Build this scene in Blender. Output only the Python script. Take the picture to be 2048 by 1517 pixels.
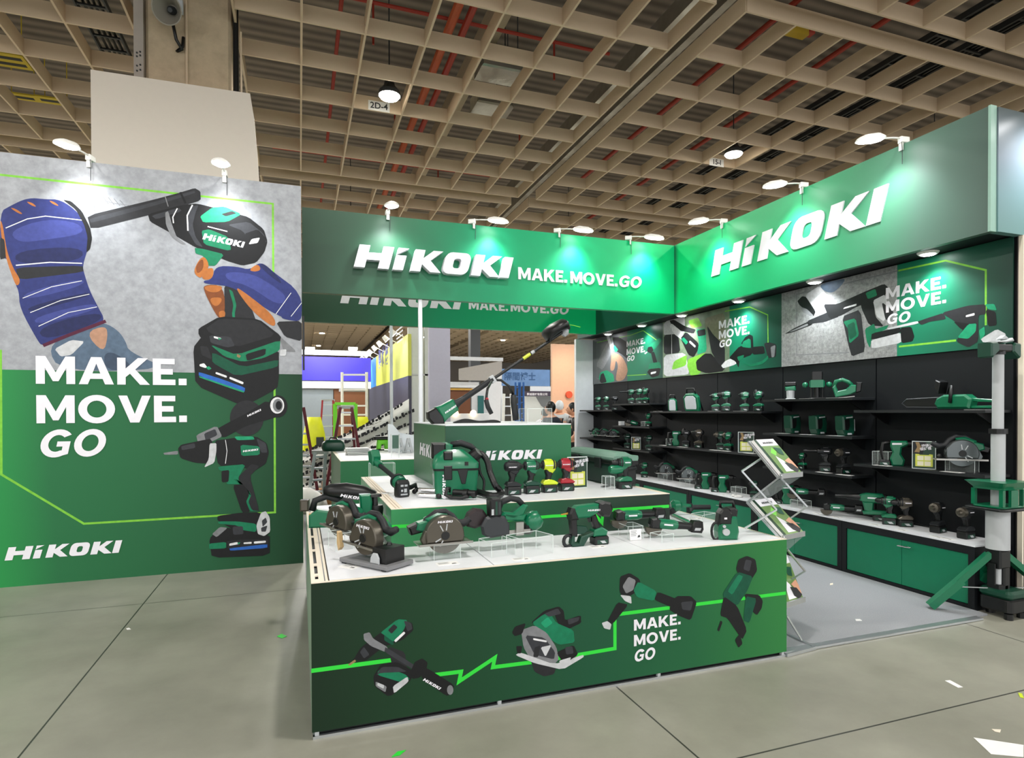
import bpy, bmesh, math, random
from mathutils import Vector, Matrix, Euler
random.seed(7)
PI = math.pi
for _o in list(bpy.data.objects): bpy.data.objects.remove(_o)
SC = bpy.context.scene
COL = SC.collection

# ------------------------------------------------------------------ camera
F_PX, YAW, PITCH, ROLL, CX, CY, EYE = 1203.884, math.radians(19.43018531), math.radians(-0.56315629), math.radians(-0.18416074), 1024.0, 834.29, 1.6
_fw = Vector((math.sin(YAW)*math.cos(PITCH), math.cos(YAW)*math.cos(PITCH), math.sin(PITCH)))
_r0 = Vector((math.cos(YAW), -math.sin(YAW), 0)); _u0 = _r0.cross(_fw)
_rt = _r0*math.cos(ROLL)+_u0*math.sin(ROLL); _up = -_r0*math.sin(ROLL)+_u0*math.cos(ROLL)
EYEP = Vector((0, 0, EYE))
cam_d = bpy.data.cameras.new('camera'); cam = bpy.data.objects.new('camera', cam_d); COL.objects.link(cam)
cam.matrix_world = Matrix(((_rt.x, _up.x, -_fw.x, 0), (_rt.y, _up.y, -_fw.y, 0), (_rt.z, _up.z, -_fw.z, EYE), (0, 0, 0, 1)))
cam_d.sensor_fit = 'HORIZONTAL'; cam_d.sensor_width = 36.0
cam_d.lens = 36.0*F_PX/2048.0
cam_d.shift_x = 0.0; cam_d.shift_y = (CY-758.5)/2048.0
cam_d.clip_start = 0.05; cam_d.clip_end = 300
SC.camera = cam

# ------------------------------------------------------------------ view, world
SC.view_settings.view_transform = 'Standard'; SC.view_settings.look = 'None'
SC.view_settings.exposure = 0.3; SC.view_settings.gamma = 1.0; SC.view_settings.use_curve_mapping = False
wd = bpy.data.worlds.new('hall_air'); SC.world = wd; wd.use_nodes = True
wd.node_tree.nodes['Background'].inputs[0].default_value = (0.98, 0.985, 1.0, 1)
wd.node_tree.nodes['Background'].inputs[1].default_value = 1.5

# ------------------------------------------------------------------ lamps of the hall
def light(name, kind, loc, power, color=(1, 1, 1), aim=None, size=0.3, spot=90, blend=0.6):
    d = bpy.data.lights.new(name, kind); d.energy = power; d.color = color
    if kind == 'AREA': d.shape = 'DISK'; d.size = size
    else: d.shadow_soft_size = size
    if kind == 'SPOT': d.spot_size = math.radians(spot); d.spot_blend = blend
    o = bpy.data.objects.new(name, d); COL.objects.link(o); o.location = loc
    if aim is not None:
        o.rotation_euler = (Vector(aim)-Vector(loc)).to_track_quat('-Z', 'Y').to_euler()
    return o
WARM = (1.0, 0.97, 0.925); COOL = (0.93, 0.97, 1.0)
MODX, MODY, CZ, DX, DY = 6.91, 8.68, 7.3, 0.912, 1.158       # ceiling grid module pitch, height, cell
HIGHBAY = []
for i in range(-2, 3):
    for j in range(-2, 6):
        lx, ly = 1.56+i*MODX+(0.64 if i == 1 else 0), 11.0+j*MODY
        HIGHBAY.append((lx, ly, i, j))
        if ly > 45: continue
        light('highbay_light', 'SPOT', (lx, ly, CZ-0.12), 640 if ly < 20 else 1300, WARM, (lx, ly, 0), 0.2, 172, 0.4)

# ------------------------------------------------------------------ helpers
def lin(c):
    if isinstance(c, str):
        c = c.lstrip('#'); c = tuple(int(c[k:k+2], 16)/255 for k in (0, 2, 4))
    return tuple((v/12.92 if v <= 0.04045 else ((v+0.055)/1.055)**2.4) for v in c)
def W(x, y, ax, val):
    """the point where the sight line of photo pixel (x, y) meets the plane ax = val"""
    d = _fw+_rt*((x-CX)/F_PX)-_up*((y-CY)/F_PX); k = 'xyz'.index(ax)
    return EYEP+d*((val-EYEP[k])/d[k])
MATS = {}
def mat(name, col, rough=0.5, metal=0.0, var=0.06, scale=14.0, emit=0.0, alpha=1.0, trans=0.0, bump=0.0, spec=0.5, coat=0.0):
    if name in MATS: return MATS[name]
    m = bpy.data.materials.new(name); m.use_nodes = True; nt = m.node_tree; b = nt.nodes['Principled BSDF']
    c = lin(col)
    b.inputs['Roughness'].default_value = rough; b.inputs['Metallic'].default_value = metal
    b.inputs['Specular IOR Level'].default_value = spec
    if coat: b.inputs['Coat Weight'].default_value = coat
    if trans:
        b.inputs['Transmission Weight'].default_value = trans; b.inputs['IOR'].default_value = 1.45
    if emit:
        b.inputs['Emission Color'].default_value = (*c, 1); b.inputs['Emission Strength'].default_value = emit
    if alpha < 1: b.inputs['Alpha'].default_value = alpha
    tc = nt.nodes.new('ShaderNodeTexCoord'); n = nt.nodes.new('ShaderNodeTexNoise')
    n.inputs['Scale'].default_value = scale; n.inputs['Detail'].default_value = 4
    nt.links.new(tc.outputs['Object'], n.inputs['Vector'])
    mx = nt.nodes.new('ShaderNodeMix'); mx.data_type = 'RGBA'
    mx.inputs['A'].default_value = (*[v*(1-var) for v in c], 1); mx.inputs['B'].default_value = (*[min(1, v*(1+var)) for v in c], 1)
    nt.links.new(n.outputs['Fac'], mx.inputs['Factor']); nt.links.new(mx.outputs['Result'], b.inputs['Base Color'])
    if bump:
        bp = nt.nodes.new('ShaderNodeBump'); bp.inputs['Strength'].default_value = bump; bp.inputs['Distance'].default_value = 0.02
        nt.links.new(n.outputs['Fac'], bp.inputs['Height']); nt.links.new(bp.outputs['Normal'], b.inputs['Normal'])
    MATS[name] = m; return m
def gradmat(name, axis, stops, rough=0.45, spec=0.5, noise=0.03):
    """print ink, or light and shade put into the colour, running through stops along one axis (world metres)"""
    m = bpy.data.materials.new(name); m.use_nodes = True; nt = m.node_tree; b = nt.nodes['Principled BSDF']
    b.inputs['Roughness'].default_value = rough; b.inputs['Specular IOR Level'].default_value = spec
    tc = nt.nodes.new('ShaderNodeTexCoord'); sp = nt.nodes.new('ShaderNodeSeparateXYZ'); nt.links.new(tc.outputs['Object'], sp.inputs[0])
    lo, hi = stops[0][0], stops[-1][0]
    mr = nt.nodes.new('ShaderNodeMapRange'); mr.inputs['From Min'].default_value = lo; mr.inputs['From Max'].default_value = hi
    nt.links.new(sp.outputs['XYZ'.index(axis)], mr.inputs['Value'])
    nz = nt.nodes.new('ShaderNodeTexNoise'); nz.inputs['Scale'].default_value = 0.8
    ad = nt.nodes.new('ShaderNodeMath'); ad.operation = 'MULTIPLY_ADD'; ad.inputs[1].default_value = noise; 
    nt.links.new(tc.outputs['Object'], nz.inputs['Vector']); nt.links.new(nz.outputs['Fac'], ad.inputs[0]); nt.links.new(mr.outputs[0], ad.inputs[2])
    rp = nt.nodes.new('ShaderNodeValToRGB'); nt.links.new(ad.outputs[0], rp.inputs['Fac'])
    el = rp.color_ramp.elements
    while len(el) < len(stops): el.new(0.5)
    for e, (p, c) in zip(el, stops):
        e.position = (p-lo)/(hi-lo); e.color = (*lin(c), 1)
    nt.links.new(rp.outputs['Color'], b.inputs['Base Color']); MATS[name] = m; return m

def inset(pts, d):
    """offset a closed 2D outline inwards by d"""
    n = len(pts); out = []
    area = sum(pts[i][0]*pts[(i+1) % n][1]-pts[(i+1) % n][0]*pts[i][1] for i in range(n)); s = 1 if area > 0 else -1
    for i in range(n):
        p0, p1, p2 = Vector(pts[i-1]), Vector(pts[i]), Vector(pts[(i+1) % n])
        a = (p1-p0); b = (p2-p1)
        if a.length < 1e-9 or b.length < 1e-9: out.append(tuple(p1)); continue
        a.normalize(); b.normalize()
        na = Vector((-a.y, a.x))*s; nb = Vector((-b.y, b.x))*s; q = na+nb
        k = q.length_squared
        q = q*(2/k) if k > 0.5 else q*2
        out.append(tuple(p1+q*d))
    return out
def arc(cx, cy, rx, ry, a0=0, a1=360, n=20):
    full = abs(a1-a0) >= 360
    return [(cx+rx*math.cos(math.radians(a0+(a1-a0)*k/(n if full else n-1))), cy+ry*math.sin(math.radians(a0+(a1-a0)*k/(n if full else n-1)))) for k in range(n)]

class MB:
    """collects shapes, then links them as ONE mesh object"""
    def __init__(s): s.bm = bmesh.new(); s.ms = []; s.mi = 0
    def m(s, mt):
        if mt not in s.ms: s.ms.append(mt)
        s.mi = s.ms.index(mt); return s
    def face(s, vs):
        try:
            f = s.bm.faces.new(vs); f.material_index = s.mi; return f
        except ValueError: return None
    def poly(s, pts): return s.face([s.bm.verts.new(p) for p in pts]) and s or s
    def rings(s, rs, cap=True, close=True):
        vr = [[s.bm.verts.new(p) for p in r] for r in rs]; n = len(vr[0])
        for a, b in zip(vr, vr[1:]):
            for i in range(n if close else n-1):
                j = (i+1) % n; s.face((a[i], a[j], b[j], b[i]))
        if cap:
            s.face(list(reversed(vr[0]))); s.face(vr[-1])
        return s
    def box(s, x0, x1, y0, y1, z0, z1, c=0.0):
        if c: return s.prism([(x0, z0), (x1, z0), (x1, z1), (x0, z1)], y0, y1, c)
        return s.rings([[(x0, y0, z0), (x1, y0, z0), (x1, y1, z0), (x0, y1, z0)], [(x0, y0, z1), (x1, y0, z1), (x1, y1, z1), (x0, y1, z1)]])
    def prism(s, pts, y0, y1, c=0.0, M=None):
        """outline in x,z pushed through y0..y1 with chamfered rims"""
        f = (lambda p: p) if M is None else (lambda p: tuple(M @ Vector(p)))
        if y0 > y1: y0, y1 = y1, y0
        if c:
            c = min(c, (y1-y0)*0.45); q = inset(pts, c)
            rs = [(q, y0), (pts, y0+c), (pts, y1-c), (q, y1)]
        else: rs = [(pts, y0), (pts, y1)]
        return s.rings([[f((x, y, z)) for x, z in p] for p, y in rs])
    def cyl(s, p0, p1, r0, r1=None, n=14, cap=True):
        p0, p1 = Vector(p0), Vector(p1); r1 = r0 if r1 is None else r1
        return s.lathe(p0, p1-p0, [(0, r0), (1, r1)], n, cap)
    def lathe(s, p0, axis, prof, n=16, cap=True):
        p0, ax = Vector(p0), Vector(axis); L = ax.length; a = ax/L
        u = a.orthogonal().normalized(); v = a.cross(u)
        return s.rings([[tuple(p0+ax*t+u*(r*math.cos(2*PI*k/n))+v*(r*math.sin(2*PI*k/n))) for k in range(n)] for t, r in prof], cap)
    def tube(s, path, r, n=8, closed=False):
        ps = [Vector(p) for p in path]; N = len(ps); rs = r if isinstance(r, (list, tuple)) else [r]*N
        rings = []; u = None
        for i, p in enumerate(ps):
            if closed: t = ps[(i+1) % N]-ps[i-1]
            else: t = ps[min(i+1, N-1)]-ps[max(i-1, 0)]
            t.normalize()
            u = t.orthogonal().normalized() if u is None else (u-t*u.dot(t)).normalized()
            v = t.cross(u)
            rings.append([tuple(p+u*(rs[i]*math.cos(2*PI*k/n))+v*(rs[i]*math.sin(2*PI*k/n))) for k in range(n)])
        if closed: rings.append(rings[0]); return s.rings(rings, False)
        return s.rings(rings)
    def bar(s, p0, p1, w, h=None, upv=(0, 0, 1)):
        p0, p1 = Vector(p0), Vector(p1); h = w if h is None else h; t = (p1-p0).normalized()
        sd = t.cross(Vector(upv)); sd = (t.orthogonal() if sd.length < 1e-4 else sd).normalized(); u = sd.cross(t)
        q = [sd*(w/2)+u*(h/2), -sd*(w/2)+u*(h/2), -sd*(w/2)-u*(h/2), sd*(w/2)-u*(h/2)]
        return s.rings([[tuple(p0+k) for k in q], [tuple(p1+k) for k in q]])
    def ball(s, c, rx, ry=None, rz=None, n=14, m=9):
        ry = rx if ry is None else ry; rz = rx if rz is None else rz
        rs = []
        for i in range(m+1):
            th = PI*(0.02+0.96*i/m); rs.append([(c[0]+rx*math.sin(th)*math.cos(2*PI*k/n), c[1]+ry*math.sin(th)*math.sin(2*PI*k/n), c[2]-rz*math.cos(th)) for k in range(n)])
        return s.rings(rs)
    def add(s, bm2, M=None):
        vm = {}
        for v in bm2.verts: vm[v] = s.bm.verts.new(M @ v.co if M else v.co)
        for f in bm2.faces: s.face([vm[v] for v in f.verts])
        return s
    def done(s, name, parent=None, mt=None, loc=None, rot=None, smooth=None):
        bmesh.ops.recalc_face_normals(s.bm, faces=s.bm.faces) if smooth != 'flat2d' else None
        me = bpy.data.meshes.new(name); s.bm.to_mesh(me); s.bm.free()
        for q in (s.ms or [mt]): me.materials.append(q)
        if smooth is True:
            me.shade_smooth()
        elif smooth == 'auto':
            me.shade_smooth()
            try: me.set_sharp_from_angle(angle=math.radians(35))
            except Exception: pass
        o = bpy.data.objects.new(name, me); COL.objects.link(o)
        if parent is not None: o.parent = parent
        if loc is not None: o.location = loc
        if rot is not None: o.rotation_euler = rot
        return o
def tag(o, label=None, cat=None, group=None, kind=None):
    for k, v in (('label', label), ('category', cat), ('group', group), ('kind', kind)):
        if v: o[k] = v
    return o
def thing(name, label, cat, loc=(0, 0, 0), rz=0.0, group=None, rot=None):
    o = bpy.data.objects.new(name, None); o.empty_display_size = 0.05; COL.objects.link(o); o.location = loc
    o.rotation_euler = rot if rot is not None else (0, 0, rz)
    return tag(o, label, cat, group)
def struct(o): o['kind'] = 'structure'; return o
def copy_thing(root, loc, rz, label, group=None):
    def rec(o, par):
        c = o.copy(); COL.objects.link(c)
        if par is not None: c.parent = par
        for ch in list(o.children): rec(ch, c)
        return c
    r = rec(root, None); r.location = loc; r.rotation_euler = (0, 0, rz); r['label'] = label
    if group: r['group'] = group
    return r
def flat(loops, extrude=0.0):
    """closed 2D loops (inner ones are holes) -> bmesh in the x,y plane"""
    cu = bpy.data.curves.new('t', 'CURVE'); cu.dimensions = '2D'; cu.fill_mode = 'BOTH'; cu.extrude = extrude
    for lp in loops:
        sp = cu.splines.new('POLY'); sp.points.add(len(lp)-1); sp.use_cyclic_u = True
        for p, q in zip(sp.points, lp): p.co = (q[0], q[1], 0, 1)
    return curve_bm(cu)
def curve_bm(cu):
    o = bpy.data.objects.new('t', cu); COL.objects.link(o)
    me = o.evaluated_get(bpy.context.evaluated_depsgraph_get()).to_mesh()
    bm = bmesh.new(); bm.from_mesh(me); o.evaluated_get(bpy.context.evaluated_depsgraph_get()).to_mesh_clear()
    bpy.data.objects.remove(o); bpy.data.curves.remove(cu); return bm
def font_bm(txt, size=1.0, bold=0.02, align='LEFT', extrude=0.0, space=1.0):
    cu = bpy.data.curves.new('t', 'FONT'); cu.body = txt; cu.size = size; cu.offset = bold*size; cu.align_x = align; cu.extrude = extrude
    cu.space_line = space; cu.resolution_u = 3
    return curve_bm(cu)
# ---- lettering drawn as outlines, unit cap height
def rrect(x0, x1, y0, y1, r, n=5):
    return arc(x1-r, y1-r, r, r, 0, 90, n)+arc(x0+r, y1-r, r, r, 90, 180, n)+arc(x0+r, y0+r, r, r, 180, 270, n)+arc(x1-r, y0+r, r, r, 270, 360, n)
def _k(x): return [(x+a, b) for a, b in ((0, 0), (0, 1), (.47, 1), (.47, .62), (.87, 1), (1.34, 1), (.84, .53), (1.47, 0), (.96, 0), (.47, .34), (.47, 0))]
LOGO = [[(0, 0), (0, 1), (.49, 1), (.49, .68), (1.1, .68), (1.1, 1), (1.59, 1), (1.59, 0), (1.1, 0), (1.1, .36), (.49, .36), (.49, 0)],
        [(1.79, 0), (1.79, .66), (2.26, .66), (2.26, 0)], [(1.8, .7), (1.8, 1), (2.3, 1)], _k(2.61),
        rrect(4.12, 5.4, -.01, 1.01, .32), rrect(4.58, 4.95, .27, .73, .13), _k(5.6), [(7.1, 0), (7.1, 1), (7.56, 1), (7.56, 0)]]
LOGO = [[(x+.27*y, y) for x, y in l] for l in LOGO]; LOGO_W = 7.56
GL = {'M': (1.1, [[(0, 0), (0, 1), (.27, 1), (.55, .42), (.83, 1), (1.1, 1), (1.1, 0), (.85, 0), (.85, .58), (.63, .1), (.47, .1), (.25, .58), (.25, 0)]]),
      'A': (1.02, [[(0, 0), (.36, 1), (.66, 1), (1.02, 0), (.76, 0), (.69, .2), (.33, .2), (.26, 0)], [(.395, .4), (.625, .4), (.51, .76)]]),
      'K': (.97, [[(0, 0), (0, 1), (.25, 1), (.25, .6), (.62, 1), (.93, 1), (.54, .57), (.98, 0), (.68, 0), (.38, .41), (.25, .28), (.25, 0)]]),
      'E': (.7, [[(0, 0), (0, 1), (.68, 1), (.68, .79), (.25, .79), (.25, .61), (.62, .61), (.62, .4), (.25, .4), (.25, .21), (.7, .21), (.7, 0)]]),
      'O': (1.1, [arc(.55, .5, .55, .52, n=28), arc(.55, .5, .29, .31, n=24)]),
      'V': (1.0, [[(0, 1), (.27, 1), (.5, .32), (.73, 1), (1.0, 1), (.64, 0), (.36, 0)]]),
      '.': (.25, [[(0, 0), (.25, 0), (.25, .25), (0, .25)]]), ' ': (.12, []),
      'G': (1.04, [arc(.55, .5, .55, .52, 38, 300, 22)+[(1.0, .1), (1.0, .57), (.55, .57), (.55, .38), (.76, .38), (.76, .24)]+arc(.55, .5, .29, .31, 300, 45, 18)])}
def letters(txt, gap=.1, shear=0.0):
    loops, x = [], 0.0
    for ch in txt:
        if ch == '|': shear = .22; x -= .02; continue
        w, ls = GL[ch]; loops += [[(x+a+shear*b, b) for a, b in l] for l in ls]; x += w+gap
    return loops, x-gap
def frame_on(o, u, v, off=0.0):
    """matrix that lays x,y drawing on the plane through o spanned by u and v, lifted by off"""
    u, v = Vector(u).normalized(), Vector(v).normalized(); n = u.cross(v)
    M = Matrix((u, v, n)).transposed().to_4x4(); M.translation = Vector(o)+n*off; return M
def put(loops, M, h, name, parent, mt, extrude=0.0, wscale=1.0):
    b = MB(); bm2 = flat(loops, extrude/h if extrude else 0)
    b.add(bm2, M @ Matrix.Diagonal((h*wscale, h, h, 1))); bm2.free()
    return b.done(name, parent, mt, smooth='flat2d' if not extrude else None)
class Plane:
    """a real board face; art traced in photo pixels lands on it at true size, layer over layer"""
    def __init__(s, ax, val, sgn, step=0.00004):
        s.ax, s.val, s.sgn, s.step, s.k = ax, val, sgn, step, 1
    def at(s, x, y, lift=None):
        p = W(x, y, s.ax, s.val); k = 'xyz'.index(s.ax); p[k] += s.sgn*(s.k*s.step if lift is None else lift); return p
    def poly(s, mb, mt, pts, tr):
        s.k += 1; mb.m(mt); mb.poly([s.at(*tr(*p)) for p in pts]); return s
    def line(s, mb, mt, pts, tr, w):
        """stripe of width w (metres) along a polyline, mitred"""
        s.k += 1; mb.m(mt); P = [s.at(*tr(*p)) for p in pts]; k = 'xyz'.index(s.ax); nrm = Vector((0, 0, 0)); nrm[k] = s.sgn
        L, R = [], []
        for i, p in enumerate(P):
            a = (P[i]-P[i-1]).normalized() if i else (P[1]-P[0]).normalized()
            b = (P[i+1]-P[i]).normalized() if i < len(P)-1 else a
            na, nb = nrm.cross(a), nrm.cross(b); q = na+nb; q = q*(w/ max(q.length_squared, .3))
            L.append(p+q); R.append(p-q)
        for i in range(len(P)-1): mb.poly([L[i], L[i+1], R[i+1], R[i]])
        return s
def trz(ox, oy, sc): return lambda x, y: (ox+x/sc, oy+y/sc)
# ------------------------------------------------------------------ materials
M_white = mat('white_panel', '#e4e6ea', .45); M_cream = mat('beige_slat', '#cdb89c', .6, var=.03)
M_edge = mat('ply_edge', '#eadfcc', .6); M_black = mat('black_panel', '#0b0f13', .6, spec=.3); M_ink = mat('black_plastic', '#090b0c', .42)
M_rub = mat('charcoal_rubber', '#13171a', .55); M_teal = mat('tool_green', '#086b48', .32, coat=.15); M_teal_d = mat('dark_tool_green', '#053c2b', .38)
M_green = mat('booth_green', '#2b7448', .45); M_lime = mat('lime_stripe', '#2cd83c', .45); M_lime2 = mat('yellow_green_stripe', '#6fd02f', .45)
M_alu = mat('aluminium', '#c9cdd0', .32, metal=.85); M_steel = mat('steel', '#a9a7a2', .3, metal=.9); M_dsteel = mat('bronze_grey_guard', '#5c574e', .35, metal=.6)
M_chrome = mat('chrome', '#e8e8e8', .08, metal=1.0); M_print = mat('white_print', '#eceaf0', .5); M_grey = mat('mid_grey', '#6c7072', .5)
M_lgrey = mat('light_grey', '#b4b8ba', .5); M_yellow = mat('yellow_plastic', '#c9dc2a', .4); M_red = mat('red_plastic', '#a01c2a', .38)
M_acr = mat('clear_acrylic', '#f4fbfa', .03, var=0, trans=1.0); M_acre = mat('acrylic_edge', '#dfe9e6', .15, var=.02)
M_paper = mat('paper', '#eeedea', .7); M_lampw = mat('lamp_white', '#f1f0ea', .4); M_glow = mat('lamp_glow', '#ffffff', .5, emit=14); M_glow2 = mat('downlight_glow', '#ffffff', .5, emit=18)
M_bay = mat('highbay_glow', '#fff6e6', .5, emit=40); M_conc = mat('rough_concrete', '#b9a78c', .9, var=.22, scale=9, bump=.8)
M_dgrey = mat('dark_grey', '#2c3033', .5); M_maroon = mat('maroon_fibreglass', '#6f2130', .5); M_skin = mat('skin', '#d39a7a', .5)
M_navy = mat('navy_cloth', '#20252f', .8); M_redpipe = mat('red_pipe', '#a3301f', .5); M_foil = mat('duct_foil', '#b9b6ae', .28, metal=.8, var=.25, scale=5, bump=.6)
M_brass = mat('amber_metal', '#b9913f', .35, metal=.6); M_card = mat('cardboard', '#b98a5b', .8); M_sand = mat('sand_grip', '#c3a678', .5)

# ------------------------------------------------------------------ floor
def floor_mat():
    m = bpy.data.materials.new('polished_concrete'); m.use_nodes = True; nt = m.node_tree; b = nt.nodes['Principled BSDF']; L = nt.links.new
    tc = nt.nodes.new('ShaderNodeTexCoord'); sp = nt.nodes.new('ShaderNodeSeparateXYZ'); L(tc.outputs['Object'], sp.inputs[0])
    n1 = nt.nodes.new('ShaderNodeTexNoise'); n1.inputs['Scale'].default_value = .9; n1.inputs['Detail'].default_value = 7; n1.inputs['Roughness'].default_value = .62; L(tc.outputs['Object'], n1.inputs['Vector'])
    rp = nt.nodes.new('ShaderNodeValToRGB'); L(n1.outputs['Fac'], rp.inputs['Fac'])
    rp.color_ramp.elements[0].position = .28; rp.color_ramp.elements[0].color = (*lin('#7d7c70'), 1)
    rp.color_ramp.elements[1].position = .74; rp.color_ramp.elements[1].color = (*lin('#a09f91'), 1)
    def joint(out, off, pitch):
        a = nt.nodes.new('ShaderNodeMath'); a.operation = 'ADD'; a.inputs[1].default_value = -off+pitch*40; L(out, a.inputs[0])
        q = nt.nodes.new('ShaderNodeMath'); q.operation = 'PINGPONG'; q.inputs[1].default_value = pitch/2; L(a.outputs[0], q.inputs[0])
        c = nt.nodes.new('ShaderNodeMath'); c.operation = 'LESS_THAN'; c.inputs[1].default_value = .005; L(q.outputs[0], c.inputs[0]); return c
    j1, j2 = joint(sp.outputs[0], -1.24, 2.96), joint(sp.outputs[1], 2.25, 3.5)
    mx = nt.nodes.new('ShaderNodeMath'); mx.operation = 'MAXIMUM'; L(j1.outputs[0], mx.inputs[0]); L(j2.outputs[0], mx.inputs[1])
    mc = nt.nodes.new('ShaderNodeMix'); mc.data_type = 'RGBA'; L(mx.outputs[0], mc.inputs['Factor']); L(rp.outputs[0], mc.inputs['A']); mc.inputs['B'].default_value = (*lin('#3a3a34'), 1)
    L(mc.outputs['Result'], b.inputs['Base Color'])
    n2 = nt.nodes.new('ShaderNodeTexNoise'); n2.inputs['Scale'].default_value = 2.5; n2.inputs['Detail'].default_value = 6; L(tc.outputs['Object'], n2.inputs['Vector'])
    mr = nt.nodes.new('ShaderNodeMapRange'); mr.inputs['To Min'].default_value = .22; mr.inputs['To Max'].default_value = .5; L(n2.outputs['Fac'], mr.inputs['Value']); L(mr.outputs[0], b.inputs['Roughness'])
    return m
b = MB().m(floor_mat()); b.poly([(-45, -12, 0), (45, -12, 0), (45, 75, 0), (-45, 75, 0)]); struct(b.done('floor'))

# ------------------------------------------------------------------ hall ceiling
def slab_mat():
    m = mat('hall_slab', '#857a70', .9, var=.4, scale=1.2); nt = m.node_tree; L = nt.links.new; bs = nt.nodes['Principled BSDF']
    src = bs.inputs['Base Color'].links[0].from_socket; tc = nt.nodes.new('ShaderNodeTexCoord'); wv = nt.nodes.new('ShaderNodeTexWave'); wv.bands_direction = 'Y'
    wv.inputs['Scale'].default_value = 1.1; wv.inputs['Distortion'].default_value = .6; L(tc.outputs['Object'], wv.inputs['Vector'])
    mx = nt.nodes.new('ShaderNodeMix'); mx.data_type = 'RGBA'; mx.blend_type = 'MULTIPLY'; mx.inputs['Factor'].default_value = .5; L(src, mx.inputs['A']); L(wv.outputs['Color'], mx.inputs['B']); L(mx.outputs['Result'], bs.inputs['Base Color']); return m
b = MB().m(slab_mat()); b.box(-45, 45, -12, 75, 9.6, 9.8); struct(b.done('ceiling'))
def module_bm(nx=7, ny=7, skip=()):
    b = MB().m(M_cream)
    for i in range(nx+1):
        b.box(i*DX-.016, i*DX+.016, 0, ny*DY, CZ, CZ+.26)
    for j in range(ny+1):
        b.box(0, nx*DX, j*DY-.016, j*DY+.016, CZ+.0005, CZ+.2605)
    return b
first = None
for i in range(-3, 4):
    for j in range(-1, 7):
        x0, y0 = -.85+i*MODX, 7.05+j*MODY
        if i == -1: x0 = -1.38-.912*7
        if first is None:
            first = module_bm().done('ceiling', loc=(x0, y0, 0)); struct(first); o = first
        else:
            o = first.copy(); COL.objects.link(o); o.location = (x0, y0, 0)
        if i == -1 and j == 0:      # the concrete pillar stands in the last row of cells here
            q = module_bm(6, 7); o.data = q.done('ceiling').data
            for z in [z for z in COL.objects if z.data == o.data and z != o]: bpy.data.objects.remove(z)
# high bay lamps, one in every module
hb = None
names = {(0, 0): 'blazing highbay lamp above the long logo header', (1, 0): 'highbay lamp above the right logo header'}
for (lx, ly, i, j) in HIGHBAY:
    if hb is None:
        hb = thing('highbay_lamp', '', 'lamp', (lx, ly, CZ))
        b = MB().m(M_dgrey); b.lathe((0, 0, -.02), (0, 0, .3), [(0, .2), (.25, .19), (.6, .1), (1, .08)], 18); b.done('housing', hb)
        b = MB().m(M_bay); b.lathe((0, 0, -.07), (0, 0, .05), [(0, .05), (.3, .16), (1, .19)], 18); b.done('lens', hb); b = MB().m(M_dgrey); b.cyl((0, 0, .28), (0, 0, 9.6-CZ), .012, n=8); b.done('suspension_rod', hb)
        o = hb
    else: o = copy_thing(hb, (lx, ly, CZ), 0, '')
    o['label'] = names.get((i, j), 'round highbay lamp hanging in the beige ceiling grid, far down the hall' if ly > 16 else 'highbay lamp in the beige ceiling grid outside the booth')
    if (i, j) not in names: o['group'] = 'distant highbay lamps'
def sign_text(txt, o, u, v, h, name, mt, parent=None, bold=.02, align='CENTER'):
    bm2 = font_bm(txt, h, bold, align); b = MB(); b.add(bm2, frame_on(o, u, v, .004)); bm2.free(); return b.done(name, parent, mt, smooth='flat2d')
for (px, py, tx, lb) in ((758, 213, '2D-4', 'small bay number sign on slat beside the blazing lamp'), (1433, 325, '15-I', 'small white bay number sign reading 15-I on ceiling slat')):
    p = W(px, py, 'z', CZ+.1)
    p = W(px, py, 'y', 7.05+4*DY-.0165)
    t = thing('bay_sign', lb, 'sign', p)
    b = MB().m(M_paper); b.box(-.2, .2, -.006, .0, -.09, .09); b.done('plate', t)
    o = sign_text(tx, (0, -.006, -.05), (1, 0, 0), (0, 0, 1), .16, 'number', M_dgrey, t)
# services over the grid
def pipe(lb, pts, r, mt, name='sprinkler_pipe', cat='pipe'):
    b = MB().m(mt)
    for a, c in zip(pts, pts[1:]): b.cyl(a, c, r, n=10)
    for a in pts[1:-1]: b.ball(a, r*1.05, n=10, m=6)
    return tag(b.done(name, smooth='auto'), lb, cat)
pipe('orange red main pipe running back above the ceiling grid', [(2.4, 2, 8.0), (2.4, 40, 8.0)], .075, mat('orange_pipe', '#c05a34', .5))
pipe('dark red main pipe beside the orange one above the grid', [(2.64, 2, 8.0), (2.64, 40, 8.0)], .06, M_redpipe)
pipe('thin red pipe running back over the left half of the long header', [(.66, 6, 8.05), (.66, 24, 8.05)], .035, M_redpipe)
for k, (y, z) in enumerate(((9.88, 8.15), (13.3, 8.2), (16.2, 8.2), (19.5, 8.2))):
    pipe(('nearest', 'second nearest', 'third', 'farthest')[k]+' thin red sprinkler branch crossing above the long header', [(-.6, y, z), (5.4, y, z)], .03, M_redpipe)
for k, (x, y) in enumerate(((1.15, 9.88), (4.3, 9.88), (2.0, 13.3), (4.9, 13.3), (3.6, 16.2))):
    pipe('short red sprinkler drop below the '+('nearest' if y < 10 else 'second nearest' if y < 14 else 'third')+' branch pipe, '+('over left end' if x < 1.5 else 'over left part' if x < 2.2 else 'over middle part' if x < 3.8 else 'over right part' if x < 4.5 else 'over right end')+' of the header', [(x, y, z-.02) for z in (8.18, 7.5)], .018, M_redpipe, 'sprinkler_drop')
for k, (x, y0, y1) in enumerate(((7.6, 6.2, 16), (9.4, 7.0, 22))):
    pipe('red pipe running back over the right grid module, '+('left' if k == 0 else 'right')+' one', [(x, y0, 8.2), (x, y1, 8.2)], .05, M_redpipe)
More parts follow.
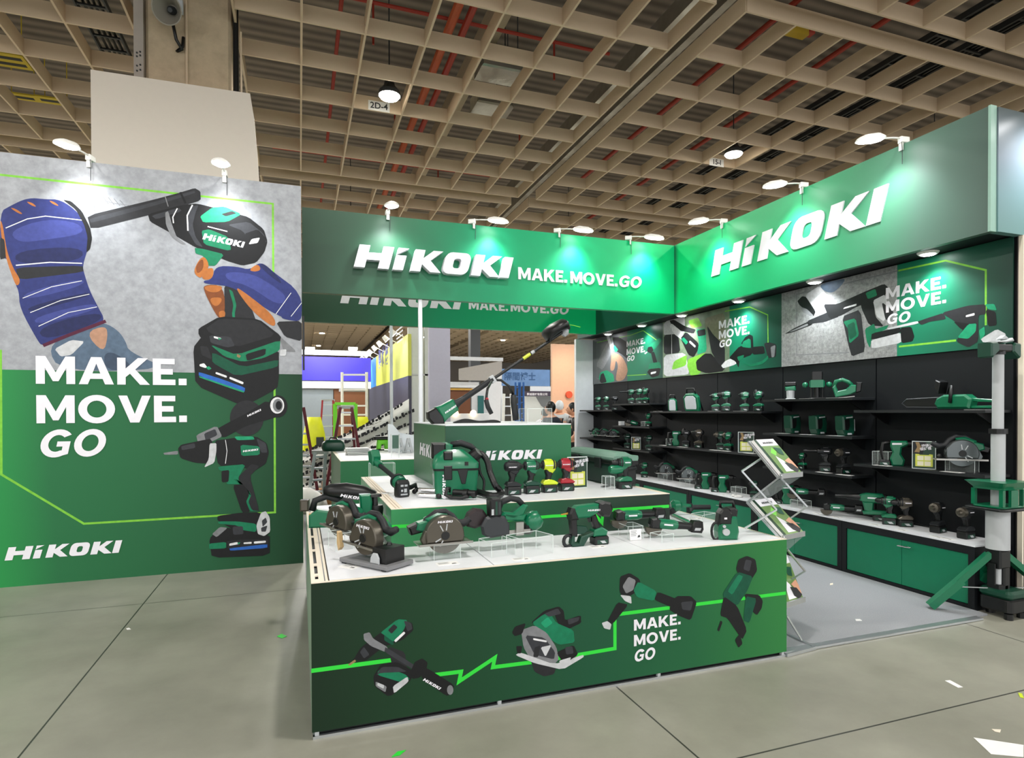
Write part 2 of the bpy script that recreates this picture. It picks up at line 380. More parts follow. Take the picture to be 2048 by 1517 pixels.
pipe('short red pipe stub beside the yellow hoist over the right grid', [(6.3, 7.35, 8.0), (7.0, 7.35, 8.0)], .07, M_redpipe)
for k, (x, y0, y1, w, h, z) in enumerate(((5.87, 3.0, 40, .17, .3, 7.95), (3.62, 10.62, 11.2, .85, .35, 7.95), (6.4, 2, 40, .13, .3, 8.0), (3.36, 4, 30, .28, .35, 8.45), (3.9, 12.0, 12.6, .8, .3, 8.0))):
    b = MB().m(M_foil if k not in (3,) else mat('dull_duct', '#b3a48c', .6)); b.box(x-w/2, x+w/2, y0, y1, z, z+h, .03)
    if k in (1, 4): b.m(M_dgrey); b.cyl((x+.05, y0+.1, z+h), (x+.05, y0+.1, 9.6), .01, n=6); b.cyl((x+.3, y0+.1, z+h), (x+.3, y0+.1, 9.6), .01, n=6)
    tag(b.done('air_duct'), ('foil wrapped strip duct along the left side of the gap between grid modules', 'crumpled silver duct box above the middle of the long header', 'foil wrapped strip duct along the right side of the gap between grid modules', 'pale tan beam duct beside the red main pipes', 'second crumpled silver duct box behind the first one')[k], 'duct')
def tray(x, y0, y1, z, w, lb):
    b = MB().m(M_dgrey); b.box(x-w/2, x-w/2+.03, y0, y1, z, z+.1); b.box(x+w/2-.03, x+w/2, y0, y1, z, z+.1)
    n = int((y1-y0)/.45)
    for k in range(n): b.box(x-w/2+.03, x+w/2-.03, y0+.2+k*.45, y0+.24+k*.45, z+.02, z+.05)
    b.m(M_ink)
    for q in range(4): b.cyl((x-w/4+q*w/6, y0, z+.08), (x-w/4+q*w/6, y1, z+.08), .025, n=6)
    tag(b.done('cable_tray'), lb, 'cable tray')
tray(10.55, 4, 26, 8.0, .55, 'ladder cable tray running back above the right logo header'); tray(11.6, 2, 26, 8.1, .55, 'ladder cable tray at the far right ceiling edge')
tray(4.55, 2, 7.4, 8.6, .5, 'ladder cable tray above the front of the long header'); tray(-3.3, 2, 14, 8.5, .5, 'ladder cable tray left of the concrete pillar')
for k, (px, py) in enumerate(((18, 122), (46, 200), (112, 208))):
    p = W(px, py, 'z', 8.3); b = MB().m(mat('yellow_sign', '#cdb52a', .5)); b.box(-.3, .3, -.26, .26, 0, .03); b.cyl((-.2, 0, .03), (-.2, 0, 1.3), .01, n=6); b.cyl((.2, 0, .03), (.2, 0, 1.3), .01, n=6); b.m(M_ink); b.box(-.24, .24, .06, .16, -.004, 0); b.box(-.24, .24, -.16, -.06, -.004, 0)
    tag(b.done('warning_plate', loc=p), ('large yellow plate with black bars above the left grid', 'left yellow plate of the pair above the left grid', 'right yellow plate of the pair above the left grid')[k], 'sign')
p = W(1592, 63, 'z', 7.75); t = thing('chain_hoist', 'yellow chain hoist hanging above the right ceiling grid', 'hoist', p)
b = MB().m(mat('hoist_yellow', '#c9a92c', .45)); b.box(-.2, .2, -.1, .1, -.06, .22, .03); b.done('hoist_body', t); b = MB().m(M_redpipe); b.box(.2, .34, -.08, .08, 0, .16, .02); b.done('motor', t)
b = MB().m(M_dgrey); b.cyl((0, 0, .22), (0, 0, 1.8), .02, n=8); b.done('hanger', t)
pipe('pale pipe end poking over the right header corner', [(6.9, 3.9, 4.9), (8.9, 4.35, 5.75)], .05, M_cream, 'strip_light', 'strip light')

# concrete pillar with loudspeaker, white hoarding before it
PY = 9.72; pl, pr = W(290, 60, 'y', PY).x, W(462, 60, 'y', PY).x
b = MB().m(M_conc); b.box(pl, pr, PY, PY+1.1, 0, 9.6, .04); struct(b.done('wall_pillar'))
b = MB().m(mat('painted_channel', '#a9a097', .5)); b.box(pl-.13, pl-.012, PY-.05, PY+.1, 0, 9.6); b.m(M_dgrey)
for z in (6.35, 6.42, 6.55, 6.6):
    b.cyl((pl-.09, PY-.06, z), (pl-.09, PY-.05, z), .012, n=8); b.cyl((pl-.05, PY-.06, z+.02), (pl-.05, PY-.05, z+.02), .012, n=8)
tag(b.done('steel_channel'), 'pale steel channel up the left edge of the concrete pillar', 'steel channel')
pipe('thin cream conduit running up the face of the concrete pillar', [(W(373, 100, 'y', PY-.03).x, PY-.02, 3), (W(373, 100, 'y', PY-.03).x, PY-.02, 9.5)], .018, M_cream, 'conduit')
pipe('black drain pipe up the right edge of the concrete pillar', [(pr+.06, PY+.02, 0), (pr+.06, PY+.02, 9.5)], .04, M_ink, 'drain_pipe')
pipe('thin cream pipe right of the black drain pipe', [(pr+.13, PY+.02, 0), (pr+.13, PY+.02, 7.2)], .014, M_cream, 'conduit')
sp = W(341, 20, 'y', PY-.3); t = thing('horn_speaker', 'grey horn loudspeaker on the concrete pillar', 'loudspeaker', sp, rot=(math.radians(28), math.radians(8), math.radians(-8)))
b = MB().m(mat('horn_grey', '#8f8a7e', .6)); b.lathe((0, .26, 0), (0, -.4, 0), [(0, .04), (.4, .07), (.8, .15), (.97, .185), (1, .195), (1, .18), (.8, .14), (.45, .07), (.4, .02)], 24); b.done('horn', t, smooth='auto')
b = MB().m(M_dgrey); b.lathe((0, .2, 0), (0, -.22, 0), [(0, .05), (.8, .055), (1, .03)], 16); b.done('driver_cone', t, smooth='auto')
b = MB().m(M_lgrey); b.box(-.03, .03, .2, .32, -.03, .1); b.box(-.07, .07, .26, .29, -.02, .16); b.done('bracket', t)
sx, sz = sp.x, sp.z; c = W(370, 45, 'y', PY-.03)
b = MB().m(M_ink); b.tube([(sx+.01, PY-.2, sz-.12), (sx+.03, PY-.08, sz-.27), (sx+.1, PY-.06, sz-.39), (c.x-.1, PY-.05, sz-.42), (c.x-.03, PY-.05, sz-.34), (c.x-.02, PY-.04, sz-.2)], .022, 8)
tag(b.done('speaker_cable', smooth=True), 'black looped cable under the horn loudspeaker', 'cable')
b = MB().m(mat('beige_hoarding', '#ece0d3', .55, var=.02)); y0 = 9.3
P = [W(x, y, 'y', y0) for x, y in ((181, 139), (500, 187), (508, 235), (514, 300), (518, 362))]
zb = 0.0; out = [(q.x, q.z) for q in P]+[(P[-1].x, zb), (P[0].x, zb)]
b.prism(out, y0, y0+.06); tag(b.done('hoarding_panel'), 'blank beige hoarding panel with curved right edge behind the drill poster', 'panel')
# ------------------------------------------------------------------ booth shell
ZT, ZB, FX, HY, WX, NY = 3.97, 2.99, 5.09, 7.40, 5.43, 3.21
def gmix(name, ax, stops, rough=.38, spec=.35): return gradmat(name, ax, stops, rough, spec)
# long header with raised logo
def long_header(y, label, raised):
    t = thing('header_board', label, 'header board', (0, 0, 0))
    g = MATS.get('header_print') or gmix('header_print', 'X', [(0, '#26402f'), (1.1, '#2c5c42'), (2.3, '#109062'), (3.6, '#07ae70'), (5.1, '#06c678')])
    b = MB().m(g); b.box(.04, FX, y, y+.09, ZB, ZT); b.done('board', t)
    o = W(706, 538, 'y', HY); e = W(1012, 557, 'y', HY); h = (e.x-o.x)/LOGO_W
    bb = flat(LOGO, .5*(.1 if raised else .012)/h); b = MB().m(M_print)
    b.add(bb, frame_on((o.x, y, o.z+.005), (1, 0, 0), (0, 0, 1), .055 if raised else .007) @ Matrix.Diagonal((h, h*1.04, h, 1))); bb.free()
    b.done('logo', t)
    l, w = letters('MAKE. MOVE.|GO'); o = W(1036, 559, 'y', HY); e = W(1284, 575, 'y', HY); h2 = (e.x-o.x)/(w+.2)
    put(l, frame_on((o.x, y, o.z), (1, 0, 0), (0, 0, 1), .006), h2, 'lettering', t, M_print, .006)
    return t
long_header(HY, 'long green logo header across the booth front with raised white letters', True)
long_header(9.83, 'second long green header, seen under the front one', False)
# right header
t = thing('header_board', 'right green logo header running back above the shelf wall', 'header board')
b = MB().m(gmix('right_header_print_shade', 'Y', [(3.2, '#4a5a55'), (3.9, '#567a6a'), (4.8, '#36a06e'), (6.0, '#10b06c'), (7.4, '#06c674'), (7.5, '#1c5a44'), (10.6, '#12473a')]))  # print; glare at near end and shade behind front header are put into colour
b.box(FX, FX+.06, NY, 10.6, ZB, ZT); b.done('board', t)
o = W(1424, 554, 'x', FX); e = W(1762, 452, 'x', FX); h = (o.y-e.y)/LOGO_W
put(LOGO, frame_on((FX, o.y, o.z), (0, -1, 0), (0, 0, 1), .006), h, 'logo', t, M_print, .008)
b = MB().m(mat('pale_trim', '#8fb3a4', .4)); b.box(FX-.012, FX+.055, NY-.02, NY, ZB, ZT); b.done('end_trim', t)
t = thing('header_board', 'plain dark grey header end panel at the right edge of the booth', 'header board')
b = MB().m(gradmat('return_light_gradient', 'Z', [(2.9, '#5f8a84'), (3.3, '#6f8f94'), (3.6, '#7c8a96'), (4.0, '#3d4a4a')], .3)); b.box(FX+.06, FX+.375, NY-.03, NY+.03, ZB, ZT-.01); b.box(FX+.382, 7.2, NY-.03, NY+.03, ZB, ZT-.01); b.done('board', t)  # floodlight glow on the grey panel put into its colour as a vertical gradient
# soffit and its downlights
b = MB().m(M_black); b.box(FX+.06, WX, NY+.03, 10.6, ZB+.01, ZB+.07); tag(b.done('soffit_panel'), 'black soffit panel holding the row of downlights', 'soffit')
dl = None
for k, yy in enumerate((3.83, 5.08, 6.28, 7.49, 8.58, 9.72)):
    lb = ('round downlight nearest the right front end of the soffit', 'second downlight from the front in the soffit', 'third downlight from the front in the soffit', 'fourth downlight from the front in the soffit', 'fifth downlight from the front in the soffit', 'farthest downlight in the soffit, by the white end wall')[k]
    if dl is None:
        dl = thing('downlight', lb, 'downlight', (5.28, yy, ZB+.01)); b = MB().m(M_lampw); b.lathe((0, 0, -.02), (0, 0, .03), [(0, .072), (.5, .085), (1, .09)], 20); b.done('ring', dl)
        b = MB().m(M_glow2); b.lathe((0, 0, -.026), (0, 0, .01), [(0, .05), (1, .066)], 18); b.done('lens', dl)
    else: copy_thing(dl, (5.28, yy, ZB+.01), 0, lb)
    light('downlight_beam', 'SPOT', (5.27, yy, ZB-.03), 58, COOL, (5.33, yy, 0), .05, 125, .85)
# shelf wall
b = MB().m(M_black)
seams = [10.6, 9.28, 8.1, 6.88, 5.69, 4.46, 3.23]
for a, c in zip(seams, seams[1:]): b.box(WX, WX+.06, c+.006, a-.006, 0, 2.11)
b.box(WX+.02, WX+.06, 3.23, 10.6, 0, ZB); b.box(WX+.06, WX+.1, 3.23, 10.6, 0, ZT)
struct(b.done('wall_right'))
b = MB().m(M_white); b.box(5.06, WX+.1, 10.6, 10.68, 0, ZB); struct(b.done('wall_back'))
b = MB().m(mat('grey_brown_wall', '#5b5553', .5)); b.box(WX+.03, 7.2, NY-.03, NY+.02, 0, ZB); b.m(M_edge); b.box(WX+.012, WX+.03, NY-.036, NY+.0, .04, ZB); b.m(M_white); b.box(WX+.03, 7.2, NY-.04, NY-.03, .02, .07); struct(b.done('wall_front'))
# posts
for (x, y, lb) in ((1.42, HY+.045, 'slim white post carrying the long front header'), (1.405, 9.86, 'slim white post carrying the second header')):
    t = thing('header_post', lb, 'post', (x, y, .012)); b = MB().m(M_white); b.prism(rrect(-.024, .024, -.024, .024, .008, 3), 0, ZB-.014, M=Matrix(((1, 0, 0, 0), (0, 0, 1, 0), (0, 1, 0, 0), (0, 0, 0, 1)))); b.done('post_shaft', t)
    b = MB().m(M_alu); b.box(-.05, .05, -.05, .05, 0, .012); b.done('foot_plate', t)
# carpet and edge strip
b = MB().m(mat('grey_carpet', '#919397', .95, var=.3, scale=160)); b.box(2.99, 5.026, 3.165, 9.8, 0, .012); b.box(.05, 2.99, 5.62, 9.8, 0, .012); tag(b.done('carpet'), 'grey carpet covering the booth floor', 'carpet')
b = MB().m(M_alu); b.box(2.975, 4.88, 3.10, 3.16, .001, .017, .003); tag(b.done('edge_strip'), 'aluminium strip along the front edge of the carpet', 'edge strip')

# ------------------------------------------------------------------ platform: base counter, middle tier, top box
CT, T2, T3 = .767, 1.007, 1.5
CX0, CX1, CY0, CY1 = .047, 2.964, 3.072, 5.58
t = thing('display_counter', 'wide green front counter with white top and printed tools', 'counter', (0, 0, 0)); counter = t
b = MB().m(gmix('counter_print', 'X', [(0, '#0d2413'), (.7, '#143d22'), (1.6, '#175034'), (2.3, '#1d6039'), (2.97, '#2c7a3c')], .55, .3)); b.box(CX0, CX1, CY0, CY0+.02, .036, CT-.004); b.done('front_panel', t)
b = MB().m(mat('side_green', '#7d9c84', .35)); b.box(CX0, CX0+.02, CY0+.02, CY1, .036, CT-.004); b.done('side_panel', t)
b = MB().m(M_green); b.box(CX1-.02, CX1, CY0+.02, CY1, .036, CT-.004); b.done('side_panel', t)
b = MB().m(M_alu); b.box(CX0+.004, CX1-.004, CY0+.004, CY0+.02, 0, .014); b.box(CX0+.004, CX0+.02, CY0, CY1, 0, .014); b.m(M_ink); b.box(CX0+.03, CX1-.03, CY0+.03, CY1-.03, .0, .036)
b.m(M_lgrey)
for x in (.06, 1.0, 2.0, 2.93): b.box(x, x+.02, CY0+.006, CY0+.024, .014, .04)
b.done('plinth_frame', t)
b = MB()
b.m(M_edge); b.box(CX0, CX1, CY0, CY0+.018, CT-.004, CT); b.box(CX0, CX0+.02, CY0+.018, CY1, CT-.004, CT); b.box(CX1-.015, CX1, CY0+.018, CY1, CT-.004, CT)
b.box(CX0+.05, CX0+.062, CY0+.018, CY1, CT-.004, CT); b.box(CX0+.068, CX0+.08, CY0+.018, CY1, CT-.004, CT)
b.box(CX0+.036, CX0+.05, CY0+.018, CY1, CT-.004, CT)
for y in (3.09, 3.2, 3.42, 3.78, 4.2, 4.75, 5.2): b.box(CX0+.02, CX0+.036, y, y+.045, CT-.006, CT)
b.m(M_dgrey); b.box(CX0+.02, CX0+.05, CY0+.018, CY1, CT-.03, CT-.012)
b.m(M_white)
xs = [CX0+.084, .985, 1.95, CX1-.017]
for a, c in zip(xs, xs[1:]):
    for y0, y1 in ((CY0+.022, 3.93), (3.94, 4.9), (4.91, CY1)): b.box(a+.003, c-.003, y0, y1, CT-.02, CT)
b.m(M_edge); b.box(CX0+.084, CX1-.017, CY0+.02, CY1, CT-.03, CT-.02)
b.done('top', t)
tier = thing('display_tier', 'green middle tier standing on the front counter, white top', 'display tier')
TX0, TX1, TY0, TY1 = .521, 2.5, 3.691, 5.6
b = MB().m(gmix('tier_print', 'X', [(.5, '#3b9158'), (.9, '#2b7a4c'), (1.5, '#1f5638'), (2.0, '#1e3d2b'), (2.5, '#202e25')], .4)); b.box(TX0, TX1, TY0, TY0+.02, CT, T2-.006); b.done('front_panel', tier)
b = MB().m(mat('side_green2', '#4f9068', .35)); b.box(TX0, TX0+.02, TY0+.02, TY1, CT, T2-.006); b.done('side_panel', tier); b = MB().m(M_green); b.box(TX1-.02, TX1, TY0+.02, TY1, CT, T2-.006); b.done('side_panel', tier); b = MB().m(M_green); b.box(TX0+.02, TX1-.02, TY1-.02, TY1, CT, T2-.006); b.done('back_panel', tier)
b = MB().m(M_edge); b.box(TX0, TX1, TY0, TY1, T2-.006, T2-.002); b.m(M_white); b.box(TX0+.075, 1.55, TY0+.012, 5.05, T2-.002, T2); b.box(1.556, TX1-.06, TY0+.012, 5.05, T2-.002, T2); b.box(TX0+.075, TX1-.06, 5.06, TY1-.01, T2-.002, T2)
b.m(mat('tan_groove', '#b7a083', .6)); b.box(TX0+.03, TX0+.034, TY0+.02, TY1, T2-.002, T2-.0005); b.box(TX0+.05, TX0+.054, TY0+.02, TY1, T2-.002, T2-.0005); b.done('top', tier)
tp = trz(0, 0, 1); pf = Plane('y', TY0, -1); b = MB()
pf.line(b, M_lime, [(783, 1054), (940, 1047), (1105, 1033), (1180, 1029)], tp, .02); pf.line(b, M_lime, [(1180, 1029), (1187, 1027), (1204, 1046), (1206, 1022), (1338, 1013)], tp, .022); b.done('printed_stripe', tier, smooth='flat2d')
pl_ = Plane('x', TX0, -1); b = MB(); pl_.line(b, M_lime, [(764, 1025), (782, 1054)], tp, .02); b.done('printed_stripe', tier, smooth='flat2d')
top = thing('display_box', 'tall green logo box at the back of the middle tier', 'display box')
BX0, BX1, BY0, BY1 = 1.0, 2.003, 4.29, 5.58
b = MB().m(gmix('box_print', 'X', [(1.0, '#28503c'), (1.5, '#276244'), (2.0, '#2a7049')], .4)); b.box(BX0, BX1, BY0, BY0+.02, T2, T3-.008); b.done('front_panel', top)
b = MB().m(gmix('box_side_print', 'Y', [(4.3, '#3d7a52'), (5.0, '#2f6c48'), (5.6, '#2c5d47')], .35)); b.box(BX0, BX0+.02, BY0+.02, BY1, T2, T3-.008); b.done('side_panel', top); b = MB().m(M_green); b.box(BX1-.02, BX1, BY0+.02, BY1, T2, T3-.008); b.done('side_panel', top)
b = MB().m(M_white); b.box(BX0, BX1, BY0, BY1, T3-.008, T3); b.done('top', top)
o = W(978, 921, 'y', BY0); e = W(1080, 917, 'y', BY0); full = (e.x-o.x)/(7.56-1.65); x0 = o.x-1.65*full
put(LOGO, frame_on((x0, BY0, o.z), (1, 0, 0), (0, 0, 1), .003), full, 'logo', top, M_print)
o = W(840, 911, 'x', BX0); e = W(877, 924, 'x', BX0); h = .105
put(LOGO, frame_on((BX0, o.y, W(840, 909, 'x', BX0).z), (0, -1, 0), (0, 0, 1), .003), h, 'logo', top, M_print, wscale=1.0)
# rear desk
t = thing('display_counter', 'lower green desk behind the platform with brochures on its white top', 'counter')
b = MB().m(M_green); b.box(.458, 2.6, 7.5, 7.52, .012, T2-.008); b.done('front_panel', t); b = MB().m(M_green); b.box(.458, .478, 7.52, 9.76, .012, T2-.008); b.done('side_panel', t); b = MB().m(M_green); b.box(2.58, 2.6, 7.52, 9.76, .012, T2-.008); b.done('side_panel', t)
b = MB().m(M_edge); b.box(.458, 2.6, 7.5, 9.76, T2-.008, T2-.002); b.m(M_white); b.box(.5, 1.25, 7.515, 9.7, T2-.002, T2); b.box(1.256, 2.57, 7.515, 9.7, T2-.002, T2); b.done('top', t)

# ------------------------------------------------------------------ cabinets under the shelf wall
CF, CZt = 5.03, .52
cuts = [(3.264, 4.505), (4.505, 5.72), (5.72, 6.98), (6.98, 8.2), (8.2, 9.4), (9.4, 10.58)]
lbs = ['nearest the camera, beside the tower light', 'second from the front', 'third from the front', 'fourth from the front', 'fifth from the front', 'farthest, against the white end wall']
M_cab = mat('cabinet_green', '#00704e', .38)
for (a, c), lb in zip(cuts, lbs):
    t = thing('base_cabinet', 'black framed green cabinet with white top, '+lb, 'cabinet', (CF, a, 0))
    L = c-a-.004; b = MB().m(M_black)
    b.box(0, .39, 0, L, 0, .04); b.box(0, .39, 0, .05, .04, CZt-.012); b.box(0, .39, L-.05, L, .04, CZt-.012); b.box(0, .39, .05, L-.05, CZt-.075, CZt-.012); b.box(.05, .39, .05, L-.05, .04, .06); b.done('body', t)
    for k in (0, 1):
        y0, y1 = .052+k*(L-.104)/2, .052+(k+1)*(L-.104)/2
        b = MB().m(M_cab); b.box(.008, .026, y0+.002, y1-.002, .044, CZt-.079); d = b.done('door', t)
    b = MB().m(M_chrome); b.tube([(.008, L/2+.02, .39), (-.02, L/2+.02, .39), (-.02, L/2-.1, .395), (.0, L/2-.1, .395)], .006, 6); b.done('handle', d)
    b = MB().m(M_white); b.box(.004, .39, 0, L, CZt-.012, CZt); b.done('top', t)
# ------------------------------------------------------------------ wall shelves
def shelf(y0, y1, z, lb):
    t = thing('wall_shelf', lb, 'shelf', (WX, (y0+y1)/2, z)); h = (y1-y0)/2-.01
    b = MB().m(M_rub); b.box(-.31, -.002, -h, h, -.025, 0, .002); b.done('board', t)
    for s in (-1, 1):
        b = MB().m(M_ink); b.prism([(-.24, -.026), (-.002, -.026), (-.002, -.14), (-.03, -.13)], s*(h-.12)-.008, s*(h-.12)+.008); b.done('bracket', t)
    return t
SZ = dict(S1=1.612, S2=1.715, S3=1.345, S4=1.085, S5=.96, S6=1.588, S7=1.075, S8=1.722, S9=1.597, S10=1.335, S11=.946, S12=1.075)
for n, y0, y1, lb in (('S1', 9.28, 10.58, 'upper black shelf at the far end of the wall with three drivers'), ('S2', 8.1, 9.28, 'highest black shelf of the second bay from the far end'),
    ('S3', 8.1, 9.28, 'middle black shelf of the second bay from the far end'), ('S4', 9.28, 10.58, 'lower black shelf at the far end with three saws'), ('S5', 8.1, 9.28, 'lowest black shelf of the second bay, holding the small sign'),
    ('S6', 5.69, 8.1, 'long black shelf holding the two work lights'), ('S7', 5.69, 8.1, 'long black shelf below the work lights'), ('S8', 4.46, 5.69, 'high black shelf with routers and jigsaw'),
    ('S9', 3.24, 4.46, 'black shelf under the chainsaw'), ('S10', 4.46, 5.69, 'black shelf under the three boxed green tools'), ('S11', 4.46, 5.69, 'lowest black shelf behind the brochure rack'), ('S12', 3.24, 4.46, 'black shelf with sign and circular saw below the chainsaw')):
    shelf(y0, y1, SZ[n], lb)
# ------------------------------------------------------------------ drill poster wall on the left
def board_print(name, x0, x1, z0, z1): pass
def concrete_print(name, lo, hi, sc=6):
    m = bpy.data.materials.new(name); m.use_nodes = True; nt = m.node_tree; b = nt.nodes['Principled BSDF']; L = nt.links.new
    tc = nt.nodes.new('ShaderNodeTexCoord'); n = nt.nodes.new('ShaderNodeTexNoise'); n.inputs['Scale'].default_value = sc; n.inputs['Detail'].default_value = 9; n.inputs['Roughness'].default_value = .7
    L(tc.outputs['Object'], n.inputs['Vector']); rp = nt.nodes.new('ShaderNodeValToRGB'); L(n.outputs['Fac'], rp.inputs['Fac'])
    rp.color_ramp.elements[0].position = .25; rp.color_ramp.elements[0].color = (*lin(lo), 1); rp.color_ramp.elements[1].position = .7; rp.color_ramp.elements[1].color = (*lin(hi), 1)
    L(rp.outputs[0], b.inputs['Base Color']); b.inputs['Roughness'].default_value = .4; MATS[name] = m; return m
PYW = 6.721
poster = thing('poster_wall', 'tall poster wall at left with gloved hands holding a drill', 'poster wall')
x0 = -4.2; x1 = W(604, 700, 'y', PYW).x
b = MB().m(M_green); b.box(x0, x1, PYW+.002, PYW+.1, 0, 3.97); b.done('panel', poster)
Pp = Plane('y', PYW, -1, .00004)
t1 = trz(0, 280, 3.2984); t2 = trz(0, 700, 3.16); tp = trz(0, 0, 1)
b = MB(); yb = [W(x, y, 'y', PYW) for x, y in ((0, 739.5), (606, 747))]
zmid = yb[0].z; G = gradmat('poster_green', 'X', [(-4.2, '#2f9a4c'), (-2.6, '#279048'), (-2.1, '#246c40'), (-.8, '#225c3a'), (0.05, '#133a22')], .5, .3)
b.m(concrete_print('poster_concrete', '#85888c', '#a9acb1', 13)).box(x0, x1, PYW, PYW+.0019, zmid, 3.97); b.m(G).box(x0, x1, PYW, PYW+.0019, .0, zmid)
b.done('printed_background', poster)
I = dict(k='#17181a', k2='#2a2b2e', k3='#3d3f44', g='#14855c', g2='#1faa78', g3='#0c5a40', n='#303a7c', n2='#232a5c', n3='#454f9a', o='#c8793a', o2='#8f4f26', w='#e6e6ea', s='#8d8f92', sk='#c99a7d', b='#2f6fd0', lt='#c4c6c8', mr='#5c1d3a', jb='#60758c', jb2='#43546a', ol='#8a8a70', lg='#7bc23e', tan='#a58a60')
IK = {k: mat('ink_'+k, tuple(q*.88 for q in (int(v[1:3], 16)/255, int(v[3:5], 16)/255, int(v[5:7], 16)/255)) if k not in ('w', 'lt', 'lg') else v, .5, var=.3, scale=26, spec=.3) for k, v in I.items()}
SOFT = ('n', 'n2', 'n3', 'o', 'o2', 'sk', 'jb', 'jb2')
def chaikin(P, r, n):
    for _ in range(n):
        Q = []
        for i in range(len(P)):
            p, q = P[i], P[(i+1) % len(P)]; Q += [(p[0]+(q[0]-p[0])*r, p[1]+(q[1]-p[1])*r), (q[0]+(p[0]-q[0])*r, q[1]+(p[1]-q[1])*r)]
        P = Q
    return P
def art(pl, name, parent, tr, shapes):
    mb = MB()
    for s in shapes:
        if s[0] == '-': pl.line(mb, IK[s[1]], s[3], tr, s[2])
        elif s[0] == '@': pl.poly(mb, IK[s[1]], arc(*s[2]), tr)
        else: pl.poly(mb, IK[s[0]], chaikin(s[1], .25, 2) if s[0] in SOFT else chaikin(s[1], .12, 1), tr)
    return mb.done(name, parent, smooth='flat2d')
art(Pp, 'printed_stripe', poster, t1, [('-', 'lg', .02, [(-200, 208), (0, 230), (1800, 422), (1803, 880)])])
art(Pp, 'printed_stripe', poster, t2, [('-', 'lg', .02, [(1735, 180), (1738, 1028), (530, 1100), (8, 788), (4, 0)])])
art(Pp, 'printed_mesh', poster, t1, [('-', 's', .006, [(600, 380), (680, 400), (760, 420), (850, 432)])]+[('-', 's', .007, [(600+k*38, 352+k*9), (640+k*38, 412+k*6)]) for k in range(6)]+[('-', 's', .008, [(615, 385), (625, 470)])])
glove = [('jb', [(310, 1372), (460, 1275), (560, 1215), (690, 1205), (780, 1258), (830, 1330), (850, 1400), (1130, 1517), (400, 1530)]), ('sk', [(560, 1272), (700, 1222), (712, 1300), (682, 1410)]), ('jb2', [(500, 1250), (560, 1215), (690, 1205), (640, 1232), (560, 1260)]), ('jb2', [(680, 1410), (760, 1400), (900, 1517), (700, 1525)]), ('lt', [(360, 1380), (470, 1320), (560, 1330), (470, 1420), (400, 1430)]),
  ('n', [(0, 475), (60, 440), (150, 395), (215, 383), (300, 392), (400, 393), (520, 480), (590, 600), (580, 720), (545, 830), (555, 880), (590, 990), (640, 1090), (700, 1200), (600, 1240), (400, 1310), (280, 1365), (245, 1320), (130, 1110), (125, 1000), (100, 950), (90, 830), (40, 780), (0, 780)]),
  ('n3', [(60, 600), (300, 520), (520, 545), (560, 620), (300, 660), (120, 680)]), ('n2', [(100, 730), (540, 700), (550, 800), (105, 825)]), ('k2', [(105, 842), (545, 830), (552, 872), (118, 925)]),
  ('n3', [(150, 1010), (540, 910), (560, 960), (170, 1060)]), ('n2', [(180, 1100), (590, 1000), (600, 1030), (195, 1140)]), ('n3', [(220, 1170), (620, 1070), (650, 1120), (245, 1225)]), ('n2', [(240, 1240), (640, 1130), (690, 1190), (300, 1330)]),
  ('o', [(0, 520), (18, 560), (32, 650), (48, 740), (88, 850), (140, 930), (110, 972), (80, 900), (40, 780), (8, 640)]), ('o', [(62, 445), (105, 455), (155, 490), (125, 488)]), ('o', [(170, 405), (215, 415), (245, 445), (205, 432)]), ('o', [(320, 398), (360, 410), (395, 440), (350, 425)]),
  ('k2', [(0, 640), (30, 660), (40, 780), (0, 790)]), ('-', 'w', .008, [(38, 582), (180, 522), (300, 503), (540, 530)]), ('-', 'w', .01, [(105, 828), (330, 808), (542, 815)]), ('-', 'w', .006, [(150, 1045), (340, 970), (540, 930)]), ('-', 'w', .006, [(200, 1140), (400, 1060), (590, 1018)]), ('-', 'w', .006, [(255, 1230), (450, 1140), (640, 1102)]), ('-', 'mr', .03, [(285, 1358), (450, 1290), (698, 1196)])]
art(Pp, 'printed_left_glove', poster, t1, glove)
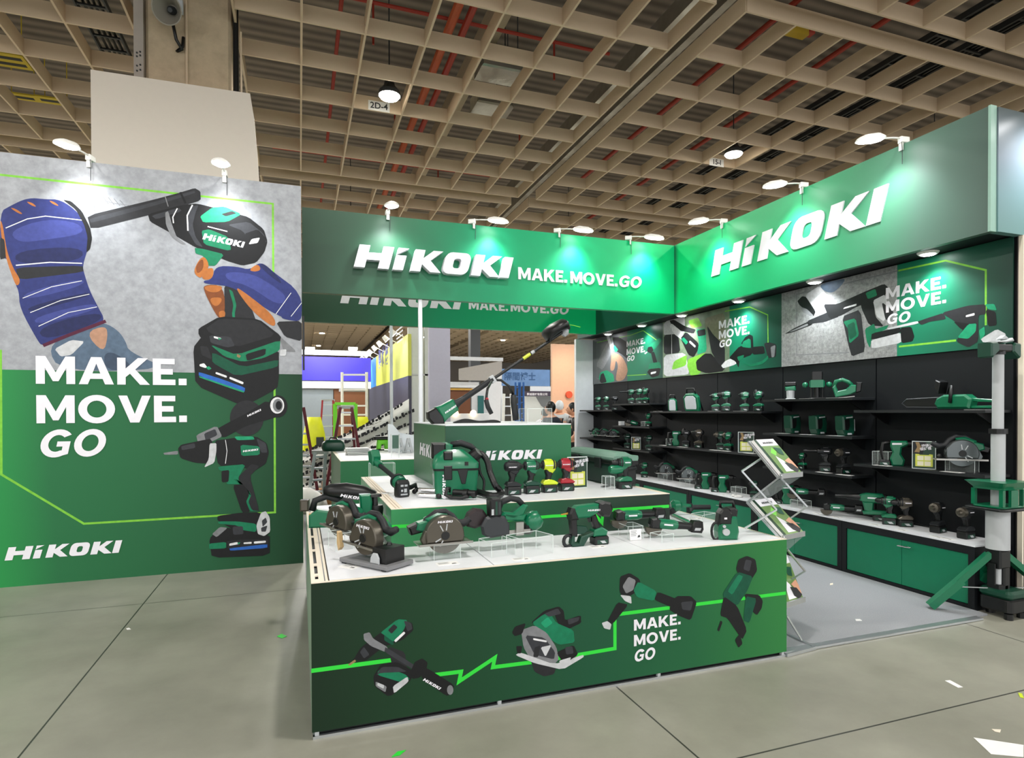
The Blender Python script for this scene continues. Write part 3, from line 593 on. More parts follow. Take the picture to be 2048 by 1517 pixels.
drill = [('k2', [(575, 500), (1000, 398), (1180, 350), (1285, 318), (1322, 340), (1325, 400), (1180, 445), (1010, 490), (600, 592)]), ('k3', [(590, 520), (1000, 415), (1280, 335), (1290, 350), (1000, 440), (600, 550)]), ('k', [(415, 395), (470, 405), (540, 470), (595, 580), (608, 650), (595, 720), (570, 745), (578, 640), (555, 560), (500, 460)]), ('-', 's', .008, [(1090, 375), (1110, 440)]), ('-', 'k', .02, [(1190, 345), (1225, 420)]),
  ('k', [(975, 490), (1190, 432), (1300, 420), (1500, 470), (1640, 510), (1740, 590), (1765, 670), (1745, 740), (1690, 810), (1600, 830), (1500, 800), (1300, 715), (1100, 600), (990, 540)]), ('k3', [(1000, 500), (1180, 448), (1200, 470), (1030, 525)]), ('s', [(1090, 480), (1110, 470), (1135, 560), (1165, 640), (1230, 690), (1200, 690), (1130, 640), (1095, 560)]), ('k3', [(1250, 440), (1310, 430), (1290, 480), (1270, 560), (1290, 640), (1340, 710), (1290, 690), (1240, 600), (1240, 500)]), ('-', 'w', .012, [(1270, 430), (1235, 500), (1240, 600)]), ('-', 'w', .01, [(1170, 452), (1140, 510), (1145, 550)]),
  ('g2', [(1320, 505), (1400, 447), (1480, 440), (1595, 490), (1500, 542), (1340, 545)]), ('k', [(1460, 490), (1530, 470), (1560, 485), (1490, 505)]), ('g', [(1330, 600), (1380, 590), (1505, 640), (1525, 725), (1500, 730), (1345, 690)]), ('g', [(1285, 712), (1340, 720), (1480, 755), (1420, 832), (1370, 830), (1340, 765), (1290, 750)]), ('k3', [(1500, 560), (1640, 540), (1740, 620), (1760, 680), (1660, 680), (1600, 600)]), ('k', [(1610, 620), (1700, 590), (1755, 650), (1745, 740), (1680, 800), (1620, 770)]), ('w', [(1640, 690), (1660, 655), (1715, 645), (1700, 680)]), ('-', 'w', .01, [(1370, 572), (1500, 605)])]
art(Pp, 'printed_drill', poster, t1, drill)
p0 = Pp.at(*t1(1335, 655)); put(LOGO, Matrix.Translation((0, -.0003, 0)) @ frame_on(p0, Pp.at(*t1(1500, 690))-p0, (0.13, 0, 1)), .062, 'printed_drill_logo', poster, M_print, wscale=.8)
hand = [('k2', [(1480, 950), (1570, 990), (1660, 1110), (1705, 1240), (1550, 1255), (1480, 1180)]), ('g', [(1510, 985), (1535, 1000), (1560, 1090), (1548, 1150), (1560, 1235), (1685, 1232), (1690, 1252), (1550, 1258), (1530, 1150), (1540, 1090)]),
  ('n', [(1420, 832), (1560, 835), (1650, 860), (1720, 800), (1800, 870), (1990, 1010), (1992, 1200), (1830, 1165), (1600, 1010), (1500, 962), (1350, 950), (1340, 930), (1400, 922)]), ('n3', [(1480, 870), (1660, 880), (1800, 960), (1900, 1040), (1840, 1100), (1640, 960), (1500, 930)]), ('n2', [(1700, 830), (1740, 810), (1850, 920), (1860, 960)]), ('o', [(1640, 860), (1700, 815), (1725, 858), (1680, 872)]), ('o', [(1275, 880), (1300, 810), (1340, 765), (1372, 800), (1378, 850), (1335, 870), (1330, 920)]), ('o', [(1330, 870), (1380, 845), (1412, 848), (1402, 920), (1335, 925)]), ('o2', [(1290, 830), (1340, 775), (1345, 850), (1300, 890)]),
  ('o2', [(1340, 955), (1480, 960), (1485, 1180), (1445, 1185), (1390, 1090), (1350, 1005)]), ('o', [(1345, 960), (1480, 962), (1440, 1010), (1360, 1000)]), ('o', [(1380, 1040), (1475, 1040), (1440, 1100), (1400, 1090)]), ('o', [(1440, 1130), (1490, 1125), (1480, 1185), (1450, 1180)]), ('o', [(1545, 965), (1620, 1010), (1810, 1160), (1820, 1245), (1720, 1180), (1630, 1090)]), ('n', [(1840, 1170), (1910, 1040), (1990, 1090), (1990, 1200), (1900, 1190)]), ('-', 'w', .006, [(1820, 1150), (1920, 1010)]), ('-', 'w', .006, [(1920, 1165), (1990, 1075)]), ('k2', [(1820, 1200), (1990, 1195), (1990, 1330), (1880, 1300)]), ('s', [(1840, 1290), (1960, 1400), (1870, 1395)]), ('lt', [(1850, 1385), (1890, 1382), (1885, 1425), (1845, 1425)])]
art(Pp, 'printed_right_glove', poster, t1, hand)
foot = [('k', [(1310, 1245), (1450, 1165), (1705, 1180), (1855, 1295), (1845, 1345), (1560, 1470), (1390, 1400), (1310, 1285)]), ('k2', [(1450, 1180), (1700, 1190), (1820, 1290), (1550, 1370), (1350, 1250)]), ('k3', [(1380, 1290), (1520, 1300), (1550, 1360), (1500, 1370), (1390, 1340)]), ('k', [(1275, 1370), (1330, 1300), (1400, 1400), (1840, 1380), (1840, 1560), (1830, 1640), (1610, 1760), (1290, 1620)]), ('g', [(1385, 1350), (1560, 1420), (1850, 1320), (1845, 1390), (1740, 1440), (1600, 1465), (1480, 1430)]), ('k', [(1620, 1415), (1755, 1375), (1750, 1420), (1630, 1460)]), ('g3', [(1400, 1400), (1600, 1500), (1840, 1450), (1830, 1500), (1560, 1560), (1400, 1470)]), ('k2', [(1320, 1360), (1370, 1365), (1400, 1450), (1330, 1420)]), ('w', [(1410, 1295), (1460, 1308), (1450, 1318), (1412, 1308)]), ('g2', [(1435, 1305), (1465, 1312), (1445, 1322)]), ('tan', [(1565, 1412), (1590, 1425), (1580, 1440), (1562, 1430)])]
art(Pp, 'printed_battery', poster, t1, foot)
art(Pp, 'printed_battery_label', poster, t2, [('b', [(1257, 140), (1400, 185), (1550, 240), (1545, 268), (1257, 165)]), ('g2', [(1257, 165), (1545, 262), (1540, 272), (1262, 176)]), ('w', [(1262, 92), (1290, 85), (1310, 110), (1300, 116), (1262, 104)]), ('g2', [(1300, 112), (1320, 104), (1338, 120), (1318, 128)]), ('w', [(1365, 140), (1435, 165), (1432, 178), (1362, 152)]), ('w', [(1452, 170), (1540, 205), (1536, 220), (1450, 184)])])
drill2 = [('@', 'k2', (1560, 432, 107, 112, 0, 360, 28)), ('k', [(1372, 500), (1440, 462), (1560, 400), (1690, 318), (1770, 420), (1560, 480), (1410, 560)]), ('@', 'k', (1757, 358, 60, 70, 0, 360, 24)), ('@', 'w', (1752, 352, 44, 52, 0, 360, 24)), ('@', 's', (1756, 352, 32, 42, 0, 360, 20)), ('@', 'k', (1762, 352, 20, 28, 0, 360, 18)), ('s', [(1240, 540), (1370, 480), (1405, 548), (1340, 580), (1250, 582)]), ('k3', [(1290, 530), (1360, 500), (1375, 540), (1300, 575)]),
  ('s', [(1032, 652), (1125, 638), (1126, 662), (1040, 664)]), ('k', [(1125, 625), (1145, 600), (1240, 580), (1340, 560), (1350, 722), (1230, 714), (1140, 685)]), ('k3', [(1145, 610), (1230, 590), (1235, 620), (1150, 635)]), ('k', [(1350, 575), (1500, 555), (1515, 725), (1380, 735)]), ('lt', [(1325, 592), (1368, 590), (1368, 640), (1355, 715), (1290, 745), (1320, 690)]), ('k', [(1480, 552), (1620, 548), (1685, 590), (1700, 650), (1680, 720), (1610, 765), (1480, 730)]), ('-', 'w', .006, [(1425, 570), (1435, 640), (1425, 720)]),
  ('g2', [(1480, 548), (1600, 548), (1610, 568), (1500, 572)]), ('g', [(1520, 600), (1640, 610), (1642, 665), (1525, 672)]), ('k3', [(1620, 560), (1680, 590), (1690, 650), (1650, 650)]), ('g', [(1378, 740), (1555, 722), (1500, 820), (1580, 880), (1590, 920), (1570, 960), (1590, 1010), (1640, 1020), (1580, 1020), (1555, 960), (1575, 920), (1550, 850), (1490, 850), (1430, 850), (1450, 780), (1385, 760)]), ('k', [(1400, 765), (1450, 760), (1445, 835), (1402, 838)]), ('k', [(1470, 855), (1545, 850), (1575, 910), (1555, 960), (1580, 1025), (1530, 1030)]), ('k2', [(1500, 810), (1590, 720), (1640, 735), (1578, 800), (1640, 1020), (1595, 1015), (1570, 960), (1590, 915)]),
  ('k', [(1375, 1050), (1520, 1030), (1640, 1028), (1700, 1075), (1705, 1170), (1550, 1180), (1375, 1080)]), ('g', [(1380, 1085), (1500, 1085), (1620, 1100), (1620, 1150), (1545, 1155), (1500, 1110), (1380, 1100)]), ('k', [(1322, 1195), (1395, 1120), (1705, 1165), (1705, 1300), (1340, 1315)]), ('k3', [(1470, 1118), (1535, 1115), (1540, 1165), (1475, 1170)]), ('s', [(1340, 1165), (1390, 1120), (1440, 1125), (1370, 1185)]), ('g', [(1322, 1225), (1430, 1215), (1430, 1255), (1322, 1260)]), ('k2', [(1435, 1205), (1695, 1195), (1695, 1245), (1445, 1262)]), ('b', [(1450, 1255), (1690, 1228), (1690, 1252), (1455, 1270)]), ('w', [(1450, 1225), (1500, 1215), (1510, 1228), (1450, 1240)]), ('g2', [(1498, 1222), (1520, 1216), (1510, 1232)]), ('w', [(1540, 1218), (1590, 1214), (1590, 1226), (1540, 1228)]), ('w', [(1605, 1212), (1680, 1206), (1680, 1220), (1605, 1226)]),
  ('lt', [(1650, 1030), (1680, 1020), (1705, 1060), (1708, 1150), (1670, 1178), (1630, 1165), (1620, 1110)]), ('k3', [(1655, 1080), (1680, 1060), (1690, 1090), (1660, 1120)]), ('k3', [(1650, 1125), (1690, 1110), (1680, 1150), (1652, 1150)])]
art(Pp, 'printed_second_drill', poster, t2, drill2)
for (a, c, h) in (((1535, 648), (1630, 636), .032), ((1565, 425), (1650, 385), .07)):
    p0 = Pp.at(*t2(*a)); p1 = Pp.at(*t2(*c)); hh = (p1-p0).length/LOGO_W*(1.0)
    put(LOGO, Matrix.Translation((0, -.0003, 0)) @ frame_on(p0, p1-p0, (-(p1-p0).z, 0, (p1-p0).x)), hh, 'printed_drill_logo', poster, M_print)
Pp.k += 3
def rows(pl, parent, items, mt=M_print, name='lettering', shear=0):
    for txt, a, c, yt in items:      # text, baseline left px, baseline right px, cap-top px at the left
        l, w = letters(txt); p0, p1 = pl.at(*a), pl.at(*c); h = abs(pl.at(a[0], yt).z-p0.z); u = (p1-p0)
        ws = u.length/(w+(.22 if '|' in txt else 0))/h; u.z = 0
        put(l, frame_on(p0, u, (0, 0, 1)), h, name, parent, mt, wscale=ws)
rows(Pp, poster, [('MAKE.', t2(228, 215), t2(1180, 222), t2(0, 38)[1]), ('MOVE.', t2(232, 465), t2(1182, 447), t2(0, 287)[1]), ('|GO', t2(243, 680), t2(690, 668), t2(0, 508)[1])])
o = Pp.at(9.5, 1121.8); e = Pp.at(237.5, 1104.5); put(LOGO, frame_on((o.x, o.y, o.z), (1, 0, 0), (0, 0, 1)), (e.x-o.x)/LOGO_W, 'logo', poster, M_print)

# ------------------------------------------------------------------ printed banners over the shelves
t3 = trz(1150, 600, 4.551); t5 = trz(1540, 460, 4.0315)
def banner(y0, y1, ysplit, lb, left, g0='#0f4034', g1='#0a7a58'):
    t = thing('wall_banner', lb, 'banner', (0, 0, 0))
    b = MB().m(left); b.box(WX-.012, WX, ysplit, y1, 2.115, ZB); n = 'banner_green_%d' % int(y0*10)
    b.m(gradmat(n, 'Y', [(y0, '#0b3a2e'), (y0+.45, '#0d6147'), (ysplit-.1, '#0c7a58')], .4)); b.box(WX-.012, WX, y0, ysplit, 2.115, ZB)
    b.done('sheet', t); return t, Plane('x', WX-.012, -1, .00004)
lg_concrete = concrete_print('banner_concrete', '#5d5f60', '#a9aaa9', 30)
B1, P1 = banner(8.185, 10.59, 9.28, 'far wall banner with a hand holding a right angle tool', mat('banner_grey', '#5b5f62', .45, var=.3, scale=3))
art(P1, 'printed_frame', B1, t3, [('-', 'lg', .012, [(475, 690), (650, 680)]), ('-', 'lg', .012, [(200, 390), (340, 355), (500, 325), (620, 280), (740, 365)]), ('-', 's', .01, [(200, 390), (200, 720), (360, 715)])])
art(P1, 'printed_hand_tool', B1, t3, [('s', [(260, 450), (330, 330), (360, 420), (340, 480), (250, 640), (190, 600)]), ('lt', [(285, 335), (310, 325), (345, 450), (330, 465)]), ('k', [(340, 340), (400, 340), (480, 390), (480, 540), (430, 500), (360, 460)]), ('g', [(355, 410), (395, 455), (370, 480), (350, 440)]), ('sk', [(330, 470), (355, 480), (430, 510), (485, 630), (470, 680), (440, 735), (370, 745), (375, 680), (395, 600), (370, 540), (360, 640), (325, 650), (320, 610), (330, 560)]), ('g2', [(215, 720), (230, 660), (290, 640), (350, 680), (360, 745), (250, 762)]), ('k', [(225, 740), (235, 680), (260, 665), (290, 750), (240, 760)])])
art(P1, 'printed_driver', B1, t3, [('g', [(660, 440), (690, 405), (770, 345), (790, 370), (735, 440), (690, 470)]), ('k', [(655, 470), (665, 430), (700, 425), (715, 460), (690, 490)]), ('lt', [(630, 488), (655, 470), (660, 478), (640, 496)]), ('k', [(690, 480), (720, 470), (750, 570), (715, 580)]), ('g', [(665, 620), (680, 580), (770, 565), (785, 610), (770, 640), (690, 650)]), ('k', [(655, 660), (680, 630), (780, 620), (765, 690), (700, 710)]), ('w', [(690, 660), (740, 650), (735, 668), (690, 680)])])
B2, P2 = banner(5.70, 8.185, 6.62, 'middle wall banner with a small pruning saw in a gloved hand', mat('banner_leaf', '#6f8268', .5, var=.6, scale=9))
art(P2, 'printed_leaves', B2, t3, [('lt', [(808, 205), (1000, 130), (1000, 310), (808, 330)]), ('lt', [(808, 505), (1000, 480), (1040, 640), (1030, 680), (808, 700)]), ('lg', [(900, 560), (1020, 500), (1010, 600), (880, 640)]), ('lg', [(1030, 190), (1120, 160), (1160, 240), (1060, 260)]), ('k2', [(808, 320), (940, 310), (960, 480), (808, 500)]), ('ol', [(1180, 170), (1365, 110), (1365, 460), (1290, 380), (1190, 260)])])
art(P2, 'printed_pruning_saw', B2, t3, [('k', [(860, 190), (900, 180), (1000, 240), (1100, 270), (1080, 310), (950, 280), (880, 230)]), ('w', [(862, 240), (880, 215), (960, 280), (1000, 330), (980, 370), (900, 310)]), ('k', [(960, 350), (1010, 290), (1120, 390), (1130, 440), (1080, 525), (1030, 500)]), ('g', [(965, 360), (990, 340), (1030, 385), (1010, 410)]), ('g2', [(1100, 270), (1190, 260), (1200, 470), (1110, 500), (1130, 390)]), ('k', [(1110, 280), (1185, 265), (1190, 320), (1120, 335)]), ('lg', [(1030, 540), (1190, 480), (1200, 560), (1130, 680), (1050, 690), (1020, 600)]), ('k', [(1100, 560), (1180, 490), (1240, 490), (1300, 560), (1360, 650), (1200, 670), (1110, 640)]), ('k2', [(1200, 230), (1260, 320), (1365, 420), (1365, 650), (1290, 560), (1240, 470)]), ('w', [(1045, 370), (1100, 420), (1092, 436), (1040, 388)])])
art(P2, 'printed_saw_at_right', B2, t3, [('k', [(1510, 400), (1550, 340), (1590, 315), (1620, 330), (1625, 470), (1605, 500), (1600, 350), (1550, 410)]), ('w', [(1330, 600), (1370, 555), (1480, 510), (1500, 540), (1460, 590), (1350, 625)]), ('k', [(1400, 530), (1500, 420), (1600, 430), (1610, 500), (1500, 540), (1490, 620), (1460, 560)]), ('g', [(1475, 520), (1540, 500), (1530, 540), (1490, 560)]), ('g', [(1530, 380), (1590, 350), (1600, 440), (1520, 430)]), ('k', [(1610, 430), (1720, 420), (1730, 490), (1620, 500)]), ('k2', [(1720, 400), (1760, 385), (1835, 405), (1830, 520), (1760, 530)]), ('g', [(1540, 580), (1590, 590), (1700, 560), (1760, 505), (1755, 545), (1700, 590), (1590, 610)]), ('s', [(1780, 430), (1825, 410), (1815, 520), (1790, 525)])])
art(P2, 'printed_frame', B2, t3, [('-', 'lt', .012, [(880, 250), (882, 640), (1020, 650)]), ('-', 'lg', .014, [(1365, 105), (1590, 65), (1755, 138), (1758, 390)])])
B3, P3 = banner(3.235, 5.70, 4.23, 'near wall banner with a demolition hammer, by the right edge', lg_concrete)
art(P3, 'printed_frame', B3, t5, [('-', 's', .012, [(1030, 330), (600, 435), (215, 520), (215, 1010), (640, 990)]), ('-', 'lg', .016, [(1035, 330), (1415, 248), (1740, 325), (1740, 770)]), ('-', 'lg', .018, [(1040, 942), (1500, 892)])])
art(P3, 'printed_hammer', B3, t5, [('lt', [(290, 520), (400, 450), (470, 540), (430, 600), (370, 700), (300, 600)]), ('jb', [(390, 440), (560, 400), (620, 395), (520, 510), (440, 500)]), ('k', [(220, 575), (260, 535), (290, 540), (370, 660), (350, 700), (240, 610)]), ('s', [(245, 620), (300, 640), (350, 690), (330, 700), (260, 660)]), ('k', [(115, 842), (200, 790), (330, 730), (345, 765), (190, 825)]), ('s', [(150, 825), (300, 755), (310, 770), (180, 820)]), ('k2', [(300, 735), (430, 680), (560, 620), (560, 700), (440, 745), (320, 760)]), ('k', [(430, 600), (540, 600), (760, 500), (920, 435), (960, 470), (920, 540), (700, 620), (580, 690), (480, 720)]), ('k2', [(580, 700), (730, 640), (770, 980), (660, 1022), (635, 940)]), ('k', [(720, 540), (830, 520), (850, 700), (920, 780), (800, 770), (740, 640)]), ('g', [(590, 740), (690, 712), (720, 850), (640, 920), (630, 800)]), ('g3', [(620, 770), (680, 740), (700, 850), (645, 890)]), ('g', [(770, 510), (850, 475), (865, 530), (790, 560)]), ('lt', [(830, 570), (930, 520), (960, 640), (920, 740), (860, 700)]), ('k2', [(900, 580), (1000, 660), (960, 740), (930, 720)]), ('g', [(765, 800), (840, 755), (850, 800), (960, 765), (940, 800), (830, 850), (805, 955), (780, 900)]), ('lt', [(815, 890), (1060, 825), (1065, 910), (820, 960)]), ('k', [(1050, 790), (1140, 780), (1165, 860), (1150, 900), (1060, 915)]), ('k', [(820, 835), (1050, 785), (1055, 830), (815, 890)]), ('w', [(600, 625), (700, 595), (695, 612), (590, 640)])])
art(P3, 'printed_hammer_at_right', B3, t5, [('lt', [(940, 795), (1190, 735), (1200, 755), (960, 805)]), ('k2', [(1190, 740), (1260, 715), (1400, 670), (1420, 720), (1290, 740), (1220, 768)]), ('k2', [(1380, 670), (1600, 610), (1740, 600), (1740, 680), (1680, 690), (1680, 900), (1600, 950), (1500, 900), (1560, 800), (1480, 730)]), ('k', [(1480, 740), (1560, 750), (1620, 760), (1590, 815), (1540, 800)]), ('g2', [(1510, 870), (1600, 760), (1665, 755), (1660, 820), (1600, 880)]), ('g2', [(1735, 600), (1810, 598), (1830, 650), (1760, 640)]), ('k', [(1740, 640), (1820, 660), (1830, 770), (1760, 780)]), ('g2', [(1685, 810), (1730, 780), (1735, 840), (1700, 900)]), ('lt', [(1700, 880), (1830, 800), (1905, 840), (1880, 890), (1720, 910)]), ('w', [(1580, 690), (1650, 670), (1650, 690), (1580, 705)])])
for B, P, it in ((B1, P1, [('MAKE.', t3(470, 430), t3(638, 402), t3(0, 380)[1]), ('MOVE.', t3(470, 503), t3(638, 478), t3(0, 450)[1]), ('|GO', t3(472, 562), t3(545, 556), t3(0, 515)[1])]),
                 (B2, P2, [('MAKE.', t3(1310, 268), t3(1588, 220), t3(0, 195)[1]), ('MOVE.', t3(1310, 358), t3(1588, 312), t3(0, 285)[1]), ('|GO', t3(1312, 436), t3(1432, 420), t3(0, 372)[1])]),
                 (B3, P3, [('MAKE.', t5(935, 560), t5(1420, 470), t5(0, 470)[1]), ('MOVE.', t5(935, 670), t5(1420, 590), t5(0, 580)[1]), ('|GO', t5(940, 765), t5(1142, 745), t5(0, 685)[1])])):
    P.k += 3; rows(P, B, it)
# ------------------------------------------------------------------ tools printed on the front of the counter
Pc = Plane('y', CY0, -1, .00004); t6 = trz(600, 1100, 2.048); I['lm'] = '#2ad63f'; IK['lm'] = M_lime
art(Pc, 'printed_stripe', counter, t6, [('-', 'lm', .021, [(46, 497), (380, 452)]), ('-', 'lm', .021, [(540, 515), (660, 500), (652, 540), (798, 443), (790, 482), (1000, 455), (1290, 405), (1290, 270), (1310, 264), (1500, 240), (1990, 178)])])
art(Pc, 'printed_drill', counter, t6, [('k', [(200, 470), (235, 430), (250, 420), (240, 445)]), ('tan', [(195, 472), (225, 450), (230, 458), (205, 475)]), ('k', [(225, 440), (250, 400), (330, 340), (420, 290), (460, 300), (465, 330), (420, 370), (340, 400), (270, 455), (235, 455)]), ('g', [(330, 340), (400, 285), (440, 288), (425, 330), (385, 380), (345, 350)]), ('k2', [(360, 330), (385, 305), (400, 318), (375, 345)]), ('s', [(260, 345), (285, 338), (300, 365), (360, 400), (350, 420), (290, 395), (262, 370)]), ('k2', [(360, 395), (430, 420), (440, 500), (380, 490)]), ('k', [(300, 520), (330, 470), (400, 460), (470, 500), (450, 540), (365, 605), (305, 560)]), ('g', [(318, 500), (340, 480), (430, 510), (450, 530), (420, 545), (320, 515)]), ('s', [(310, 540), (355, 560), (350, 585), (310, 560)]), ('lt', [(380, 560), (440, 520), (445, 540), (385, 590)]), ('k3', [(350, 398), (480, 480), (470, 495), (345, 418)]), ('k', [(452, 500), (470, 460), (500, 445), (523, 462), (518, 490), (490, 525), (460, 530)]), ('k', [(490, 480), (520, 485), (632, 555), (625, 590), (600, 600), (500, 530)]), ('@', 's', (615, 575, 13, 20, 0, 360, 16)), ('k3', [(245, 420), (262, 398), (285, 430), (262, 446)]), ('w', [(385, 372), (425, 335), (432, 342), (392, 380)]), ('k3', [(425, 290), (455, 300), (460, 325), (440, 335)]), ('g3', [(345, 350), (385, 380), (380, 392), (345, 372)]), ('k3', [(312, 515), (335, 480), (400, 480), (440, 500), (330, 505)]), ('lt', [(318, 545), (345, 555), (342, 570), (316, 556)])])
art(Pc, 'printed_circular_saw', counter, t6, [('k2', [(945, 455), (1050, 480), (1040, 510), (1000, 520), (960, 500)]), ('k', [(945, 300), (1000, 250), (1060, 232), (1080, 250), (1085, 290), (1150, 268), (1152, 300), (1100, 325), (1060, 310), (1040, 260), (980, 300)]), ('g', [(950, 300), (990, 270), (1020, 255), (1050, 300), (1120, 330), (1125, 380), (1060, 390), (1000, 350)]), ('s', [(905, 330), (960, 310), (1010, 340), (1050, 400), (1060, 450), (1040, 470), (950, 460), (915, 400)]), ('k3', [(920, 350), (1000, 360), (1045, 420), (1040, 450), (960, 430)]), ('lt', [(985, 400), (1030, 390), (1005, 440)]), ('k', [(868, 340), (880, 315), (925, 300), (910, 345), (880, 355)]), ('lt', [(882, 432), (900, 420), (1040, 470), (1160, 430), (1162, 440), (1075, 492), (960, 465)]), ('k', [(1050, 420), (1120, 390), (1140, 430), (1080, 470)]), ('k', [(885, 395), (910, 395), (905, 425), (890, 425)]), ('w', [(955, 362), (1010, 372), (1010, 380), (955, 370)]), ('k3', [(1000, 262), (1055, 240), (1070, 262), (1020, 275)]), ('g2', [(985, 300), (1015, 275), (1035, 300), (1005, 322)]), ('k3', [(1095, 285), (1145, 275), (1140, 292), (1100, 308)]), ('k2', [(960, 400), (985, 392), (975, 440), (955, 440)]), ('lt', [(1060, 455), (1110, 440), (1105, 455), (1070, 475)]), ('k3', [(1085, 400), (1115, 395), (1120, 425), (1090, 430)])])
art(Pc, 'printed_grinder', counter, t6, [('k', [(1308, 170), (1310, 110), (1350, 95), (1390, 120), (1400, 160), (1350, 190), (1320, 195)]), ('s', [(1320, 150), (1345, 110), (1375, 125), (1365, 165), (1335, 180)]), ('g', [(1365, 165), (1385, 130), (1460, 170), (1450, 210), (1380, 195)]), ('k', [(1450, 205), (1465, 172), (1550, 205), (1530, 240)]), ('k', [(1510, 245), (1540, 190), (1600, 190), (1625, 215), (1600, 290), (1550, 270)]), ('k3', [(1560, 215), (1610, 210), (1600, 250), (1565, 245)]), ('lt', [(1310, 185), (1355, 190), (1358, 222), (1330, 210)]), ('k', [(1300, 215), (1345, 225), (1280, 305), (1255, 300)]), ('lt', [(1235, 300), (1258, 292), (1275, 305), (1270, 328), (1245, 322)])])
art(Pc, 'printed_nailer', counter, t6, [('k', [(1785, 80), (1795, 40), (1830, 25), (1865, 40), (1872, 85), (1850, 120), (1800, 110)]), ('k3', [(1825, 40), (1850, 45), (1840, 90), (1815, 80)]), ('g3', [(1730, 180), (1790, 90), (1855, 110), (1830, 170), (1790, 230), (1740, 210)]), ('g', [(1750, 170), (1795, 100), (1815, 110), (1770, 185)]), ('k', [(1720, 270), (1735, 190), (1790, 230), (1830, 330), (1810, 370), (1750, 280)]), ('k', [(1820, 180), (1880, 185), (1895, 210), (1890, 240), (1870, 270), (1830, 230)]), ('g3', [(1825, 190), (1870, 200), (1840, 300), (1815, 290)]), ('k', [(1780, 370), (1800, 345), (1812, 385), (1795, 402)]), ('k', [(1708, 330), (1722, 290), (1730, 296), (1716, 335)])])
Pc.k += 3
rows(Pc, counter, [('MAKE.', t6(1367, 332), t6(1558, 306), t6(0, 287)[1]), ('MOVE.', t6(1367, 396), t6(1558, 368), t6(0, 350)[1]), ('|GO', t6(1367, 460), t6(1458, 446), t6(0, 412)[1])])
p0, p1 = Pc.at(*t6(502, 535)), Pc.at(*t6(570, 574)); put(LOGO, frame_on(p0, p1-p0, (-(p1-p0).z, 0, (p1-p0).x)), (p1-p0).length/LOGO_W, 'printed_drill_logo', counter, M_print)

# ------------------------------------------------------------------ arm floodlights
def arm_light(base, out, lb, aim, power=60, yaw=0.0, L=.2, blend=.9, spot=100):
    """clamp on the board's top edge, thin drooping arm, oval lamp head that looks back at the board"""
    out = Vector(out).normalized(); ang = math.atan2(out.y, out.x)
    t = thing('arm_floodlight', lb, 'floodlight', base, ang)
    b = MB().m(M_lampw); b.box(-.06, .03, -.025, .025, -.005, .05, .006); b.box(.004, .02, -.018, .018, -.07, -.005); b.done('clamp', t)
    b = MB().m(M_lampw); b.tube([(.02, 0, .04), (L*.5, 0, .035), (L+.02, 0, .02)], .008, 8); b.done('arm', t, smooth=True)
    head = [(0, .03), (.08, .055), (.35, .085), (.75, .075), (.95, .045), (1, .02)]; HL = .27; dz = -.16
    b = MB().m(M_lampw); top = []
    for tt, w in head:
        x = L+HL*tt; top.append([(x, w*math.cos(math.radians(a)), .012+dz*HL*tt+.055*math.sin(math.radians(a))*(w/.085)) for a in range(0, 181, 20)])
    b.rings(top, True, True); b.done('head', t, smooth='auto')
    b = MB().m(M_glow); b.rings([[(L+.01+(HL-.02)*tt, q*w*.88, .010+dz*HL*tt-k*.022*(1-q*q)) for q in (-1, -.5, 0, .5, 1)] for (tt, w), k in zip(head, (.2, .6, 1, .9, .6, .2))], True, True); b.done('diffuser', t, smooth=True)
    b = MB().m(M_dgrey); b.tube([(.026, .02, 0), (.024, .024, -.1), (.022, .022, -.2)], .003, 5); b.done('cable', t)
    p = Vector(base)+out*(L+.13)+Vector((0, 0, -.1))
    light('floodlight_beam', 'SPOT', p, power, COOL, aim, .08, spot, blend)
for k, (x, lb) in enumerate(((-1.86, 'floodlight on the poster wall, above the gloved hand'), (-.7, 'floodlight on the poster wall, above the printed drill'), (-3.1, 'floodlight on the poster wall, outside the left edge'))):
    arm_light((x, PYW, 3.985), (-.25 if k == 0 else 0.0, -1, 0), lb, (x, PYW, 3.2), 36, spot=104, blend=1.0)
for x, lb in ((1.02, 'floodlight over the letter H of the long front header'), (2.09, 'floodlight over the end of the raised logo'), (3.27, 'floodlight over the small MAKE MOVE GO lettering'), (4.35, 'floodlight on the long header nearest the inner corner')):
    arm_light((x, HY-.014, 3.985), (1 if x > 1.5 else 0, -.75 if x > 1.5 else -1, 0), lb, (x+(.15 if x > 1.5 else 0), HY, 3.2), 44, spot=104, blend=1.0)
for y, lb in ((3.93, 'biggest floodlight, on the right header above the letter I'), (5.06, 'floodlight on the right header above the letter O'), (6.35, 'floodlight on the right header above the letter H')):
    arm_light((FX, y, 3.985), (-1, .12, 0), lb, (FX, y+.05, 3.2), 44, spot=104, blend=1.0)
arm_light((5.62, NY-.03, 3.985), (0, -1, 0), 'floodlight on the plain header end panel at the right edge', (5.62, NY, 3.5), 40, spot=104, blend=1.0)
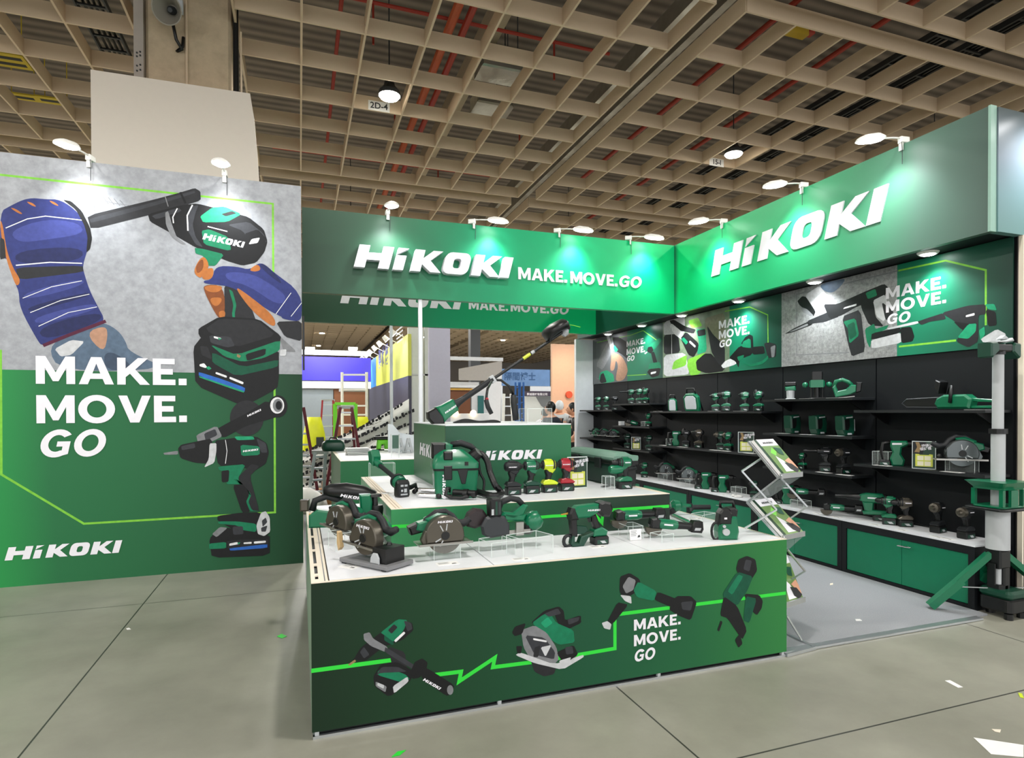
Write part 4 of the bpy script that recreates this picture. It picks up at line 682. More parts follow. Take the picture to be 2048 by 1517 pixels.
# ================================================================== power tools (local frame: x to the nose, z up, y to the left side)
M_acr2 = mat('acrylic_sheet', '#e6f2ef', .04, var=0, alpha=.05); M_visor = mat('smoked_visor', '#9fb0ac', .08, var=0, alpha=.35)
YB = Matrix(((1, 0, 0, 0), (0, 0, 1, 0), (0, 1, 0, 0), (0, 0, 0, 1)))     # prism drawn in x,y instead of x,z
def quad_print(b, mt, pts, y):
    b.m(mt); b.poly([(x, y, z) for x, z in (pts if y < 0 else pts[::-1])])
def side_logo(t, x, z, L, side=-1, mt=None, y=.04, up=0.0, name='logo'):
    h = L/LOGO_W; c, s = math.cos(up), math.sin(up)
    if side < 0: M = frame_on((x, -y, z), (c, 0, s), (-s, 0, c), .0006)
    else: M = frame_on((x+L, y, z), (-c, 0, s), (s, 0, c), .0006)
    return put(LOGO, M, h*1.15, name, t, mt or M_print)
def battery(t, x0, x1, w, z0, h, label=True, band=None):
    b = MB().m(M_ink); b.prism([(x0, z0+.004), (x0+.006, z0), (x1-.006, z0), (x1, z0+.006), (x1, z0+h*.8), (x1-.01, z0+h), (x0+.01, z0+h), (x0, z0+h*.8)], -w/2, w/2, .006)
    o = b.done('battery', t)
    if label:
        for s in (-1, 1):
            b = MB(); y = s*(w/2+.0006); xa, xb = x0+(x1-x0)*.12, x0+(x1-x0)*.85
            quad_print(b, band or M_teal_d, [(xa, z0+h*.15), (xb, z0+h*.15), (xb, z0+h*.6), (xa, z0+h*.6)], y)
            quad_print(b, M_lgrey, [(xa+.008, z0+h*.2), (xa+(xb-xa)*.5, z0+h*.2), (xa+(xb-xa)*.75, z0+h*.5), (xa+(xb-xa)*.3, z0+h*.5)], y+s*.0004)
            b.done('label', o, smooth='flat2d')
    return o
def driver(lb, cat='driver', col=None, kind='impact', loc=(0, 0, 0), rz=0.0, group=None, logo=False, s=1.0, name=None, foot_col=None, detail=True):
    """pistol driver standing on its battery"""
    col = col or M_teal; foot_col = foot_col or col
    t = thing(name or ('drill_driver' if kind != 'impact' else 'impact_driver'), lb, cat, loc, rz, group); t.scale = (s, s, s)
    zc = .2; back = -.062; nose = dict(impact=.075, drill=.105, wrench=.09, long=.19, angle=.03, pistol=.06)[kind]
    battery(t, -.055, .052, .076, 0, .058)
    b = MB().m(foot_col); b.prism([(-.052, .058), (.05, .058), (.058, .07), (.03, .088), (-.012, .098), (-.045, .09), (-.058, .072)], -.036, .036, .006); b.done('foot', t)
    b = MB().m(M_ink); b.prism([(-.034, .085), (.006, .09), (.016, .13), (.024, .172), (-.03, .18), (-.036, .15), (-.026, .12)], -.019, .019, .008); b.done('grip', t)
    b = MB().m(col); b.prism([(-.008, .148), (.02, .14), (.042, .165), (.04, .19), (-.03, .19), (-.03, .168)], -.022, .022, .006); b.done('trigger_guard', t)
    b = MB().m(M_ink); b.prism([(.012, .128), (.024, .128), (.03, .16), (.016, .16)], -.012, .012, .003); b.done('trigger', t)
    b = MB().m(col); b.lathe((back+.015, 0, zc), (.085, 0, 0), [(0, .034), (.1, .036), (.85, .036), (1, .033)], 16); b.prism([(-.035, zc+.028), (.02, zc+.028), (.012, zc+.042), (-.03, zc+.042)], -.02, .02, .004); b.done('motor_housing', t, smooth='auto')
    b = MB().m(M_rub); b.lathe((back+.016, 0, zc), (-.018, 0, 0), [(0, .035), (.6, .03), (1, .018)], 16); b.lathe((.022, 0, zc), (.012, 0, 0), [(0, .0375), (1, .036)], 16); b.done('end_cap', t, smooth='auto')
    b = MB().m(M_ink if kind != 'wrench' else M_dsteel)
    if kind == 'impact': b.lathe((.034, 0, zc), (nose-.034, 0, 0), [(0, .034), (.45, .026), (.75, .016), (1, .012)], 14)
    elif kind in ('drill', 'long'): b.lathe((.034, 0, zc), (nose-.034, 0, 0), [(0, .033), (.3, .031), (.35, .024), (.75, .023), (1, .012)] if kind == 'drill' else [(0, .03), (.2, .03), (.22, .014), (1, .012)], 14)
    elif kind == 'wrench': b.lathe((.034, 0, zc), (nose-.034, 0, 0), [(0, .04), (.5, .036), (.6, .02), (1, .013)], 14)
    elif kind == 'angle': b.lathe((.03, 0, zc-.01), (0, 0, .075), [(0, .028), (.5, .03), (.8, .02), (1, .01)], 14)
    elif kind == 'pistol': b.lathe((.034, 0, zc), (.03, 0, 0), [(0, .034), (1, .014)], 14)
    b.done('nose', t, smooth='auto')
    if logo:
        for sd in (-1, 1): side_logo(t, -.04, zc-.006, .05, sd, y=.0365)
    elif detail:
        b = MB()
        for sd in (-1, 1): quad_print(b, M_print, [(-.038, zc-.003), (.008, zc-.003), (.009, zc+.004), (-.037, zc+.004)], sd*.0366)
        b.done('logo', t, smooth='flat2d')
    return t
def hammer(lb, loc, rz, s=1.0, upright=False, tube=True, name='rotary_hammer', cat='hammer drill'):
    """rotary hammer: long nose, D handle, hanging motor"""
    t = thing(name, lb, cat, loc, rz); t.scale = (s, s, s)
    if upright:     # boxy two-battery body standing on its motor end, nose upward/left
        b = MB().m(M_teal); b.prism([(-.06, 0), (.02, 0), (.036, .06), (.016, .115), (.034, .165), (.03, .212), (-.085, .215), (-.105, .185), (-.05, .155), (-.044, .1), (-.072, .05)], -.038, .038, .012); b.done('body', t)
        b = MB().m(M_ink); b.lathe((-.09, 0, .19), (-.085, 0, 0), [(0, .032), (.6, .028), (.7, .018), (1, .014)], 14); b.done('nose', t, smooth='auto')
        b = MB().m(M_ink); b.tube([(.03, 0, .2), (.085, 0, .19), (.095, 0, .12), (.08, 0, .04), (.03, 0, .02)], .016, 8); b.done('handle', t, smooth=True)
        battery(t, .03, .12, .075, 0, .05); b = MB().m(M_print); quad_print(b, M_print, [(-.05, .182), (.02, .18), (.02, .194), (-.05, .196)], .0386); b.done('logo', t, smooth='flat2d')
        if tube: b = MB().m(M_ink); b.cyl((-.11, .03, 0), (-.11, .03, .13), .012); b.done('side_grip', t)
        return t
    b = MB().m(M_teal); b.prism([(-.1, .15), (.05, .155), (.08, .17), (.08, .22), (.03, .235), (-.09, .235), (-.12, .2)], -.036, .036, .01); b.prism([(-.02, .06), (.04, .08), (.06, .16), (-.03, .16)], -.034, .034, .01); b.done('body', t)
    b = MB().m(M_ink); b.lathe((.07, 0, .195), (.2, 0, 0), [(0, .034), (.25, .03), (.5, .024), (.55, .017), (1, .014)], 14); b.done('nose', t, smooth='auto')
    b = MB().m(M_ink); b.tube([(-.1, 0, .22), (-.145, 0, .2), (-.15, 0, .13), (-.12, 0, .07), (-.06, 0, .06)], .017, 8); b.done('handle', t, smooth=True)
    b = MB().m(M_teal); b.prism([(-.13, .05), (.05, .05), (.06, .075), (-.02, .09), (-.12, .085)], -.04, .04, .008); b.done('foot', t)
    battery(t, -.13, -.02, .08, 0, .052); b = MB(); quad_print(b, M_print, [(-.06, .19), (.02, .19), (.02, .202), (-.06, .202)], .0365); b.done('logo', t, smooth='flat2d'); return t
def saw(lb, loc, rz, s=1.0, guard=None, logo=True, bevel=0.0, name='circular_saw', r=.085, rot=None, flip=1, visor=False):
    """circular saw resting on its base plate (z=0), blade below, blade side faces -y"""
    g = guard or M_dsteel
    t = thing(name, lb, 'circular saw', loc, rz, rot=rot); t.scale = (s*flip, s, s)
    b = MB().m(M_steel); b.box(-.16, .15, -.06, .09, -.006, 0, .002); b.box(-.16, .15, -.062, -.058, -.006, .006); b.done('base_plate', t)
    cz = .045
    b = MB().m(M_dsteel); b.lathe((0, -.026, cz), (0, -.004, 0), [(0, r), (1, r)], 36); o = b.done('blade', t)
    b = MB().m(M_steel); b.cyl((0, -.03, cz), (0, -.036, cz), .022, n=16); b.m(M_ink); b.cyl((0, -.036, cz), (0, -.044, cz), .011, n=6); b.done('arbor_bolt', o)
    out = arc(0, cz, r+.016, r+.016, -20, 200, 24); b = MB().m(g); b.prism(out, -.052, .012, .006); b.prism([(.05, cz+.04), (r+.016, cz+.03), (r+.04, cz-.02), (r+.03, .002), (.06, .002)], -.04, .005, .004); b.done('upper_guard', t, smooth='auto')
    b = MB().m(g if not visor else M_visor); b.prism(arc(0, cz, r+.008, r+.008, 195, 335, 18)+arc(0, cz, r*.55, r*.55, 335, 195, 14), -.04, -.03); b.done('lower_guard', t)
    b = MB().m(M_ink); b.prism(arc(0, cz, .024, .024, 0, 360, 18), -.056, -.05, .002)
    for a in (62, 98, 300, 332): 
        c, q = math.cos(math.radians(a)), math.sin(math.radians(a)); b.m(M_lgrey); b.bar((.03*c, -.054, cz+.03*q), (.066*c, -.054, cz+.066*q), .006, .004, (0, 1, 0))
    b.done('guard_ribs', t)
    b = MB().m(M_teal); b.lathe((.0, .01, cz+.03), (0, .12, 0), [(0, .046), (.15, .05), (.8, .048), (1, .036)], 18); b.prism([(-.02, cz+.06), (.07, cz+.05), (.1, cz+.09), (.03, cz+.12), (-.03, cz+.11)], -.0, .07, .01); b.done('motor_housing', t, smooth='auto')
    b = MB().m(M_rub); b.tube([(.115, .03, .07), (.085, .03, .125), (.03, .03, .165), (-.02, .03, .168), (-.06, .03, .14), (-.085, .03, .1), (-.13, .03, .092), (-.17, .03, .115)], [.02, .021, .019, .018, .02, .024, .023, .018], 10); b.done('handle', t, smooth=True)
    b = MB().m(M_teal); b.prism([(.03, .1), (.11, .06), (.15, .075), (.14, .115), (.06, .135)], .005, .075, .008); b.done('rear_housing', t)
    battery(t, .07, .16, .08, .055, .055) if False else None
    b = MB().m(M_ink); b.prism([(.1, .06), (.175, .045), (.19, .09), (.12, .115)], .02, .1, .008); b.done('battery', t)
    b = MB().m(M_ink); b.lathe((-.12, .03, .004), (0, 0, .03), [(0, .012), (.5, .018), (1, .012)], 10); b.done('depth_knob', t)
    if logo: side_logo(t, -.045, cz+.062, .085, -1, y=.0526)
    return t
def acrylic(lb, p0, p1, depth, h, group=None, card=None, z=None, panels='box', name='acrylic_stand'):
    """clear riser: p0,p1 = front bottom corners"""
    p0, p1 = Vector(p0), Vector(p1); u = p1-p0; L = u.length; t = thing(name, lb, 'acrylic stand', p0, math.atan2(u.y, u.x), group)
    e = .003
    b = MB().m(M_acr2); b.box(0, L, 0, depth, h-e, h); b.box(0, e, 0, depth, 0, h-e); b.box(L-e, L, 0, depth, 0, h-e)
    if panels == 'box': b.box(e, L-e, 0, e, 0, h-e)
    b.done('sheet', t)
    b = MB().m(M_acre); w = .0024
    for y in (0, depth):
        b.box(-w/2, L+w/2, y-w/2, y+w/2, h-w, h+.0003)
        for x in (0, L): b.box(x-w/2, x+w/2, y-w/2, y+w/2, 0, h-w)
    for x in (0, L): b.box(x-w/2, x+w/2, 0, depth, h-w, h+.0003)
    b.done('polished_edge', t)
    return t
def card(lb, p, rz, w=.11, d=.075, group=None, tilt=0.0):
    t = thing('spec_card', lb, 'card', p, rz, group, rot=(tilt, 0, rz))
    b = MB().m(M_paper); b.box(-w/2, w/2, -d/2, d/2, 0, .0016); b.done('sheet', t)
    b = MB().m(M_grey)
    for k in range(4): b.poly([(-w*.42, d*(.36-.14*k), .0019), (w*(.1-.06*(k % 2)), d*(.36-.14*k), .0019), (w*(.1-.06*(k % 2)), d*(.31-.14*k), .0019), (-w*.42, d*(.31-.14*k), .0019)][::-1])
    b.m(M_dgrey); b.poly([(w*.15, -d*.3, .0019), (w*.4, -d*.25, .0019), (w*.36, -d*.05, .0019), (w*.2, -d*.1, .0019)]); b.done('print', t, smooth='flat2d'); return t
def G(x, y, z): return W(x, y, 'z', z)
VIEW = lambda p: math.atan2(p[1], p[0])          # bearing of the sight line at a spot
def face_left(p, d=0): return VIEW(p)+PI/2+math.radians(d)      # nose to the left of the picture as seen
def face_right(p, d=0): return VIEW(p)-PI/2+math.radians(d)
def qr_sign(lb, p, rz, h=.22):
    w = h*.69; t = thing('info_sign', lb, 'sign', p, rz)
    b = MB().m(M_acre); b.box(-w/2-.006, w/2+.006, 0, .006, 0, h+.006, .002); b.box(-w/2, w/2, 0, .05, 0, .004); b.done('holder', t)
    b = MB().m(mat('sign_green', '#1d3a2c', .4)); b.poly([(-w/2, -.0006, .006), (w/2, -.0006, .006), (w/2, -.0006, h), (-w/2, -.0006, h)])
    y = -.0010; b.m(IK['k2']); b.poly([(-w/2, y, h*.55), (-w*.05, y, h*.55), (w*.12, y, h), (-w/2, y, h)]); y -= .0003
    b.m(IK['tan']); b.poly([(-w*.42, y, h*.62), (-w*.3, y, h*.8), (-w*.38, y, h*.98), (-w*.22, y, h*.98), (-w*.12, y, h*.82), (-w*.2, y, h*.6)]); b.done('print', t, smooth='flat2d')
    b = MB().m(mat('sign_yellow', '#c8cf4e', .45)); y = -.0012
    b.poly([(x*w, y, q*h) for x, q in ((-.38, .09), (.4, .09), (.4, .54), (.25, .55), (.22, .52), (-.18, .52), (-.22, .55), (-.38, .55))]); b.done('yellow_panel', t, smooth='flat2d')
    b = MB().m(mat('pale_panel', '#e4dfc4', .5)); y = -.0018
    for cx in (-.15, .17):
        for cz in (.2, .4): b.poly([((cx-.14)*w, y, (cz-.08)*h), ((cx+.14)*w, y, (cz-.08)*h), ((cx+.14)*w, y, (cz+.08)*h), ((cx-.14)*w, y, (cz+.08)*h)])
    b.done('pale_squares', t, smooth='flat2d')
    for k, (tx, x, z) in enumerate((('掃碼追蹤', -.1, .8), ('領好禮', -.17, .68))):
        bm2 = font_bm(tx, h*.12, .016); b = MB().m(M_print); b.add(bm2, frame_on((x*w, -.002, z*h), (1, 0, .16), (-.16, 0, 1))); bm2.free(); b.done('lettering', t, smooth='flat2d')
    return t
# ================================================================== on the front counter
# saw in a grey tray, front left
pL, pF, pR = G(678, 1127, CT), G(773, 1147, CT), G(810, 1128, CT)
ux = (pF-pL); rz = math.atan2(ux.y, ux.x); LT = ux.length; DT = (pR-pF).length
t = thing('saw_tray', 'grey tray under the front left circular saw', 'tray', pL, rz)
b = MB().m(mat('tray_grey', '#77787a', .5)); b.box(0, LT, 0, DT, .008, .03, .004); b.done('plate', t)
b = MB().m(M_rub); b.box(.01, .04, .01, DT-.01, 0, .008); b.box(LT-.05, LT-.02, .01, DT-.01, 0, .008); b.done('foot', t)
b = MB().m(M_ink); b.box(LT*.62, LT*.9, .03, DT-.03, .03, .11, .004); b.done('holder_block', t)
b = MB().m(M_lgrey); b.prism([(LT*.62, .03), (LT*.8, .03), (LT*.8, .06), (LT*.76, .085), (LT*.68, .085), (LT*.63, .06)], .014, .026, .003); b.done('end_stop', t)
c = pL+ux*.45+(pR-pF)*.5
s1 = saw('circular saw standing in the grey tray, white name on its brown guard', (c.x, c.y, CT+.1), rz, 1.0, rot=(0, math.radians(5), rz), flip=-1, logo=False)
b = MB().m(M_sand); b.prism([(.17, -.04), (.19, .04), (.205, .045), (.2, -.02), (.185, -.06)], -.06, -.03, .002); b.done('side_fence', s1)
b = MB(); hh = .1/LOGO_W; b.m(M_print); bm2 = flat(LOGO); b.add(bm2, Matrix.Scale(-1, 4, (1, 0, 0)) @ frame_on((-.055, -.0532, .1), (1, 0, 0), (0, 0, 1)) @ Matrix.Diagonal((hh, hh*1.15, hh, 1))); bm2.free(); b.done('logo', s1, smooth='flat2d')
card('spec card lying left of the saw tray', G(700, 1134, CT), rz+.1)
# second saw behind it on a riser
c = G(680, 1102, CT); a = acrylic('clear riser under the left rear circular saw', G(672, 1104, CT), G(705, 1099, CT), .12, .105)
s2 = saw('circular saw on a clear riser at the left rear, guard open', (G(676, 1095, CT).x+.03, G(676, 1095, CT).y+.06, CT+.107), rz-.06, 1.0, logo=False, rot=(0, math.radians(7), rz-.06), flip=-1)
# mitre-style sander with black dust bag, far left
p = G(668, 1050, CT); t = thing('dust_bag_planer', 'green planer with long black dust bag at the left rear of the counter', 'planer', (.16, 4.55, CT), math.radians(-8))
b = MB().m(M_teal); b.prism([(-.1, .0), (.12, 0), (.12, .05), (.08, .11), (-.04, .13), (-.1, .09)], -.045, .045, .012); b.done('body', t)
b = MB().m(M_rub); b.tube([(-.08, 0, .12), (-.06, 0, .19), (.02, 0, .22), (.08, 0, .2), (.13, 0, .19)], .024, 10); b.done('handle', t, smooth=True)
b = MB().m(M_ink); n = []
for k, (x, r1, z) in enumerate(((.0, .035, .26), (.05, .06, .262), (.16, .075, .255), (.28, .07, .235), (.36, .055, .21), (.4, .03, .195))): n.append([(x, r1*math.cos(2*PI*q/12), z+r1*.8*math.sin(2*PI*q/12)) for q in range(12)])
b.rings(n); bag = b.done('dust_bag', t, smooth=True)
put(LOGO, frame_on((.12, -.0775, .225), (1, 0, -.2), (.2, 0, 1)), .021, 'logo', bag, M_print)
b = MB().m(M_dsteel); b.box(-.16, -.1, -.04, .04, .12, .2, .01); b.done('battery', t)
b = MB().m(M_brass); b.box(-.1, -.02, -.03, .03, .03, .1, .004); b.done('side_plate', t)
# router with ball knobs beside it
p = G(737, 1052, CT); t = thing('plunge_router', 'green router with black mushroom knob beside the middle tier', 'router', (p.x-.02, 3.98, CT), 0)
b = MB().m(M_ink); b.cyl((0, 0, 0), (0, 0, .13), .022); b.box(-.05, .05, -.05, .05, 0, .012, .003); b.done('base', t)
b = MB().m(M_teal); b.prism([(-.075, .15), (-.02, .13), (-.01, .25), (-.02, .3), (-.09, .3), (-.085, .22)], -.035, .035, .01); b.done('body', t)
b = MB().m(M_ink); b.lathe((0.02, 0, .14), (0, 0, .085), [(0, .02), (.2, .04), (.7, .044), (1, .04)], 16); b.lathe((0.01, 0, .225), (0, 0, .07), [(0, .02), (.75, .016), (.8, .045), (1, .04)], 16); b.done('knob', t, smooth='auto')
# big circular saw facing the front
y3 = G(890, 1122, CT).y+.02; q = W(890, 1088, 'y', y3)
a = acrylic('clear riser under the big front circular saw', G(868, 1122, CT), G(921, 1117, CT), .1, q.z-CT-.008)
s3 = saw('big circular saw seen blade-on at the centre left of the counter', (q.x, q.y+.05, q.z), math.radians(3), 1.0, r=.095, flip=-1, logo=False)
b = MB(); hh = .085/LOGO_W; b.m(M_print); bm2 = flat(LOGO); b.add(bm2, Matrix.Scale(-1, 4, (1, 0, 0)) @ frame_on((-.045, -.0532, .117), (1, 0, 0), (0, 0, 1)) @ Matrix.Diagonal((hh, hh*1.1, hh, 1))); bm2.free(); b.done('logo', s3, smooth='flat2d')
card('spec card lying in front of the big circular saw', G(895, 1128, CT), .05, .12, .07)
# band saw on two risers
a1 = acrylic('left clear riser of the band saw', G(983, 1117, CT), G(1030, 1110, CT), .15, .085); a2 = acrylic('right clear riser of the band saw, with a tall front', G(1046, 1118, CT), G(1106, 1107, CT), .16, .108)
p = G(1020, 1100, CT); t = thing('band_saw', 'portable band saw lying on two clear risers, battery upright', 'band saw', (p.x, p.y+.05, CT+.1), math.radians(2))
def wheel(cx, cz, r): return arc(cx, cz, r, r*.92, 0, 360, 10)
b = MB().m(M_dgrey); b.prism([(-.17, .0), (-.13, -.025), (-.0, -.012), (-.0, .05), (-.03, .1), (-.09, .115), (-.15, .1), (-.18, .05)], -.05, -.01, .012); b.done('wheel_cover', t)
b = MB().m(mat('plum_black', '#2c2325', .4)); b.prism([(-.26, .08), (-.25, .045), (-.2, .03), (-.13, .05), (-.12, .1), (-.15, .14), (-.2, .15), (-.24, .125)], .0, .07, .014); b.done('motor_cap', t)
b = MB().m(M_teal); b.prism([(-.05, .1), (.03, .075), (.1, .1), (.13, .155), (.1, .165), (.03, .115), (-.03, .125)], -.03, .03, .01); b.prism([(-.03, .07), (.1, .06), (.12, .1), (-.03, .12)], -.03, .03, .01); b.done('frame', t)
b = MB().m(M_teal); b.lathe((.14, .02, .03), (.075, -.03, .05), [(0, .045), (.3, .062), (.7, .06), (1, .04)], 12); b.done('motor_housing', t, smooth='auto')
b = MB().m(M_ink); b.lathe((.14, .02, .03), (-.01, 0, -.055), [(0, .05), (.6, .046), (1, .03)], 12); b.done('gear_case', t, smooth='auto')
b = MB().m(M_rub); b.tube([(-.06, 0, .13), (-.04, 0, .18), (.02, 0, .2), (.07, 0, .19), (.11, 0, .15)], [.018, .02, .019, .019, .017], 10); b.done('handle', t, smooth=True)
b = MB().m(M_ink); b.prism([(-.125, .105), (-.055, .105), (-.05, .2), (-.065, .215), (-.115, .215), (-.13, .2)], -.055, .02, .008); bt = b.done('battery', t)
b = MB(); quad_print(b, M_lgrey, [(-.12, .115), (-.105, .115), (-.105, .15), (-.12, .15)], -.0556); quad_print(b, M_teal_d, [(-.095, .115), (-.082, .115), (-.082, .195), (-.095, .195)], -.0556); quad_print(b, M_dgrey, [(-.075, .12), (-.06, .12), (-.06, .19), (-.075, .19)], -.0556); b.done('label', bt, smooth='flat2d')
b = MB().m(M_steel); b.box(-.02, .14, -.032, -.03, -.01, .012); b.box(.04, .09, -.05, -.02, -.02, .06, .002); b.done('blade_guide', t)
card('spec card lying in front of the band saw risers', G(1042, 1119, CT), 0, .1, .06)
# nailer
p = G(1160, 1092, CT); t = thing('strip_nailer', 'large green strip nailer standing on magazine and battery', 'nailer', (p.x, p.y, CT), math.radians(180+2))
# local x points to picture left (nose)
b = MB().m(M_teal); b.prism([(.03, .175), (.06, .225), (.03, .25), (-.12, .255), (-.12, .205), (-.06, .175)], -.035, .035, .01); b.done('body', t)
b = MB().m(M_ink); b.prism([(-.115, .2), (-.12, .26), (-.15, .272), (-.2, .26), (-.215, .215), (-.19, .17), (-.14, .175)], -.045, .045, .014); b.done('rear_cap', t)
b = MB().m(M_ink); b.prism([(.02, .165), (.075, .165), (.085, .205), (.07, .24), (.04, .235)], -.034, .034, .01); b.done('nose_guard', t)
b = MB().m(M_brass); b.cyl((.075, 0, .205), (.13, 0, .2), .007, .004, 8); b.done('nose_tip', t)
b = MB().m(M_ink); b.prism([(.025, .06), (.062, .06), (.075, .175), (.03, .175)], -.022, .022, .006); b.done('magazine_column', t)
b = MB().m(M_teal_d); b.prism([(-.015, .0), (.06, .0), (.07, .02), (.06, .07), (.045, .07), (.045, .025), (.015, .022), (.0, .06), (-.06, .075), (-.13, .095), (-.14, .07), (-.05, .05)], -.026, .026, .006); b.done('magazine', t)
b = MB().m(M_teal_d); b.prism([(-.02, .07), (.03, .075), (.03, .13), (-.04, .12), (-.055, .09)], -.012, .012, .004); b.done('side_plate', t)
b = MB().m(M_rub); b.tube([(.082+.03*math.cos(a), 0, .035+.035*math.sin(a)) for a in [2*PI*k/14 for k in range(14)]], .011, 8, True); b.done('hook_ring', t, smooth=True)
b = MB().m(M_ink); b.prism([(-.075, .19), (-.105, .19), (-.14, .1), (-.1, .09), (-.08, .14)], -.02, .02, .008); b.prism([(-.05, .17), (-.07, .175), (-.075, .145), (-.06, .14)], -.01, .01, .003); b.done('grip', t)
b = MB().m(M_teal); b.prism([(-.08, .055), (-.17, .055), (-.18, .085), (-.14, .11), (-.085, .095)], -.038, .038, .008); b.done('foot', t)
battery(t, -.185, -.085, .078, 0, .055)
side_logo(t, -.11, .215, .075, 1, y=.0355, up=-.02)
card('spec card lying before the nailer battery', G(1195, 1094, CT), .0, .1, .06)
# cut-out tools at the right, with price card on the riser
a = acrylic('clear riser with an upright card at the right of the counter', G(1256, 1080, CT), G(1286, 1078, CT), .14, .085)
a = acrylic('empty clear riser at the front right of the counter', G(1324, 1087, CT), G(1347, 1083, CT), .1, .05)
p = G(1270, 1081, CT); card('upright white spec card leaning on the right riser', (p.x, p.y-.006, CT+.037), .03, .085, .07, tilt=math.radians(86))
def stick_tool(lb, p, rz, L=.3, tilt=0.0, head='pair'):
    t = thing('angle_grinder', lb, 'grinder', p, rz, rot=(0, tilt, rz))
    b = MB().m(M_teal); b.lathe((-.02, 0, .03), (.13, 0, 0), [(0, .03), (.2, .034), (.8, .033), (1, .026)], 14); b.done('motor_housing', t, smooth='auto')
    b = MB().m(M_ink); b.lathe((.11, 0, .03), (.1, 0, 0), [(0, .027), (.6, .023), (1, .026)], 12); b.done('grip', t, smooth='auto')
    b = MB().m(M_ink); b.prism([(-.07, .0), (-.015, .0), (-.01, .055), (-.04, .07), (-.075, .06), (-.08, .02)], -.036, .036, .01); b.done('gear_head', t)
    b = MB().m(M_dsteel); b.prism(arc(-.05, -.0, .055, .055, 180, 360, 12), -.02, .02, .003); b.done('disc_guard', t)
    b = MB().m(M_ink); b.prism([(.2, -.005), (.27, -.005), (.28, .02), (.27, .07), (.21, .07), (.2, .04)], -.038, .038, .008); o = b.done('battery', t)
    b = MB(); quad_print(b, M_lgrey, [(.215, .01), (.255, .012), (.26, .03), (.22, .028)], -.0385); b.done('label', o, smooth='flat2d')
    b = MB(); quad_print(b, M_print, [(.01, .026), (.07, .026), (.07, .036), (.01, .036)], -.0345); b.done('logo', t, smooth='flat2d'); return t
p = G(1262, 1074, CT); stick_tool('green angle grinder on the right clear riser with the card', (p.x, p.y+.07, CT+.1), math.radians(-8))
p = G(1335, 1078, CT); stick_tool('green cut-off grinder with battery at right, resting on the empty riser', (p.x-.02, p.y+.05, CT+.06), math.radians(-14), tilt=math.radians(6))
b = MB().m(M_chrome); q0, q1 = G(1348, 1042, CT), G(1392, 1062, CT); b.cyl((q0.x, q0.y, CT+.03), (q1.x, q1.y, CT+.03), .022, n=18); tag(b.done('dust_tube', smooth='auto'), 'shiny chrome tube lying behind the cut-off grinder', 'tube')
# shears on a riser behind right corner
a = acrylic('clear riser under the green pipe tool at the right rear of the counter', G(1405, 1046, CT), G(1431, 1041, CT), .1, .055)
p = G(1375, 1033, CT); t = thing('side_handle_grinder', 'green tool with bulbous head and black side grip, right rear of the counter', 'grinder', (p.x, p.y+.06, CT+.04), math.radians(-16))
b = MB().m(M_teal); b.lathe((-.1, 0, .03), (.09, 0, .01), [(0, .03), (.3, .05), (.8, .04), (1, .018)], 14); b.cyl((-.01, 0, .04), (.08, 0, .03), .014, n=10); b.done('body', t, smooth='auto')
b = MB().m(M_ink); b.lathe((-.1, 0, .02), (.02, 0, -.04), [(0, .04), (1, .035)], 12); b.done('head', t); b = MB().m(M_rub); b.cyl((.07, 0, .02), (.22, 0, .02), .02, n=12); b.cyl((.065, 0, .02), (.075, 0, .02), .032, n=14); b.done('side_grip', t, smooth='auto')
card('spec card lying near the right rear riser', G(1390, 1038, CT), -.2, .1, .07)
# small pump
p = G(1452, 1078, CT); t = thing('pressure_pump', 'small green and black upright pump with carry handle at the right end of the counter', 'pump', p, math.radians(-20))
b = MB().m(M_teal); b.prism([(-.06, .0), (.06, 0), (.07, .05), (.055, .15), (-.05, .15), (-.065, .05)], -.05, .06, .012); b.done('body', t)
b = MB().m(M_ink); b.prism([(-.066, .1), (.02, .1), (.025, .17), (.0, .2), (-.04, .2), (-.06, .17)], -.056, .03, .01); b.prism([(.0, .14), (.06, .12), (.07, .19), (.05, .205), (.01, .2)], -.03, .06, .01); b.done('battery_bay', t)
b = MB().m(M_ink); b.tube([(-.03, .02, .195), (-.03, .02, .235), (.05, .02, .235), (.06, .02, .195)], .012, 8); b.done('handle', t, smooth=True)
b = MB().m(M_ink); b.tube([(-.075+.028*math.cos(a), -.03, .055+.055*math.sin(a)) for a in [2*PI*k/16 for k in range(16)]], .008, 8, True); b.done('hose_ring', t, smooth=True)
b = MB().m(M_lgrey); b.cyl((-.02, -.05, .055), (-.02, -.07, .055), .022, n=14); b.cyl((-.03, -.05, .09), (-.03, -.062, .09), .01, n=10); b.done('gauge', t)
b = MB(); quad_print(b, M_print, [(-.03, .135), (-.012, .135), (-.012, .147), (-.03, .147)], -.0565); b.done('label', t, smooth='flat2d')

